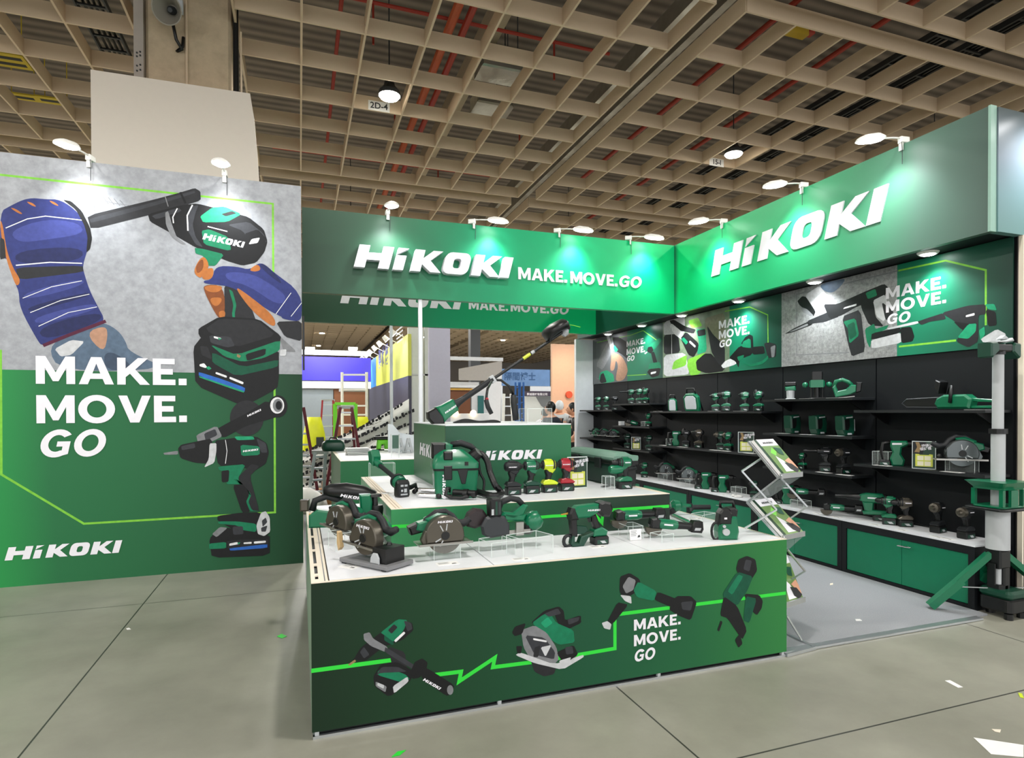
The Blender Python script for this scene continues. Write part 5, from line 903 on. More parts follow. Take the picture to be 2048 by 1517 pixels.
# ================================================================== on the middle tier
# stick tool leaning on a riser, battery forward
p = G(806, 995, T2); t = thing('telescopic_pole_tool', 'long green pole tool lying on the tier, big battery toward the front', 'pole tool', (p.x, p.y, T2), math.radians(104))
b = MB().m(M_ink); b.prism([(-.02, .004), (.055, .0), (.06, .02), (.055, .105), (.0, .12), (-.02, .1)], -.045, .045, .01); bt = b.done('battery', t)
b = MB().m(M_lgrey)
for z0, z1, y0, y1 in ((.075, .088, -.025, -.004), (.075, .088, .004, .025), (.035, .06, -.02, .0), (.04, .055, .008, .022), (.016, .026, -.025, .025)): b.box(-.0212, -.0206, y0, y1, z0, z1)
b.done('label', bt)
b = MB().m(M_teal); b.lathe((.03, 0, .085), (.11, 0, .03), [(0, .05), (.4, .05), (.8, .035), (1, .022)], 14); b.done('motor_housing', t, smooth='auto')
b = MB().m(M_rub); b.cyl((.08, 0, .1), (.1, 0, .105), .054, n=16); b.cyl((.14, 0, .12), (.44, 0, .19), .017, n=12); b.done('tube', t, smooth='auto')
b = MB().m(M_teal); b.lathe((.42, 0, .185), (.1, 0, .03), [(0, .024), (.3, .03), (.6, .026), (1, .03)], 14); b.prism([(.5, .18), (.58, .2), (.6, .29), (.53, .3), (.49, .25)], -.035, .035, .01); b.done('head', t, smooth='auto')
b = MB().m(M_ink); b.tube([(.08, -.05, .06), (.1, -.1, .05), (.13, -.15, .06), (.12, -.16, .03), (.08, -.12, .02)], .018, 8); b.done('side_strap', t, smooth=True)
xr = W(740, 950, 'y', 5.44).x; acrylic('clear riser under the head of the long pole tool', (xr, 5.44, T2), (xr+.22, 5.44, T2), .1, .13)
card('spec card lying beside the pole tool on the tier', G(777, 987, T2), .2, .1, .08)
# vacuum
p = G(903, 986, T2); t = thing('vacuum_cleaner', 'green canister vacuum with black lid parts and hose on the tier', 'vacuum cleaner', (1.02, 4.085, T2), math.radians(-8))
R = lambda x0, x1, y0, y1, z, r=.03: [(x, y, z) for x, y in rrect(x0, x1, y0, y1, r, 4)]
b = MB().m(M_teal); b.rings([R(-.145, .135, -.12, .12, 0), R(-.155, .15, -.13, .13, .2)]); b.done('tank', t, smooth='auto')
b = MB().m(M_ink); b.rings([R(-.158, .153, -.133, .133, .19), R(-.16, .155, -.135, .135, .205)]); b.box(-.09, -.035, -.142, -.13, .13, .225, .004); b.box(.155, .165, -.03, .03, .14, .21); b.prism([(.0, .2), (.075, .2), (.055, .1), (.03, .1)], -.134, -.12, .003); b.done('latch_band', t, smooth='auto')
b = MB().m(M_teal); b.rings([R(-.165, .15, -.135, .135, .205), R(-.165, .15, -.135, .135, .24), R(-.15, .1, -.11, .11, .29, .04), R(-.1, .05, -.08, .08, .33, .04)]); b.prism([(-.09, .28), (-.03, .28), (-.02, .36), (-.07, .38), (-.1, .37)], -.05, .05, .012); b.prism([(.0, .27), (.06, .24), (.08, .27), (.0, .33)], -.08, .08, .01); b.done('lid', t, smooth='auto')
b = MB().m(M_ink); b.box(-.165, -.07, -.07, .07, .27, .375, .012); b.box(-.09, -.03, -.13, -.09, .26, .32, .008); b.prism([(.05, .225), (.075, .225), (.075, .25), (.05, .25)], -.139, -.134); b.done('battery_bay', t)
b = MB().m(M_rub); b.tube([(-.03, 0, .36), (.04, 0, .37), (.11, 0, .345), (.15, 0, .31)], [.02, .024, .022, .02], 10); b.done('handle', t, smooth=True)
b = MB().m(M_ink); b.lathe((.1, -.02, .25), (.06, -.03, .06), [(0, .05), (.6, .045), (1, .035)], 12); b.done('hose_port', t)
put(LOGO, frame_on((-.1, -.1335, .165), (0, 0, -1), (1, 0, .06)), .021, 'logo', t, M_print)
for x, y in ((-.12, -.1), (.11, -.1)):
    b = MB().m(M_ink); b.ball((x, y-.005, .02), .024); b.done('caster', t, smooth=True)
yv = 4.06
def Q(x, y, yy): q = W(x, y, 'y', yy); return q
hose = [Q(947, 908, yv), Q(962, 908, yv-.02), Q(974, 922, yv-.06), Q(980, 945, yv-.1), Q(990, 970, yv-.17)]
e1, e2, e3 = G(1001, 996, T2), G(985, 1000, T2), G(955, 994, T2)
hose += [Vector((e1.x+.0, e1.y+.02, T2+.05)), Vector((e1.x, e1.y-.01, T2+.026)), Vector((e2.x, e2.y, T2+.026)), Vector((e3.x, e3.y, T2+.034))]
def smooth_path(P, n=6):
    out = []
    for i in range(len(P)-1):
        p0, p1, p2, p3 = P[max(i-1, 0)], P[i], P[i+1], P[min(i+2, len(P)-1)]
        for k in range(n):
            u = k/n; out.append(.5*((2*p1)+(p2-p0)*u+(2*p0-5*p1+4*p2-p3)*u*u+(3*p1-p0-3*p2+p3)*u*u*u))
    return out+[P[-1]]
hp = smooth_path([Vector(v) for v in hose], 10); b = MB().m(M_ink); b.tube(hp, [.021+.0022*(k % 2) for k in range(len(hp))], 10); tag(b.done('vacuum_hose', smooth='auto'), 'black ribbed hose looping from the vacuum to its tubes', 'hose')
st = smooth_path([Q(956, 915, yv-.02), Q(960, 945, yv-.03), Q(968, 962, yv-.04), Q(967, 981, yv-.05)], 6); b = MB().m(M_ink); b.tube(st, .009, 6); tag(b.done('shoulder_strap', smooth=True), 'black strap hanging beside the vacuum hose', 'strap')
q0, q1 = G(840, 996, T2), G(905, 999, T2)
for k, (dy, dz, lb) in enumerate(((.03, .05, 'upper chrome suction tube in front of the vacuum'), (0, .018, 'lower chrome suction tube in front of the vacuum'))):
    b = MB().m(M_chrome); b.cyl((q0.x-.005*k, q0.y+dy, T2+dz), (q1.x, q1.y+dy-.005, T2+dz), .0165, n=16); tag(b.done('suction_tube', smooth='auto'), lb, 'tube')
t = thing('hose_handle', 'black curved hose handle lying in front of the vacuum', 'hose handle', (q1.x, q1.y, T2), math.atan2(q1.y-q0.y, q1.x-q0.x))
b = MB().m(M_ink); b.tube([(-.02, -.0, .07), (-.03, -.02, .075), (-.04, -.025, .03), (.0, -.03, .016), (.08, -.03, .016), (.12, -.02, .03)], .013, 8); b.done('guard', t, smooth=True)
b = MB().m(M_ink); b.cyl((.0, .02, .045), (.17, .005, .045), .021, n=12); b.cyl((.08, .01, .04), (.11, .01, .04), .032, n=14); b.done('tube', t, smooth='auto')
# four drivers in a row
for (px, py, c, lb, fc) in ((1029, 993, M_rub, 'all black impact driver, leftmost of the four before the logo box', M_rub), (1067, 990.5, M_teal, 'green and black impact driver, second of the four before the logo box', M_teal_d), (1102, 988, M_yellow, 'bright yellow impact driver before the logo box', M_yellow), (1136, 985, M_red, 'dark red impact driver beside the info sign', M_red)):
    p = G(px, py-2, T2); driver(lb, 'driver', c, 'impact', (p.x, p.y+.03, T2), math.radians(-4), logo=True, foot_col=fc)
p = G(1155, 977, T2); qr_sign('info sign with yellow panel standing by the red driver', (p.x, p.y, T2), math.radians(3), .235)
# drill on a riser by the big case
a = acrylic('clear riser under the head of the tier driver at right', (2.15, 4.0, T2), (2.22, 3.99, T2), .08, .1)
p = G(1252, 979, T2); t = driver('green driver with side hook standing right front of the tool case', 'driver', M_teal, 'drill', (p.x, p.y+.03, T2), math.radians(178), s=1.0)
b = MB().m(M_teal); b.lathe((.02, 0, .15), (.1, .0, 0), [(0, .03), (.3, .036), (.8, .034), (1, .026)], 14); b.done('lower_motor', t, smooth='auto')
b = MB().m(M_ink); b.tube([G(1203, 976, T2)+Vector((0, 0, .008)), G(1215, 975, T2)+Vector((0, 0, .008)), G(1230, 971, T2)+Vector((0, 0, .012)), G(1240, 966, T2)+Vector((0, 0, .03))], .008, 6); tag(b.done('power_cable', smooth=True), 'short black cable end lying on the tier', 'cable')
# tool case
p0 = G(1290, 974, T2); t = thing('tool_case', 'large dark green storage case at the right rear of the tier', 'case', (2.5, 4.13, T2), PI/2)
b = MB().m(mat('case_green', '#1c3a2f', .5)); b.box(0.0, .95, .0, .2, 0, .17, .02); b.done('body', t)
b = MB().m(mat('case_lid', '#6f9383', .5)); b.box(-.012, .962, -.012, .212, .2, .24, .014); b.rings([R(.03, .92, .02, .18, .24), R(.07, .88, .05, .15, .262)]); b.done('lid', t)
b = MB().m(M_ink); b.box(-.008, .958, -.008, .208, .17, .2, .005); b.box(-.014, 0, .02, .18, .02, .17, .004); b.done('seal_band', t)
for y in (.2, .6):
    b = MB().m(M_rub); b.box(y, y+.1, .21, .225, .13, .215, .004); b.done('latch', t)
b = MB().m(M_rub); b.tube([(-.01, .03, .15), (-.045, .04, .145), (-.045, .16, .145), (-.01, .17, .15)], .012, 8); b.done('handle', t, smooth=True)

# ================================================================== on the top box: string trimmer
Yt = 4.75
A, B_ = W(868, 838, 'y', Yt), W(1132, 660, 'y', Yt); d = (B_-A); L = d.length; ang = math.atan2(d.z, d.x)
t = thing('string_trimmer', 'long string trimmer lying slanted over the top box, cutting head at upper right', 'string trimmer', A, rot=(0, -ang, 0))
f = L/ (1132-868)*math.cos(ang)   # metres per photo pixel of run
def X(px): return (W(px, 838-(px-868)*(178/264), 'y', Yt)-A).length
b = MB().m(M_ink); b.prism([(-.03, -.06), (.045, -.075), (.07, -.03), (.06, .07), (-.02, .075), (-.045, .03)], -.05, .05, .012); b.done('battery', t)
b = MB().m(M_teal); b.prism([(.05, -.065), (.1, -.055), (.2, -.05), (.21, .05), (.1, .06), (.055, .075)], -.055, .055, .014); b.done('motor_housing', t)
put(LOGO, frame_on((.09, -.0555, -.012), (1, 0, 0), (0, 0, 1)), .014, 'logo', t, M_print)
b = MB().m(M_rub); b.lathe((.205, 0, 0), (.12, 0, 0), [(0, .045), (.3, .03), (1, .022)], 14); b.cyl((.3, 0, 0), (X(985), 0, 0), .024, n=14); b.done('grip', t, smooth='auto')
b = MB().m(M_ink); b.cyl((X(985), 0, 0), (L, 0, 0), .013, n=12); b.done('shaft', t)
b = MB().m(mat('hazard_yellow', '#c9d43c', .45)); b.cyl((X(1046), 0, 0), (X(1060), 0, 0), .0142, n=12); b.m(M_lgrey); b.cyl((X(1062), 0, 0), (X(1068), 0, 0), .0143, n=12); b.done('warning_band', t)
b = MB().m(M_lgrey); b.box(X(985)-.02, X(985)+.02, -.02, .02, -.03, .03, .004); b.done('clamp', t)
H = L-.03
b = MB().m(M_ink); b.rings([[(H-.16+.2*u, w*math.cos(2*PI*k/16), .035+hh+.05*math.sin(2*PI*k/16)) for k in range(16)] for u, w, hh in ((-.02, .05, .0), (.1, .12, .02), (.55, .16, .03), (.95, .12, .02), (1.1, .05, .0))]); b.done('cutting_guard', t, smooth=True)
b = MB().m(M_lgrey); b.lathe((H-.02, 0, -.03), (.06, 0, .03), [(0, .02), (.5, .035), (1, .02)], 12); b.done('gear_head', t)
b = MB().m(M_lime2); b.tube([(H+.05, 0, .04), (H+.1, -.02, -.0), (H+.14, -.04, -.045)], .003, 5); b.done('cutting_line', t)
inv = t.matrix_world.inverted() if False else None
def wl(px, py, yy=Yt):      # world point of the pixel, in the trimmer's own frame
    q = W(px, py, 'y', yy)-A; c, s_ = math.cos(ang), math.sin(ang); return (q.x*c+q.z*s_, q.y, -q.x*s_+q.z*c)
b = MB().m(M_ink); b.tube([wl(985, 760), wl(1002, 761), wl(1018, 773), wl(1026, 790)], .011, 8); b.tube([wl(985, 760), wl(975, 778, Yt-.25), wl(972, 800, Yt-.3)], .01, 8); b.done('handlebar', t, smooth=True)
b = MB().m(M_rub); b.tube([wl(1027, 790), wl(1027, 805), wl(1029, 822), wl(1033, 840)], [.024, .026, .024, .034], 10); b.tube([wl(972, 800, Yt-.3), wl(976, 815, Yt-.3), wl(983, 828, Yt-.3)], [.018, .019, .017], 10); b.done('handle_grip', t, smooth=True)
b = MB().m(M_red); b.ball(wl(974, 799, Yt-.3), .014, n=8, m=5); b.done('trigger_lock', t)
st = smooth_path([Vector((W(907, 843, 'y', 4.9).x, 4.9, T3+.004)), Vector((W(932, 839, 'y', 4.9).x, 4.93, T3+.03)), Vector((W(958, 842, 'y', 4.9).x, 4.9, T3+.012)), Vector((W(985, 839, 'y', 4.9).x, 4.87, T3+.02)), Vector((W(1000, 842, 'y', 4.9).x, 4.9, T3+.004))], 5)
b = MB().m(M_ink); b.rings([[(p.x, p.y-.02, T3+.0005), (p.x, p.y+.02, T3+.0005), (p.x, p.y+.02, p.z+.006), (p.x, p.y-.02, p.z+.006)] for p in st]); tag(b.done('carry_strap'), 'flat black carry strap lying on the top box', 'strap')
acrylic('clear stand on the top box under the trimmer handle', (1.72, 4.5, T3), (1.93, 4.5, T3), .2, .12)
# ================================================================== on the wall shelves
XS = 5.26
def on(px, shelf_z, x=XS): q = W(px, 800, 'x', x); return (x, q.y, shelf_z)
def scard(lb, px, z, x=5.16, w=.16):
    q = on(px, z, x); return card(lb, q, -PI/2, w, .075)
drv = [  # px, shelf, colour, kind, heading offset (deg from nose-left), label
 (1196, 'S1', M_teal, 'impact', 0, 'leftmost driver on the far upper shelf'), (1212, 'S1', M_teal, 'impact', 0, 'middle green driver of the three on the far upper shelf'), (1229, 'S1', M_rub, 'impact', 0, 'dark driver at the right end of the far upper shelf'),
 (1262, 'S2', M_teal, 'long', 0, 'long nosed driver at the left of the highest far shelf'), (1278, 'S2', M_teal, 'impact', 0, 'middle driver on the highest far shelf'), (1291, 'S2', M_teal, 'angle', -30, 'right driver on the highest far shelf'),
 (1254, 'S5', M_teal_d, 'impact', 0, 'green driver left of the small info sign on the low far shelf'), (1297, 'S5', M_teal_d, 'impact', 0, 'green driver right of the small info sign on the low far shelf'),
 (1431, 'S6', M_teal, 'impact', 0, 'first driver right of the big work light'), (1452, 'S6', M_teal, 'drill', 0, 'larger driver, second right of the big work light'), (1489, 'S6', M_teal, 'impact', 0, 'driver on green battery, third right of the big work light'), (1517, 'S6', M_teal, 'angle', -20, 'driver on green battery at the right end of the work light shelf'),
 (1372, 'S7', M_rub, 'angle', -15, 'dark headed driver on the long lower shelf'), (1398, 'S7', M_dsteel, 'drill', -25, 'big grey geared drill on the long lower shelf'), (1441, 'S7', M_teal_d, 'wrench', 0, 'green wrench left of the pair by the tall info sign'), (1457, 'S7', M_teal, 'wrench', -30, 'green wrench right of the pair, beside the tall info sign')]
for px, s, c, k, d, lb in drv:
    q = on(px, SZ[s]); driver(lb, 'driver', c, k, q, face_left(q, d+180 if False else d), s=1.0 if k != 'drill' else 1.08)
for k, (px, s) in enumerate(((1214, 'S1'), (1276, 'S2'), (1316, 'S6'), (1352, 'S6'), (1428, 'S6'), (1480, 'S6'), (1328, 'S7'), (1365, 'S7'), (1430, 'S7'), (1450, 'S7'), (1500, 'S7'), (1565, 'S8'), (1615, 'S8'), (1670, 'S8'), (1565, 'S10'), (1615, 'S10'), (1670, 'S10'), (1648, 'S11'), (1690, 'S11'), (1765, 'S12'), (1905, 'S12'), (1955, 'S9'))):
    scard(['price card on the far upper shelf', 'price card on the highest far shelf', 'left price card on the work light shelf', 'price card under the small work light', 'price card under the first two drivers by the work light', 'price card under the green battery drivers', 'leftmost price card on the long lower shelf', 'second price card on the long lower shelf', 'third price card on the long lower shelf', 'fourth price card on the long lower shelf', 'rightmost price card on the long lower shelf', 'price card under the trim router', 'price card under the plunge router', 'price card under the jigsaw', 'price card under the first boxed hammer', 'price card under the middle boxed hammer', 'price card under the third boxed hammer', 'price card under the left rotary hammer on the lowest shelf', 'price card under the right rotary hammer on the lowest shelf', 'price card under the green tool left of the sign', 'price card under the shelf circular saw', 'price card under the chainsaw'][k], px, SZ[s])
# work lights
def work_light(lb, px, w, h, d, rz_off, handle):
    q = on(px, SZ['S6']); t = thing('work_light', lb, 'work light', q, face_left(q, 42+rz_off))
    c = w*.22; out = [(-w/2+c*.3, 0), (w/2-c*.3, 0), (w/2, c), (w/2, h*.62), (w/2-c, h*.78), (-w/2+c, h*.78), (-w/2, h*.62), (-w/2, c)]
    Mx = Matrix(((0, 1, 0, 0), (1, 0, 0, 0), (0, 0, 1, 0), (0, 0, 0, 1))) @ Matrix.Rotation(-.18, 4, 'X')
    b = MB().m(M_teal); b.prism(out, -d/2, d/2, .012, M=Mx); b.done('housing', t)
    b = MB().m(mat('frosted_lens', '#cfd6dc', .35)); b.prism(inset(out, w*.13), d/2, d/2+.006, .002, M=Mx); b.done('lens', t)
    b = MB().m(M_ink); b.tube([tuple(Mx @ Vector(p)) for p in ((-w*.3, 0, h*.74), (-w*.24, 0, h*.98), (w*.24, 0, h*.98), (w*.3, 0, h*.74))], .012, 8); b.done('handle', t, smooth=True)
    b = MB().m(M_ink); b.bar(tuple(Mx @ Vector((-w*.4, -d/2, h*.5))), (-.0-d*1.4, -w*.4, .008), .016); b.bar(tuple(Mx @ Vector((w*.4, -d/2, h*.5))), (-d*1.4, w*.4, .008), .016); b.done('stand_leg', t); return t
work_light('small slanted work light on the long shelf', 1346, .13, .25, .05, 35, True)
work_light('big framed work light with carry handle on the long shelf', 1386, .26, .33, .06, 8, True)
# multi tools on S3, small saws on S4
q = on(1243, SZ['S3']); t = thing('white_block', 'small white block on the middle far shelf', 'block', q); b = MB().m(M_white); b.box(-.04, .04, -.04, .04, 0, .07, .004); b.done('body', t)
q = on(1262, SZ['S3']); stick_tool('small grinder leaning across the middle far shelf', (q[0], q[1], q[2]+.03), face_left(q, 180), tilt=.25)
q = on(1282, SZ['S3'], 5.2); acrylic('clear block on the middle far shelf', (q[0], q[1], q[2]), (q[0]+.02, q[1]-.09, q[2]), .08, .08)
q = on(1297, SZ['S3']); driver('folded green driver at the right of the middle far shelf', 'driver', M_teal, 'angle', q, face_left(q, -30), s=.85)
for k, (px, lb) in enumerate(((1191, 'left small saw on the far low shelf'), (1207, 'middle small saw on the far low shelf'), (1226, 'right small saw on the far low shelf, with dark wheel'))):
    q = on(px, SZ['S4']); saw(lb, (q[0], q[1], q[2]+.06), face_left(q, 180), .75, guard=M_teal if k == 0 else M_dgrey, logo=False, r=.07)
q = on(1272, SZ['S5'], 5.2); qr_sign('small info sign between two drivers on the low far shelf', q, VIEW(q)-PI/2, .2)
q = on(1492, SZ['S7'], 5.2); qr_sign('info sign at the right end of the long lower shelf', q, VIEW(q)-PI/2, .25)
q = on(1332, SZ['S7'], 5.2); acrylic('clear block at the left of the long lower shelf', q, (q[0]+.02, q[1]-.08, q[2]), .08, .1)
q = on(1349, SZ['S7']); hammer('green reciprocating tool on the long lower shelf', q, face_left(q), 1.0, upright=True, tube=False, name='reciprocating_tool', cat='tool')
# S8: trim router, plunge router, jigsaw
q = on(1581, SZ['S8']); t = thing('trim_router', 'small trim router with pale base on the high shelf', 'router', q, face_left(q))
b = MB().m(M_lgrey); b.cyl((0, 0, 0), (0, 0, .1), .04, .045, 16); b.box(-.05, .05, -.05, .05, 0, .01, .003); b.done('base', t); b = MB().m(M_teal); b.prism([(-.055, .1), (.055, .1), (.06, .14), (-.05, .15)], -.045, .045, .01); b.done('body', t); b = MB().m(M_ink); b.box(-.06, .06, -.04, .04, .15, .195, .008); b.done('battery', t)
q = on(1634, SZ['S8']); t = thing('plunge_router', 'plunge router with two side knobs on the high shelf', 'router', q, face_left(q, 90))
b = MB().m(M_ink); b.box(-.07, .07, -.08, .08, 0, .012, .003)
for s in (-1, 1): b.cyl((0, s*.055, .012), (0, s*.055, .13), .011, n=10)
b.cyl((0, 0, .012), (0, 0, .12), .032, n=14); b.done('base', t); b = MB().m(M_teal); b.box(-.05, .05, -.075, .075, .12, .2, .014); b.done('body', t)
b = MB().m(M_teal)
for s in (-1, 1): b.ball((0, s*.115, .15), .03)
b.done('knob', t, smooth=True) if False else b.done('side_knobs', t, smooth=True); b = MB().m(M_ink); b.box(-.045, .045, -.055, .055, .2, .29, .01); o = b.done('battery', t)
q = on(1696, SZ['S8']); t = thing('jigsaw', 'green jigsaw tilted on the high shelf', 'jigsaw', q, face_right(q), rot=(0, math.radians(-6), face_right(q)))
b = MB().m(M_steel); b.box(-.11, .06, -.04, .04, .005, .012); b.done('base_plate', t); b = MB().m(M_teal); b.prism([(-.11, .02), (.02, .03), (.08, .05), (.09, .12), (.04, .13), (-.01, .09), (-.08, .08), (-.1, .15), (-.13, .12)], -.035, .035, .01); b.done('body', t)
b = MB().m(M_teal); b.tube([(-.11, 0, .13), (-.09, 0, .18), (-.03, 0, .19), (.02, 0, .16), (.05, 0, .12)], .02, 10); b.done('handle', t, smooth=True); b = MB().m(M_ink); b.prism([(.07, .04), (.12, .05), (.14, .14), (.09, .15)], -.04, .04, .008); b.done('battery', t)
# chainsaw
q = on(1905, SZ['S9'], 5.24); t = thing('chainsaw', 'green chainsaw with long black bar on its own shelf', 'chainsaw', (q[0], q[1], q[2]), PI/2)
b = MB().m(M_teal); b.prism([(-.16, .01), (.1, .01), (.13, .05), (.11, .1), (.05, .13), (-.13, .13), (-.18, .09)], -.06, .05, .016); b.prism([(-.16, .1), (-.36, .08), (-.39, .03), (-.36, .012), (-.16, .012), (-.16, .035), (-.33, .035), (-.35, .05), (-.33, .06), (-.16, .07)], -.02, .02, .006); b.done('body', t)
b = MB().m(M_ink); b.prism([(.1, .03), (.43, .035), (.47, .06), (.43, .09), (.1, .1)], -.035, -.026, .002); b.done('guide_bar', t)
b = MB().m(M_dgrey); b.tube([(.1, -.03, .022), (.43, -.03, .027), (.475, -.03, .06), (.43, -.03, .098), (.1, -.03, .108)], .007, 5); b.done('chain', t)
b = MB().m(M_ink); b.tube([(.06, -.06, .04), (.09, -.08, .14), (.04, -.04, .2), (-.02, .04, .2), (-.02, .06, .06)], .014, 8); b.done('front_handle', t, smooth=True)
b = MB().m(M_ink); b.prism([(.1, .14), (.08, .24), (.12, .26), (.13, .2)], -.07, .04, .006); b.done('hand_guard', t); b = MB(); quad_print(b, M_print, [(-.1, .07), (.03, .07), (.03, .09), (-.1, .09)], -.061); b.done('logo', t, smooth='flat2d')
# S10 boxed hammers, S11 rotary hammers, S12
for px, lb in ((1585, 'first of three dark green boxed breakers under the routers'), (1636, 'middle of three dark green boxed breakers under the routers'), (1690, 'third dark green boxed breaker, with pale side strip')):
    q = on(px, SZ['S10']); t = thing('breaker', lb, 'breaker', q, face_left(q, 50)); 
    b = MB().m(M_teal_d); b.prism([(-.07, .02), (-.03, 0), (.05, .0), (.08, .06), (.09, .2), (-.05, .215), (-.08, .12)], -.055, .055, .012); b.done('body', t); b = MB().m(M_ink); b.prism([(.02, .05), (.07, .06), (.08, .17), (.0, .18), (-.01, .1)], -.058, .058, .008); b.box(-.11, -.085, -.02, .02, .0, .19, .005); b.done('handle', t)
    b = MB(); quad_print(b, M_lgrey, [(-.04, .185), (.05, .178), (.05, .19), (-.04, .197)], .0556); quad_print(b, M_lgrey, [(-.03, .012), (.03, .012), (.03, .03), (-.03, .03)], .0556)
    if px == 1690: quad_print(b, M_lgrey, [(-.075, .05), (-.066, .05), (-.06, .17), (-.07, .17)], .0556)
    b.done('label', t, smooth='flat2d')
for px, k, lb in ((1650, 'long', 'left driver of the pair on the lowest shelf behind the brochure rack'), (1687, 'wrench', 'right driver of the pair on the lowest shelf, with a metal ring')):
    q = on(px, SZ['S11']); driver(lb, 'driver', M_rub, k, q, face_left(q, 0 if px < 1670 else 40), s=1.08)
q = on(1605, SZ['S11']); driver('small green tool half behind the brochure rack, lowest shelf', 'driver', M_teal, 'pistol', q, face_left(q, -40), s=.75)
q = on(1745, SZ['S12'], 5.17); acrylic('clear stand left of the sign on the chainsaw side shelf', q, (q[0]+.03, q[1]-.14, q[2]), .1, .13)
q = on(1790, SZ['S12']); hammer('green recip tool left of the info sign below the chainsaw', q, face_left(q), 1.1, upright=True, tube=False, name='reciprocating_tool', cat='tool')
q = on(1848, SZ['S12'], 5.2); qr_sign('info sign with yellow panel on the shelf below the chainsaw', q, VIEW(q)-PI/2-.15, .24)
q = on(1925, SZ['S12']); acrylic('clear stand under the shelf circular saw', (q[0]-.06, q[1]+.1, q[2]), (q[0]+.0, q[1]-.1, q[2]), .1, .1)
saw('circular saw on a clear stand at the right end of the shelf', (q[0]-.02, q[1], q[2]+.106), face_left(q, 180+14), 1.15, guard=mat('saw_silver', '#63696a', .25, metal=.8), logo=False)
# ================================================================== on the cabinet tops
def cab(px, py, z=CZt): return G(px, py, z)
q = cab(1296, 958); driver('small driver at the far end of the cabinet top', 'driver', M_teal, 'impact', (5.25, q.y+.2, CZt), face_left(q))
for px, py, lb, sv in ((1340, 962, 'far circular saw on the cabinet top, on a clear riser', 0), (1370, 975, 'second circular saw on the cabinet top, with brass base', 1)):
    q = cab(px, py); q.x = max(5.17, min(q.x, 5.3)); a = acrylic('clear riser under the '+lb.split(' circular')[0]+' cabinet saw', (q.x-.1, q.y+.08, CZt), (q.x-.06, q.y-.1, CZt), .12, .115)
    saw(lb, (q.x-.02, q.y, CZt+.122), face_left(q, 180+10), .95, guard=mat('saw_silver', '#63696a', .25, metal=.8), logo=False)
for px, py, lb in ((1412, 978, 'left green rotary hammer standing on the cabinet top'), (1455, 984, 'right green rotary hammer standing on the cabinet top')):
    q = cab(px, py); hammer(lb, (min(q.x, 5.24), q.y, CZt), face_left(q), 1.05, upright=True)
q = cab(1502, 990); acrylic('clear riser right of the standing rotary hammers', (5.16, q.y+.05, CZt), (5.2, q.y-.1, CZt), .1, .11); driver('small dark green driver behind the brochure rack on the cabinet top', 'driver', M_teal_d, 'impact', (5.3, q.y-.2, CZt), face_left(q), s=.85)
b = MB().m(M_paper); P = [Vector((5.12+.05*math.sin(k*1.3), q.y-.02-.012*k, CZt+.012+.008*math.sin(k*2.1))) for k in range(14)]; b.tube(P, .009, 6); tag(b.done('white_cable', smooth=True), 'coiled white cable on the cabinet top beside the rack', 'cable')
q = cab(1572, 1008); hammer('green upright tool just right of the brochure rack', (5.27, q.y, CZt), face_left(q), 1.0, upright=True, tube=False)
q = cab(1625, 1015); a = acrylic('clear riser under the teal grinder right of the rack', (5.12, q.y+.07, CZt), (5.14, q.y-.1, CZt), .12, .09); stick_tool('teal grinder on a clear riser right of the brochure rack', (5.2, q.y+.05, CZt+.15), face_left(q, 180))
q = cab(1685, 1045); hammer('large rotary hammer with green handle in the middle of the cabinet top', (5.27, q.y, CZt), face_left(q), 1.12)
stick_tool('second teal grinder below the large rotary hammer', (5.11, q.y+.3, CZt+.06), face_left(q, 180))
for px, py, c, k, d, lb in ((1772, 1050, M_teal, 'drill', 0, 'pale green hammer drill, nose left, on the near cabinet top'), (1803, 1054, M_dsteel, 'drill', 20, 'dark grey hammer drill beside the pale green one'), (1869, 1066, M_rub, 'wrench', 62, 'black driver facing the aisle on the near cabinet top'), (1925, 1078, M_rub, 'wrench', 58, 'black driver nearest the tower light, facing the aisle')):
    q = cab(px, py); driver(lb, 'driver', c, k, (max(5.16, min(q.x+.04, 5.32)), q.y, CZt), face_left(q, d), s=1.1, foot_col=c)
b = MB().m(M_ink); P = [Vector((5.38, 4.75-.13*k, CZt+.008+.02*abs(math.sin(k*.9)))) for k in range(8)]; b.tube(smooth_path(P, 4), .006, 6); tag(b.done('power_cable', smooth=True), 'black cable running along the back of the near cabinet top', 'cable')
for k, (px, py) in enumerate(((1320, 968), (1420, 992), (1600, 1030), (1660, 1036), (1730, 1052), (1790, 1062), (1835, 1078), (1880, 1080))):
    q = cab(px, py); card(('spec card on the farthest cabinet top', 'spec card under the standing rotary hammers', 'spec card right of the brochure rack', 'spec card under the teal grinder riser', 'spec card left of the pale green hammer drill', 'spec card under the dark grey hammer drill', 'spec card left of the black drivers', 'spec card between the two black drivers')[k], (max(q.x, 5.09), q.y, CZt), -PI/2, .1, .06)
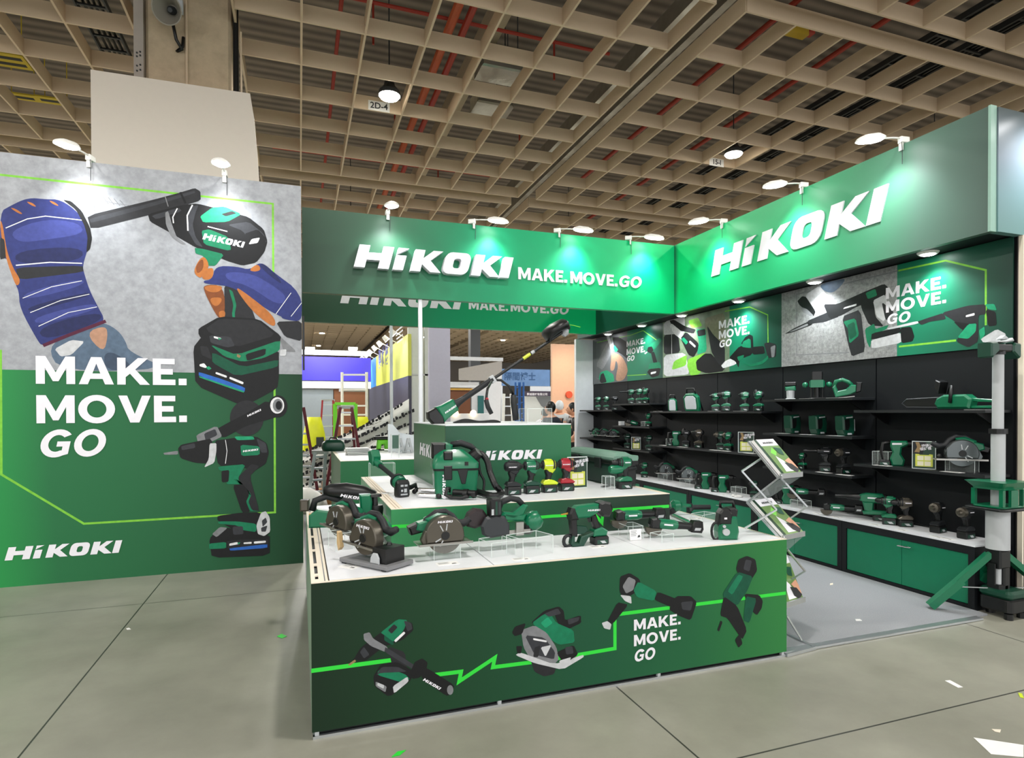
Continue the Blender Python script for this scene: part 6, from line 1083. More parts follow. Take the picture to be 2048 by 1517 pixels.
# ================================================================== tower light at the right
p = G(1992, 1232, 0); tx, ty = 5.105, 3.145
t = thing('tower_light', 'tall green and white tripod tower light at the right edge of the booth', 'tower light', (tx, ty, 0))
def Z_(py): return W(1995, py, 'y', ty).z
def R_(w): return w/2*(W(1996, 1000, 'y', ty)-W(1995, 1000, 'y', ty)).x
b = MB().m(M_ink); b.prism(rrect(-.065, .15, -.13, .105, .04), .045, .15, .01, M=YB)
for x, y in ((-.035, -.1), (.11, -.1), (.03, .07)): b.cyl((x, y, 0), (x, y, .045), .03, n=12)
b.done('base_box', t)
b = MB().m(M_teal_d); b.prism(rrect(-.07, .155, -.135, .11, .04), .15, .215, .02, M=YB); b.done('base_cover', t)
b = MB().m(M_ink); b.box(.0, .07, -.05, .05, .19, Z_(1098), .01); b.box(-.06, .06, -.06, .06, Z_(1135), Z_(1098), .012); b.box(-.05, .05, -.05, .05, .19, .25, .01); b.box(-.075, -.065, -.03, .03, .25, Z_(1125), .003); b.done('mast_frame', t)
b = MB().m(M_lgrey); b.cyl((-.015, -.01, .25), (-.015, -.01, Z_(1130)), .024, n=14); b.cyl((0, 0, Z_(1098)), (0, 0, Z_(1015)), R_(27), n=20); b.done('lower_mast', t, smooth='auto')
b = MB().m(M_ink); z = Z_(1015); b.prism(rrect(-.18, .18, -.15, .15, .05), z-.012, z+.006, .004, M=YB); b.done('tray', t)
b = MB().m(M_teal); za, zb, zc = z+.006, z+.02, Z_(962)
b.prism(rrect(-.135, .135, -.115, .115, .04), za, zb, .004, M=YB)
for x in (-.115, .115):
    for y in (-.1, .1): b.box(x-.014, x+.014, y-.014, y+.014, zb, zc-.06)
b.box(-.06, .02, -.13, -.11, zb, zc-.06)
RR = lambda a, bb, zz: [(x, y, zz) for x, y in rrect(-a, a, -bb, bb, .03)]
b.rings([RR(.13, .11, zc-.06), RR(.135, .115, zc-.045), RR(.17, .145, zc-.004), RR(.175, .15, zc)]); b.done('collar', t)
b = MB().m(M_lgrey); b.cyl((0, 0, Z_(1012)), (0, 0, Z_(867)), R_(16), n=18); b.cyl((-.004, 0, Z_(860)), (-.004, 0, Z_(706)), R_(13), n=18); b.done('upper_mast', t, smooth='auto')
b = MB().m(M_ink); b.cyl((0, 0, Z_(868)), (0, 0, Z_(858)), R_(21), n=16); b.box(-.055, -.03, -.01, .01, Z_(866), Z_(860)); b.done('mast_clamp', t)
zt = Z_(702)
b = MB().m(M_ink); b.box(-.1, .1, -.05, .06, zt-.01, zt+.05, .01); b.cyl((0, 0, zt-.03), (0, 0, zt), R_(16), n=14); b.done('head_bracket', t)
b = MB().m(M_teal_d)
for s in (-1, 1):
    b = MB().m(M_teal_d); b.prism([(s*.08, zt-.01), (s*.15, zt-.06), (s*.17, zt-.05), (s*.17, zt+.055), (s*.1, zt+.062), (s*.08, zt+.04)], -.06, .05, .01); b.done('lamp_wing', t)
b = MB().m(M_lgrey); b.prism([(-.1, zt+.062), (.02, zt+.08), (.09, zt+.1), (.11, zt+.075), (.02, zt+.06)], -.05, .03, .008); b.prism([(-.02, zt+.09), (.03, zt+.12), (.07, zt+.1), (.02, zt+.085)], -.03, .01, .004); b.done('lamp_visor', t)
hub = Z_(1108)
legs = [W(1860, 1213, 'z', .03), Vector((tx+.62, ty-.12, .03)), Vector((tx+.05, ty+.75, .03))]
for k, L_ in enumerate(legs):
    e = L_-Vector((tx, ty, 0)); d = Vector((e.x, e.y, 0)).normalized(); a = d*.05+Vector((0, 0, hub))
    if k == 2: a = d*.05+Vector((0, 0, hub-.02)); e = Vector((.03, .16, .2))
    b = MB().m(M_teal); m_ = a+(e-a)*.5; b.bar(a, m_+(e-a)*.04, .06, .045); b.bar(m_-(e-a)*.02-Vector((0, 0, .012)), e, .07, .055); lg = b.done('leg', t)
    if k == 0: put(LOGO, frame_on(e+(a-e)*.12+Vector((0, -.036, .0)), (a-e), (0, 0, 1)), .016, 'logo', lg, M_print)
    if k < 2: b = MB().m(M_alu); b.bar((0, 0, .21), a+(e-a)*.62, .012, .006); b.done('brace', t)
b = MB().m(M_ink); b.tube(smooth_path([Vector((tx+.1, ty-.12, .02)), Vector((tx+.2, ty-.16, .012)), Vector((tx+.28, ty-.05, .012)), Vector((tx+.5, ty-.1, .012))], 5), .009, 6); tag(b.done('power_cable', smooth=True), 'black power cable on the floor behind the tower light', 'cable')

# ================================================================== zigzag brochure rack
RX, RY = 3.62, 3.62
t = thing('brochure_rack', 'folding zigzag metal brochure rack at the right end of the counter', 'brochure rack', (0, 0, 0)); rack = t
yf = 3.14
def Qr(x, y): return W(x, y, 'y', yf)
# the rack's front rail points, traced down its side; trays slope from back-left down to front-right
trays = [((1497, 884), (1557, 957)), ((1494, 1005), (1562, 1080)), ((1528, 1118), (1562, 1215))]
wdir = Vector((math.cos(.25), math.sin(.25), 0)); TW = .25
M_rackp = mat('rack_sheet', '#9aa7a4', .12, alpha=.5)
shelves = []
for k, (a, c) in enumerate(trays):
    # every tray: lower front edge c..c+TW along x, upper back edge pushed back in y
    lo = Qr(*c); hi = W(a[0], a[1], 'y', yf+.2); shelves.append((lo, hi))
for k, (lo, hi) in enumerate(shelves):
    up = hi-lo; up.x = up.x; n = wdir.cross(up).normalized(); n = n if n.y < 0 else -n
    b = MB().m(M_rackp); b.rings([[lo, lo+wdir*TW, hi+wdir*TW, hi], [lo+n*.003, lo+wdir*TW+n*.003, hi+wdir*TW+n*.003, hi+n*.003]]); b.done('tray_sheet', t)
    b = MB().m(M_alu); b.bar(lo, hi, .014); b.bar(lo+wdir*TW, hi+wdir*TW, .014); b.bar(lo+n*.02, lo+wdir*TW+n*.02, .012, .034); b.bar(lo, lo+n*.03, .012, .01); b.bar(hi, hi+wdir*TW, .012); b.done('tray_frame', t)
    # brochures lying in the tray
    o = lo+n*.008+up*.03; v = up.normalized(); H = up.length*.94; w = TW*.9; o = o+wdir*(TW*.05)
    bk = thing('catalogue', ('glossy catalogue on the top tray of the brochure rack', 'glossy catalogue on the middle tray of the brochure rack', 'catalogue on the low tray of the brochure rack')[k], 'catalogue', o)
    Z0 = Vector((0, 0, 0)); hgt = .022 if k < 2 else .012
    b = MB().m(M_paper); b.rings([[Z0, wdir*w, wdir*w+v*H, v*H], [n*hgt, wdir*w+n*hgt, wdir*w+v*H+n*hgt, v*H+n*hgt]]); b.done('pages', bk)
    b = MB(); e = n*(hgt+.0006); step = n*.0005
    def cov(mt, pts):
        global e
        b.m(mt); b.poly([wdir*(w*x)+v*(H*y)+e for x, y in pts]); e = e+step
    cov(mat('cover_green', '#123a22', .25), [(0, 0), (1, 0), (1, 1), (0, 1)]); cov(M_print, [(.12, .8), (1, .8), (1, 1), (.12, 1)]); cov(mat('cover_leaf', '#6f8f52', .25), [(.12, 0), (1, 0), (1, .8), (.12, .8)]); cov(M_lime2, [(.3, .6), (.55, .75), (.62, .62), (.45, .5)]); cov(M_print, [(.3, .05), (.75, .05), (.6, .35), (.4, .5), (.35, .3)]); cov(M_skin, [(.65, .35), (.95, .42), (1, .3), (1, .1), (.85, .18)]); cov(IK['k2'], [(.55, .3), (.85, .25), (1, .08), (.8, 0), (.6, .1)]); cov(IK['g3'], [(.62, .75), (.95, .7), (.85, .5), (.66, .55)])
    cb = b.done('cover', bk, smooth='flat2d')
    put(LOGO, frame_on(wdir*(w*.3)+v*(H*.86)+e, wdir, v), w*.5/LOGO_W, 'logo', bk, M_dgrey)
def rod(pts, r=.007, nm='strut'):
    b = MB().m(M_alu)
    for a, c in zip(pts, pts[1:]): b.bar(a, c, .013, .01)
    b.done(nm, t)
def bl(x, y, yy): return W(x, y, 'y', yy)
rod([bl(1522, 918, yf+.14), bl(1484, 943, yf+.14), bl(1553, 1020, yf+.05), bl(1490, 1057, yf+.12)], nm='side_strut')
rod([bl(1494, 1005, yf+.2), bl(1557, 957, yf)], nm='side_strut'); rod([bl(1562, 957, yf+.1), bl(1614, 1014, yf+.05), bl(1580, 1038, yf+.15)], nm='side_strut')
rod([bl(1528, 1118, yf+.2), bl(1562, 1080, yf)], nm='side_strut'); rod([bl(1575, 1100, yf), bl(1610, 1143, yf+.05), bl(1572, 1166, yf+.15)], nm='side_strut')
rod([bl(1535, 1250, yf+.2), bl(1562, 1215, yf)], nm='side_strut'); rod([bl(1573, 1232, yf), bl(1603, 1281, yf)], nm='side_strut')
q1_, q2_ = G(1576, 1268, .02), G(1630, 1294, .02)
b = MB().m(M_alu); b.bar((q1_.x, q1_.y, .012), (q2_.x, q2_.y, .012), .02, .02); b.bar((q1_.x-.02, q1_.y+.25, .012), (q1_.x, q1_.y, .012), .02, .02); b.bar((q2_.x-.27, q2_.y-.03, .012), (q2_.x, q2_.y, .012), .02, .02); b.done('foot_frame', t)
# sheet under the top tray
b = MB().m(M_rackp); lo = bl(1558, 960, yf); c1 = bl(1494, 1003, yf+.2); b.poly([lo, lo+wdir*TW, c1+wdir*TW, c1]); b.done('tray_back', t)
b = MB().m(M_rackp); lo = bl(1562, 1084, yf); c1 = bl(1528, 1116, yf+.2); b.poly([lo, lo+wdir*TW, c1+wdir*TW, c1]); b.done('tray_back', t)

# ================================================================== litter on the floor
def litter(lb, pts, mt, nm='paper_scrap', cat='scrap', h=.003):
    P = [G(x, y, 0) for x, y in pts]; b = MB().m(mt); b.rings([[(q.x, q.y, .0012) for q in P], [(q.x, q.y, h) for q in P]]); tag(b.done(nm), lb, cat)
litter('large white paper sheet at the bottom right corner', [(1947, 1477), (2047, 1492), (2047, 1516), (1982, 1510)], M_paper, 'paper_sheet', 'paper')
litter('white paper scrap on the floor at the right', [(1890, 1363), (1900, 1362), (1926, 1376), (1916, 1377)], M_paper)
litter('small pale scrap above the large paper sheet', [(1983, 1460), (2002, 1461), (2000, 1467), (1990, 1465)], M_edge)
litter('yellow tape scrap at the right picture edge', [(2036, 1387), (2044, 1389), (2048, 1398), (2040, 1396)], M_yellow, 'tape_scrap', 'tape')
litter('bright green tape scrap left of the counter', [(554, 1274), (560, 1271), (563, 1269), (568, 1271), (574, 1274), (564, 1278)], M_lime, 'tape_scrap', 'tape')
litter('bright green tape scrap at the bottom edge of the picture', [(783, 1516), (795, 1505), (812, 1502), (800, 1512)], M_lime, 'tape_scrap', 'tape')
litter('tiny yellow scrap at the foot of the counter', [(1072, 1396), (1080, 1393), (1086, 1395), (1078, 1400)], M_yellow, 'tape_scrap', 'tape')
litter('tiny white scrap on the floor joint at left', [(252, 1258), (258, 1257), (262, 1260), (254, 1261)], M_paper)
litter('small white scrap in the middle of the carpet', [(1710, 1243), (1720, 1243), (1724, 1246), (1712, 1246)], M_paper, h=.016)
litter('small pale scrap on the carpet near the cabinets', [(1660, 1171), (1666, 1170), (1666, 1173), (1660, 1174)], M_edge, h=.016)
# ================================================================== the hall beyond
struct_mat = mat('hall_wall', '#b5aea6', .8)
for nm, bx in (('wall_far', (-45, 45, 67.9, 68.2, 0, 9.6)), ('wall_left', (-45.3, -45, -12, 75, 0, 9.6)), ('wall_right_hall', (45, 45.3, -12, 75, 0, 9.6))):
    b = MB().m(struct_mat); b.box(*bx); struct(b.done('wall_right' if 'right' in nm else nm))
def slabw(name, lb, cat, px0, px1, py0, py1, y, mt, th=.12, z0=None):
    a, c = W(px0, py0, 'y', y), W(px1, py1, 'y', y); b = MB().m(mt); b.box(a.x, c.x, y, y+th, c.z if z0 is None else z0, a.z); return tag(b.done(name), lb, cat), a, c
def board(name, lb, cat, parts, y, th=.1):
    t = thing(name, lb, cat, (0, 0, 0))
    for k, (nm, px0, px1, py0, py1, mt, f) in enumerate(parts):
        a, c = W(px0, py0, 'y', y), W(px1, py1, 'y', y); b = MB().m(mt); b.box(a.x, c.x, y-(.02*f), y+th, max(c.z, .01) if py1 < 1000 else .01, a.z); b.done(nm, t)
    return t
M_blue = mat('royal_blue', '#4338c8', .5); M_lav = mat('lavender_panel', '#a5a4b4', .5); M_brown = mat('brown_front', '#7a4a2c', .6); M_peach = mat('peach_wall', '#e3b596', .6); M_ltw = mat('booth_white', '#dfe4ea', .5)
M_ban = mat('banner_blue', '#5c7fae', .5, var=.35, scale=2); M_purple = mat('dark_purple', '#3b3144', .5); M_tealdoor = mat('teal_door', '#1c6f70', .5)
t = board('neighbour_booth', 'white neighbouring booth with a royal blue band at the far left', 'booth', [('top_band', 560, 742, 698, 713, M_ltw, 0), ('blue_band', 560, 742, 712, 763, M_blue, 1), ('lower_band', 560, 742, 762, 778, M_ltw, 0), ('back_wall', 560, 668, 778, 1000, mat('booth_grey', '#8b9399', .5), -60), ('brown_screen', 668, 736, 778, 1000, M_brown, -30)], 22.0)
for k, (px, lb) in enumerate(((620, 'small spotlight on the royal blue booth, left'), (706, 'small spotlight on the royal blue booth, right'))):
    p = W(px, 700, 'y', 21.9); tt = thing('booth_spotlight', lb, 'spotlight', p); b = MB().m(M_lampw); b.box(-.16, .16, -.1, .1, .0, .09, .02); b.done('housing', tt); b = MB().m(M_glow); b.box(-.13, .13, -.08, .08, -.012, 0); b.done('lens', tt)
light('blue_booth_fill', 'AREA', (W(650, 700, 'y', 20.5).x, 20.6, 3.9), 45, COOL, (W(650, 700, 'y', 22).x, 22, 2.6), 1.5)  # unseen area light added to brighten the booth front, no lamp body
# banner wall seen edge-on, yellow and blue with spots
wx = 3.0; yA, yB = W(816, 700, 'x', wx).y, W(738, 730, 'x', wx).y
zt_, zm = W(816, 668, 'x', wx).z, W(816, 752, 'x', wx).z
t = thing('banner_wall', 'tall yellow and blue banner wall with dark lower half, lit by a row of spots', 'banner wall', (0, 0, 0))
ym = W(752, 720, 'x', wx).y
b = MB().m(mat('banner_yellow', '#b9bf4a', .5)); b.box(wx, wx+.1, yA, ym, zm, zt_); b.done('yellow_panel', t); b = MB().m(mat('banner_azure', '#2f7fcc', .5)); b.box(wx, wx+.1, ym, yB, zm, zt_); b.done('blue_panel', t)
b = MB().m(mat('banner_dark', '#3a3a4a', .5, var=.3)); b.box(wx, wx+.1, yA, yB, 0, zm); b.done('lower_panel', t)
for k, (y0, y1, tx, sz) in enumerate(((20.6, 22.8, '工程', .6),)):
    for q, ch in enumerate('建材展'):
        bm2 = font_bm(ch, .8, .03); b = MB().m(mat('ink_indigo', '#38408c', .5)); b.add(bm2, frame_on((wx-.005, 24.6-q*1.0, zm+.75), (0, -1, 0), (0, 0, 1))); bm2.free(); b.done('lettering', t, smooth='flat2d')
b = MB().m(M_lgrey)
for k in range(4): b.box(wx-.004, wx, 18.5+.02*k, 20.0-.1*k, zm+1.55-.13*k, zm+1.6-.13*k)
b.done('fine_print', t)
for k in range(7):
    yy = yA+.6+k*1.55; tt = thing('booth_spotlight', 'spotlight on a short arm over the yellow and blue banner wall', 'spotlight', (wx-.35, yy, zt_+.12), 0, 'spots over the yellow banner wall')
    b = MB().m(M_lampw); b.bar((.37, 0, -.16), (.02, 0, .02), .025); b.done('arm', tt); b = MB().m(M_lampw); b.cyl((-.08, 0, .05), (.04, 0, -.08), .07, .1, 12); b.done('housing', tt); b = MB().m(M_glow); b.cyl((.045, 0, -.085), (.05, 0, -.09), .09, n=12); b.done('lens', tt)
    if k % 2 == 0: light('banner_spot', 'SPOT', (wx-.8, yy, zt_+.15), 160, COOL, (wx, yy, zt_-1.0), .1, 90, .8)
# white partitions
t = board('partition_panel', 'tall pale partition panels behind the white posts', 'partition', [('panel', 816, 849, 655, 1100, mat('pale_green_panel', '#c9d0c9', .5), 0), ('rail', 816, 858, 748, 752, M_lgrey, 1), ('side_panel', 849, 859, 655, 1100, mat('pale_green_panel2', '#bcc3bd', .5), 1)], 18.0)
slabw('partition_panel', 'broad lavender grey partition beside the slanted trimmer', 'partition', 858, 902, 640, 1100, 15.0, M_lav, .15, 0.0)
# draped sheet with repeated printed text
t = thing('draped_sheet', 'white plastic sheet printed all over with black text, hung slanting over a work stand', 'sheet', (0, 0, 0)); ys = 13.0
NX, NZ = 26, 14; P = []
for i in range(NX+1):
    u = i/NX; px = 600+u*218; topy = 905-(u**1.25)*107; boty = 985-u*25
    P.append([W(px, topy+(boty-topy)*(j/NZ), 'y', ys+.06*math.sin(u*9+j*.8)+.08*math.sin(j*1.3+u*3)) for j in range(NZ+1)])
b = MB().m(mat('sheet_white', '#d9dad6', .4))
vv = [[b.bm.verts.new(q) for q in r] for r in P]
for i in range(NX):
    for j in range(NZ): b.face((vv[i][j], vv[i+1][j], vv[i+1][j+1], vv[i][j+1]))
o = b.done('sheet', t, smooth=True); b = MB().m(IK['k2'])
for a in range(11):
    for c in range(7):
        u = (a+.2+.5*(c % 2))/11.5; v_ = (c+.2)/7
        i = u*NX; j = v_*NZ; i0, j0 = int(i), min(int(j), NZ-1)
        if i0 >= NX: continue
        p0, p1, p2 = P[i0][j0], P[i0+1][j0], P[i0][j0+1]; e1, e2 = (p1-p0), Vector((0, 0, 1)); base = p0+(p1-p0)*(i-i0)+(p2-p0)*(j-j0)+Vector((0, -.03, 0)); d1 = Vector((.94, 0, .34))
        for k in range(4): 
            q = base+d1*(.08*k); s_ = .02+.008*((a+c+k) % 3)
            b.poly([q, q+d1*.055, q+d1*.055+Vector((-.01, 0, s_*2)), q+Vector((-.01, 0, s_*2))])
b.done('printed_text', t, smooth='flat2d')
# ladders and scaffold
def ladder(lb, y, feet, topw, mt, rungs, name='step_ladder', aframe=True, x_top=None):
    """feet: two pixel points (left, right) on the floor side, topw: two pixel points at the top"""
    t = thing(name, lb, 'ladder', (0, 0, 0)); f0, f1 = W(*feet[0], 'y', y), W(*feet[1], 'y', y); t0, t1 = W(*topw[0], 'y', y), W(*topw[1], 'y', y)
    for a, c in ((f0, t0), (f1, t1)): b = MB().m(mt); b.bar(a, c, .05, .07, (0, 1, 0)); b.done('rail', t)
    b = MB().m(M_alu)
    for k in range(rungs):
        u = (k+.6)/rungs; b.bar(f0+(t0-f0)*u, f1+(t1-f1)*u, .05, .03)
    b.done('rungs', t)
    if aframe:
        for a, c in ((f0, t0), (f1, t1)): b = MB().m(mt); b.bar(a*1+Vector(((c.x-a.x)*.25, 1.1, 0)), c+Vector((0, .1, 0)), .04, .05, (0, 1, 0)); b.done('rear_rail', t)
        b = MB().m(M_lgrey); b.bar(t0+Vector((-.05, .05, 0)), t1+Vector((.05, .05, 0)), .16, .06); b.done('top_step', t)
    return t
def fl(px, y): 
    q = W(px, 900, 'y', y); v = q-EYEP; # pixel row where this depth meets the floor
    for py in range(830, 1400, 2):
        if W(px, py, 'y', y).z <= .0: return (px, py)
ladder('maroon step ladder behind the desk', 11.4, [fl(648, 11.4), fl(735, 11.4)], [(681, 815), (703, 815)], M_maroon, 7)
ladder('tall maroon ladder leaning at the left, beside the poster wall', 10.8, [fl(640, 10.8), fl(590, 10.8)], [(607, 815), (585, 815)], M_maroon, 9, 'leaning_ladder', False)
ladder('aluminium ladder lying open left of the desk', 10.3, [fl(613, 10.3), fl(646, 10.3)], [(630, 905), (651, 905)], M_alu, 5)
ladder('red step ladder far behind the maroon one', 19.0, [fl(636, 19), fl(672, 19)], [(645, 801), (666, 801)], M_red, 6)
t = thing('scaffold_tower', 'white rolling scaffold tower before the royal blue booth', 'scaffold', (0, 0, 0)); ysf = 18.5
def S_(x, y, d=0): return W(x, y, 'y', ysf+d)
for d in (0, 1.0):
    for px in (684, 733):
        b = MB().m(M_lampw); b.bar(S_(px, 745, d), Vector((S_(px, 745, d).x, ysf+d, .02)), .06); b.done('upright', t)
    b = MB().m(M_lampw)
    for py in (750, 780, 812, 830, 850): b.bar(S_(684, py, d), S_(733, py, d), .05)
    b.done('ladder_rungs', t)
b = MB().m(M_lgrey); a, c = S_(682, 780), S_(735, 780); b.box(a.x, c.x, ysf, ysf+1.0, a.z-.03, a.z+.05); b.done('deck', t)
t = thing('green_frame', 'lime green work stand frame behind the maroon ladder', 'frame', (0, 0, 0))
b = MB().m(M_lime2); q = [W(x, y, 'y', 15.5) for x, y in ((670, 850), (670, 808), (711, 808), (711, 836))]
b.bar((q[1].x, 15.5, 0), q[1], .07); b.bar(q[1], q[2], .07); b.bar((q[2].x, 15.5, 0), q[2], .07); b.done('frame_bars', t)
for k, (px, lb) in enumerate(((628, 'bright yellow bundle leaning beside the red ladder'), (722, 'yellow bundle behind the scaffold tower'))):
    q = W(px, 830, 'y', 17.5); t = thing('yellow_bundle', lb, 'bundle', (q.x, 17.5, 0)); b = MB().m(mat('bundle_yellow', '#d8de1e', .5)); b.rings([[(dx*s+.1*s*0, dy*s*.6, z) for dx, dy in arc(0, 0, .3, .3, n=10)] for s, z in ((1, 0), (1.1, .5), (.95, 1.0), (.6, 1.45))]); b.done('wrap', t, smooth=True); b = MB().m(M_dgrey); b.box(.05, .25, -.22, -.19, .5, .9); b.done('label', t)
# things on the rear desk
q = G(666, 905, T2); t = thing('dark_green_bag', 'dark green rounded bag at the left end of the rear desk', 'bag', (q.x+.02, 9.45, T2)); b = MB().m(M_teal_d); b.rings([[(x*s, y*s, z) for x, y in rrect(-.17, .17, -.12, .12, .06)] for s, z in ((.9, 0), (1, .05), (.95, .12), (.6, .17))]); b.done('body', t, smooth=True); b = MB().m(M_ink); b.tube([(-.06, 0, .16), (-.04, 0, .2), (.04, 0, .2), (.06, 0, .16)], .01, 6); b.done('handle', t, smooth=True)
q = G(707, 905, T2)
for k in range(14):
    b = MB().m(M_paper if k % 3 else M_lgrey); w_, d_ = .3, .21; b.box(-w_/2, w_/2, -d_/2, d_/2, 0, .006, .001)
    tag(b.done('brochure', loc=(q.x+.015+.012*math.sin(k*2.3), 8.55+.015*math.cos(k*1.7), T2+.0065*k), rot=(0, 0, .05*math.sin(k*1.9))), 'topmost brochure of the stack on the rear desk' if k == 13 else 'white brochure inside the stack on the rear desk', 'brochure', 'brochures stacked on the rear desk' if k < 13 else None)
q = W(765, 890, 'y', 9.3); t = thing('lime_tool', 'lime green tool with black top standing on the rear desk', 'tool', (q.x, 9.3, T2)); b = MB().m(M_lime2); b.prism([(-.09, .02), (-.03, .02), (-.02, .09), (.02, .09), (.03, .02), (.09, .02), (.08, .16), (-.08, .16)], -.06, .06, .012); b.done('body', t); b = MB().m(M_ink); b.box(-.13, .13, -.07, .07, .16, .21, .015); b.box(-.15, .02, -.06, .06, 0, .02, .004); b.done('cap', t)
t = thing('white_letters_panel', 'white folded panel with raised letter A shapes on the rear desk', 'panel', (0, 0, 0)); yy = 8.9
b = MB().m(M_ltw); P0 = [W(776, 848, 'y', yy), W(786, 850, 'y', yy), W(800, 866, 'y', yy), W(832, 872, 'y', yy)]; 
for a, c in zip(P0, P0[1:]): b.rings([[(a.x, yy, T2+.001), (c.x, yy, T2+.001), (c.x, yy, c.z), (a.x, yy, a.z)], [(a.x, yy+.02, T2+.001), (c.x, yy+.02, T2+.001), (c.x, yy+.02, c.z), (a.x, yy+.02, a.z)]])
b.done('sheet', t)
for k, px in enumerate((801, 818)):
    q = W(px, 905, 'y', yy-.3); l, w_ = letters('A'); o = put(l, frame_on((q.x-.07, yy-.3, T2+.001), (1, 0, 0), (0, 0, 1)), .21, 'letter', t, M_lgrey, .03, .6)
t = thing('brochure_holder', 'slim clear brochure holder standing on the rear desk', 'holder', (W(791, 900, 'y', 7.7).x, 7.7, T2)); b = MB().m(M_acr2); b.box(-.05, .05, 0, .003, 0, .3); b.box(-.05, .05, .05, .053, 0, .22); b.done('sheet', t); b = MB().m(M_acre); b.box(-.052, -.049, -.002, .055, 0, .3); b.box(.049, .052, -.002, .055, 0, .3); b.done('polished_edge', t); b = MB().m(IK['g3']); b.box(-.04, .04, .004, .006, .12, .29); b.done('leaflet', t)
# right background: white booth, blue banner, signs, peach wall
t = board('neighbour_booth', 'white flat roofed booth with a warm brown front behind the trimmer', 'booth', [('roof_band', 895, 1006, 713, 723, M_ltw, 1), ('lower_roof', 895, 958, 764, 776, M_ltw, 0), ('warm_beam', 895, 945, 777, 781, M_brass, 1), ('brown_front', 895, 943, 781, 1000, M_brown, -4), ('wall_panel', 944, 980, 770, 1000, M_ltw, -2), ('door', 956, 968, 792, 1000, M_tealdoor, 1)], 20.0)
b = MB().m(mat('canopy', '#b9b6b2', .8)); P = [W(x, y, 'y', 19.7) for x, y in ((918, 738), (1004, 722), (1004, 760), (1000, 775), (985, 762), (918, 761))]; b.prism([(q.x, q.z) for q in P], 19.7, 19.74); b.done('canopy_cloth', t)
b = MB().m(M_ltw); P = [W(x, y, 'y', 17.0) for x, y in ((977, 768), (1004, 745), (1002, 800), (1000, 938), (985, 938), (978, 800))]; b.prism([(q.x, q.z) for q in P], 17.0, 17.05); tag(b.done('hanging_cloth'), 'white hanging cloth behind the trimmer handle', 'cloth')
t = thing('lit_counter', 'white counter with warm round lamps behind the top box', 'counter', (0, 0, 0)); a, c = W(895, 828, 'y', 17.5), W(985, 828, 'y', 17.5); b = MB().m(M_ltw); b.box(a.x, c.x, 17.5, 18.3, 0, a.z); b.done('body', t)
for px in (912, 948):
    q = W(px, 826, 'y', 17.4); b = MB().m(mat('warm_glow', '#ffe2b0', .5, emit=4)); b.ball((q.x, 17.48, q.z-.02), .1, n=12, m=7); b.done('lamp', t, smooth=True)
M_peg = M_ban; t = thing('hanging_banner', 'blue banner with outlined writing behind the trimmer shaft', 'banner', (0, 0, 0)); a, c = W(1003, 738, 'y', 24.0), W(1100, 773, 'y', 24.0); b = MB().m(M_ban); b.box(a.x, c.x, 24.0, 24.05, c.z, a.z); b.done('sheet', t); b = MB().m(M_alu); b.box(a.x, a.x+.06, 24.05, 24.11, 0, a.z); b.done('post', t); b = MB().m(M_alu); b.box(c.x-.06, c.x, 24.05, 24.11, 0, a.z); b.done('post', t)
q = W(1008, 759, 'y', 24.0); bm2 = font_bm('隔間博士', .36, .02); b = MB().m(mat('ink_blue', '#27507f', .5)); b.add(bm2, frame_on((q.x, 24.0, q.z), (1, 0, 0), (0, 0, 1), .01)); bm2.free(); b.done('lettering', t, smooth='flat2d')
t = board('company_sign', 'dark purple company sign over a pale booth with a grey arc mural', 'sign', [('sign_band', 1050, 1103, 783, 793, M_purple, 2), ('mural', 1050, 1103, 793, 1000, mat('mural_pale', '#cfd3cf', .5), 0), ('upper_wall', 1062, 1103, 773, 783, M_ltw, 0)], 21.0)
q = W(1053, 791, 'y', 20.95); bm2 = font_bm('景誠建材有限公司', .105, .02); b = MB().m(M_print); b.add(bm2, frame_on((q.x, 20.93, q.z), (1, 0, 0), (0, 0, 1))); bm2.free(); b.done('lettering', t, smooth='flat2d')
b = MB().m(M_grey); P = [W(x, y, 'y', 20.97) for x, y in ((1072, 794), (1103, 794), (1103, 825), (1096, 822), (1083, 812))]; b.prism([(q.x, q.z) for q in P], 20.985, 20.998); b.done('mural_arc', t)
M_bf = mat('blue_steel', '#2d62a8', .4)
t = thing('blue_lift', 'blue scissor lift mast in front of the blue banner', 'lift', (0, 0, 0)); yl = 19.0
for x0, x1 in ((1031, 1038), (1040, 1047)):
    for px in (x0, x1): b = MB().m(M_bf); q = W(px, 765, 'y', yl); b.bar((q.x, yl, 0), q, .05); b.done('upright', t)
b = MB().m(M_bf)
for k in range(8):
    z = .4+.28*k; b.bar((W(1031, 800, 'y', yl).x, yl, z), (W(1047, 800, 'y', yl).x, yl, z+.1*(k % 2)), .03)
b.done('cross_bars', t)
ladder('white aluminium ladder right of the trimmer handle', 14.5, [fl(1004, 14.5), fl(1032, 14.5)], [(1008, 788), (1022, 788)], M_lampw, 9, 'step_ladder', False)
t = board('peach_booth', 'tall peach lit booth wall with an orange round logo', 'booth', [('wall', 1104, 1164, 688, 1100, M_peach, 0)], 15.5)
for px, mt, nm in ((1137, mat('logo_orange', '#e2542c', .5), 'orange_logo'), (1157, M_print, 'white_ring')):
    q = W(px, 790, 'y', 15.5); b = MB().m(mt); b.cyl((q.x, 15.44, q.z), (q.x, 15.49, q.z), .1, n=18); b.done(nm, t)
light('peach_fill', 'SPOT', (W(1140, 690, 'y', 14.6).x, 14.3, 3.6), 60, (1, .8, .62), (W(1140, 760, 'y', 15.5).x, 15.5, 1.8), .2, 100, .9)  # unseen warm spot added to light the peach wall, without a lamp body
b = MB().m(M_dgrey); q = W(950, 700, 'y', 26); b.box(q.x-.2, q.x+.25, 26, 26.4, 0, 9.5); struct(b.done('wall_pillar'))
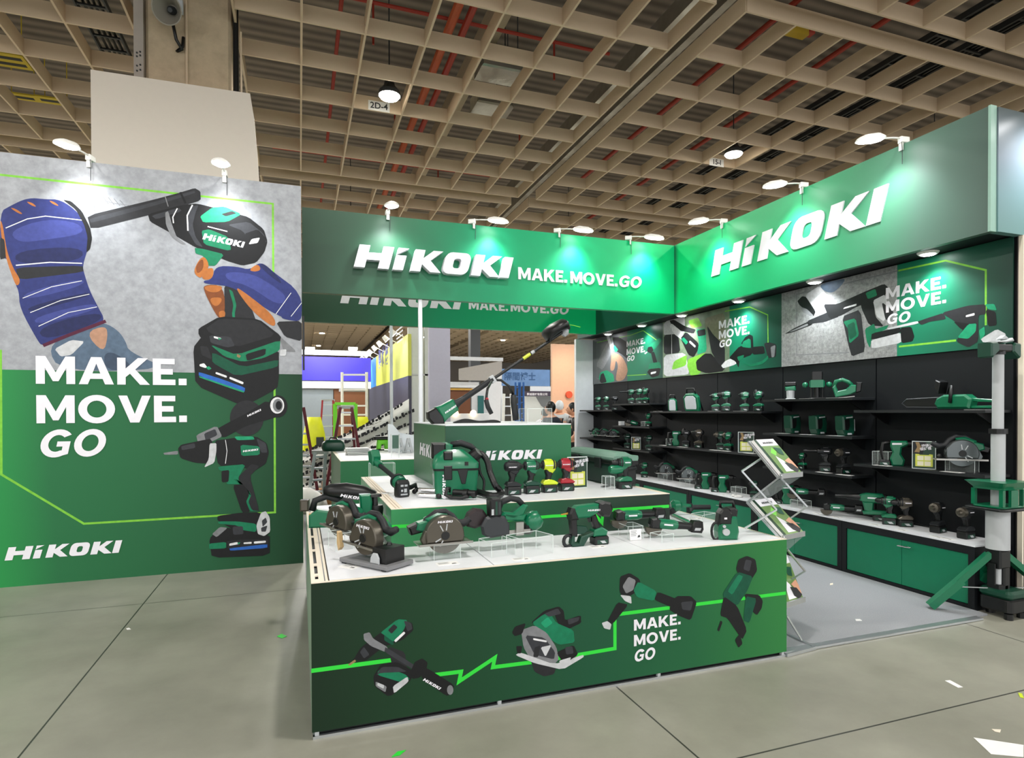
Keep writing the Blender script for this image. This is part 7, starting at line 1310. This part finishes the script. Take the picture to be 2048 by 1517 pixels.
slabw('carton', 'tall brown carton beside the white end wall', 'carton', 1146, 1158, 850, 930, 11.6, M_card, .3, 0.0)
# ------------------------------------------------------------------ people at the peach booth
def person(lb, loc, rz, h, shirt, hair=M_ink, pose=0.0, trousers=M_dgrey):
    t = thing('person', lb, 'person', loc, rz); k = h/1.72
    def skin(nm, J, E, R, mt):
        me = bpy.data.meshes.new(nm); me.from_pydata([tuple(k*c for c in j) for j in J], E, []); me.materials.append(mt); o = bpy.data.objects.new(nm, me); COL.objects.link(o); o.parent = t
        m = o.modifiers.new('skin', 'SKIN'); m.use_smooth_shade = True
        for v, r in zip(me.skin_vertices[0].data, R): v.radius = (r[0]*k, r[1]*k) if isinstance(r, tuple) else (r*k, r*k)
        me.skin_vertices[0].data[0].use_root = True; s = o.modifiers.new('sub', 'SUBSURF'); s.levels = 1; s.render_levels = 2; return o
    fx = .12*pose
    J = [(0, 0, .93), (0, 0, 1.12), (fx*.5, 0, 1.32), (fx, 0, 1.43), (fx+.02*pose, 0, 1.5), (fx+.06*pose+.02, 0, 1.6), (fx+.06*pose+.02, 0, 1.7),
         (0, .1, .88), (.01, .1, .5), (-.02, .1, .1), (.1, .1, .04), (0, -.1, .88), (.01, -.1, .5), (-.02, -.1, .1), (.1, -.1, .04),
         (fx, .19, 1.4), (fx-.02, .25, 1.12), (fx+.16, .2, .95), (fx+.22, .18, .92), (fx, -.19, 1.4), (fx-.02, -.25, 1.12), (fx+.16, -.2, .95), (fx+.22, -.18, .92)]
    E = [(0, 1), (1, 2), (2, 3), (3, 4), (4, 5), (5, 6), (0, 7), (7, 8), (8, 9), (9, 10), (0, 11), (11, 12), (12, 13), (13, 14), (3, 15), (15, 16), (16, 17), (17, 18), (3, 19), (19, 20), (20, 21), (21, 22)]
    R = [(.13, .16), (.12, .14), (.13, .17), (.1, .12), .055, (.085, .075), (.06, .055), .085, .062, .042, .035, .085, .062, .042, .035, .06, .045, .034, .03, .06, .045, .034, .03]
    skin('body', J, E, R, M_skin)
    J2 = [(0, 0, .9), (0, 0, 1.12), (fx*.5, 0, 1.32), (fx, 0, 1.42), (fx, .2, 1.39), (fx-.02, .25, 1.17), (fx, -.2, 1.39), (fx-.02, -.25, 1.17)]
    skin('shirt', J2, [(0, 1), (1, 2), (2, 3), (3, 4), (4, 5), (3, 6), (6, 7)], [(.15, .185), (.14, .17), (.15, .19), (.105, .13), .08, .068, .08, .068], shirt)
    skin('trousers', [(0, 0, .95), (0, .1, .86), (.01, .1, .5), (-.02, .1, .1), (0, -.1, .86), (.01, -.1, .5), (-.02, -.1, .1)], [(0, 1), (1, 2), (2, 3), (0, 4), (4, 5), (5, 6)], [(.145, .175), .1, .078, .06, .1, .078, .06], trousers)
    hx, hz = (fx+.06*pose+.02)*k, 1.64*k
    b = MB().m(hair); b.ball((hx-.018, 0, hz+.02), .105*k, .092*k, .115*k); b.done('hair', t, smooth=True)
    b = MB().m(M_skin); b.ball((hx+.03, 0, hz-.02), .085*k, .074*k, .105*k); b.cyl((hx+.1*k, 0, hz+.0), (hx+.125*k, 0, hz-.03), .012, .016, 8)
    for s in (-1, 1): b.ball((hx-.0, s*.088*k, hz-.02), .018, .012, .03, 8, 5)
    b.done('face', t, smooth=True)
    b = MB().m(M_ink)
    for s in (-1, 1): b.ball((hx+.1*k, s*.032, hz+.01), .009, n=8, m=5)
    b.m(M_red); b.box(hx+.095*k, hx+.106*k, -.022, .022, hz-.075, hz-.066); b.done('eyes_and_mouth', t); return t
yp = 10.5
q = W(1108, 830, 'y', yp); person('person in a dark navy shirt seen from behind, beyond the top box', (q.x, yp, 0), math.radians(115), 1.73, M_navy, pose=.45)
q = W(1090, 850, 'y', 13.2); person('person in a white shirt half hidden behind the navy shirted one', (q.x, 13.2, 0), math.radians(60), 1.62, M_print)
q = W(1119, 822, 'y', 12.2); person('person in a white cap right behind the navy shirted one', (q.x, 12.2, 0), math.radians(70), 1.78, M_lgrey, hair=M_ltw)
q = W(1155, 840, 'y', 10.98); person('person in a black shirt beside the white end wall', (q.x, 11.1, 0), math.radians(160), 1.72, M_ink, pose=.2)
# far hall: unseen area lights added so the distance reads lit, no lamp bodies
for (x, y) in ((-6, 22), (4, 30), (14, 24), (24, 34)):
    light('far_hall_fill', 'AREA', (x, y, 6.9), 900, WARM, (x, y, 0), 4)

# edge-on screen at the poster's right edge, clutter behind the counter's left end
za, zb_ = W(610, 742, 'y', 6.78).z, W(610, 632, 'y', 6.78).z
b = MB().m(M_ink); b.prism([(6.7, za), (6.83, za+.02), (6.83, zb_-.2), (6.8, zb_), (6.78, zb_-.15), (6.7, za+.5)], W(604, 700, 'y', PYW).x+.006, W(604, 700, 'y', PYW).x+.026, M=Matrix(((0, 1, 0, 0), (1, 0, 0, 0), (0, 0, 1, 0), (0, 0, 0, 1)))); tag(b.done('edge_screen'), 'thin black screen seen edge-on at the right edge of the poster wall', 'screen')
q = G(643, 1008, 0); b = MB().m(M_card); b.box(-.16, .16, -.12, .12, 0, .26, .004); tag(b.done('wooden_crate', loc=(q.x, q.y, 0)), 'small tan crate on the floor behind the left end of the counter', 'crate')
q = G(622, 1010, 0); b = MB().m(M_paper); n = []
for k, (s, z) in enumerate(((.24, 0), (.3, .08), (.27, .2), (.2, .3), (.09, .36))): n.append([(s*(1+.18*math.sin(3*a+k))*math.cos(a), s*.8*(1+.15*math.cos(4*a+k))*math.sin(a), z+.02*math.sin(5*a)) for a in [2*PI*r/14 for r in range(14)]])
b.rings(n); tag(b.done('plastic_bag', loc=(q.x-.1, q.y-.75, .01), smooth=True), 'crumpled white plastic bag on the floor beside the tan crate', 'bag')
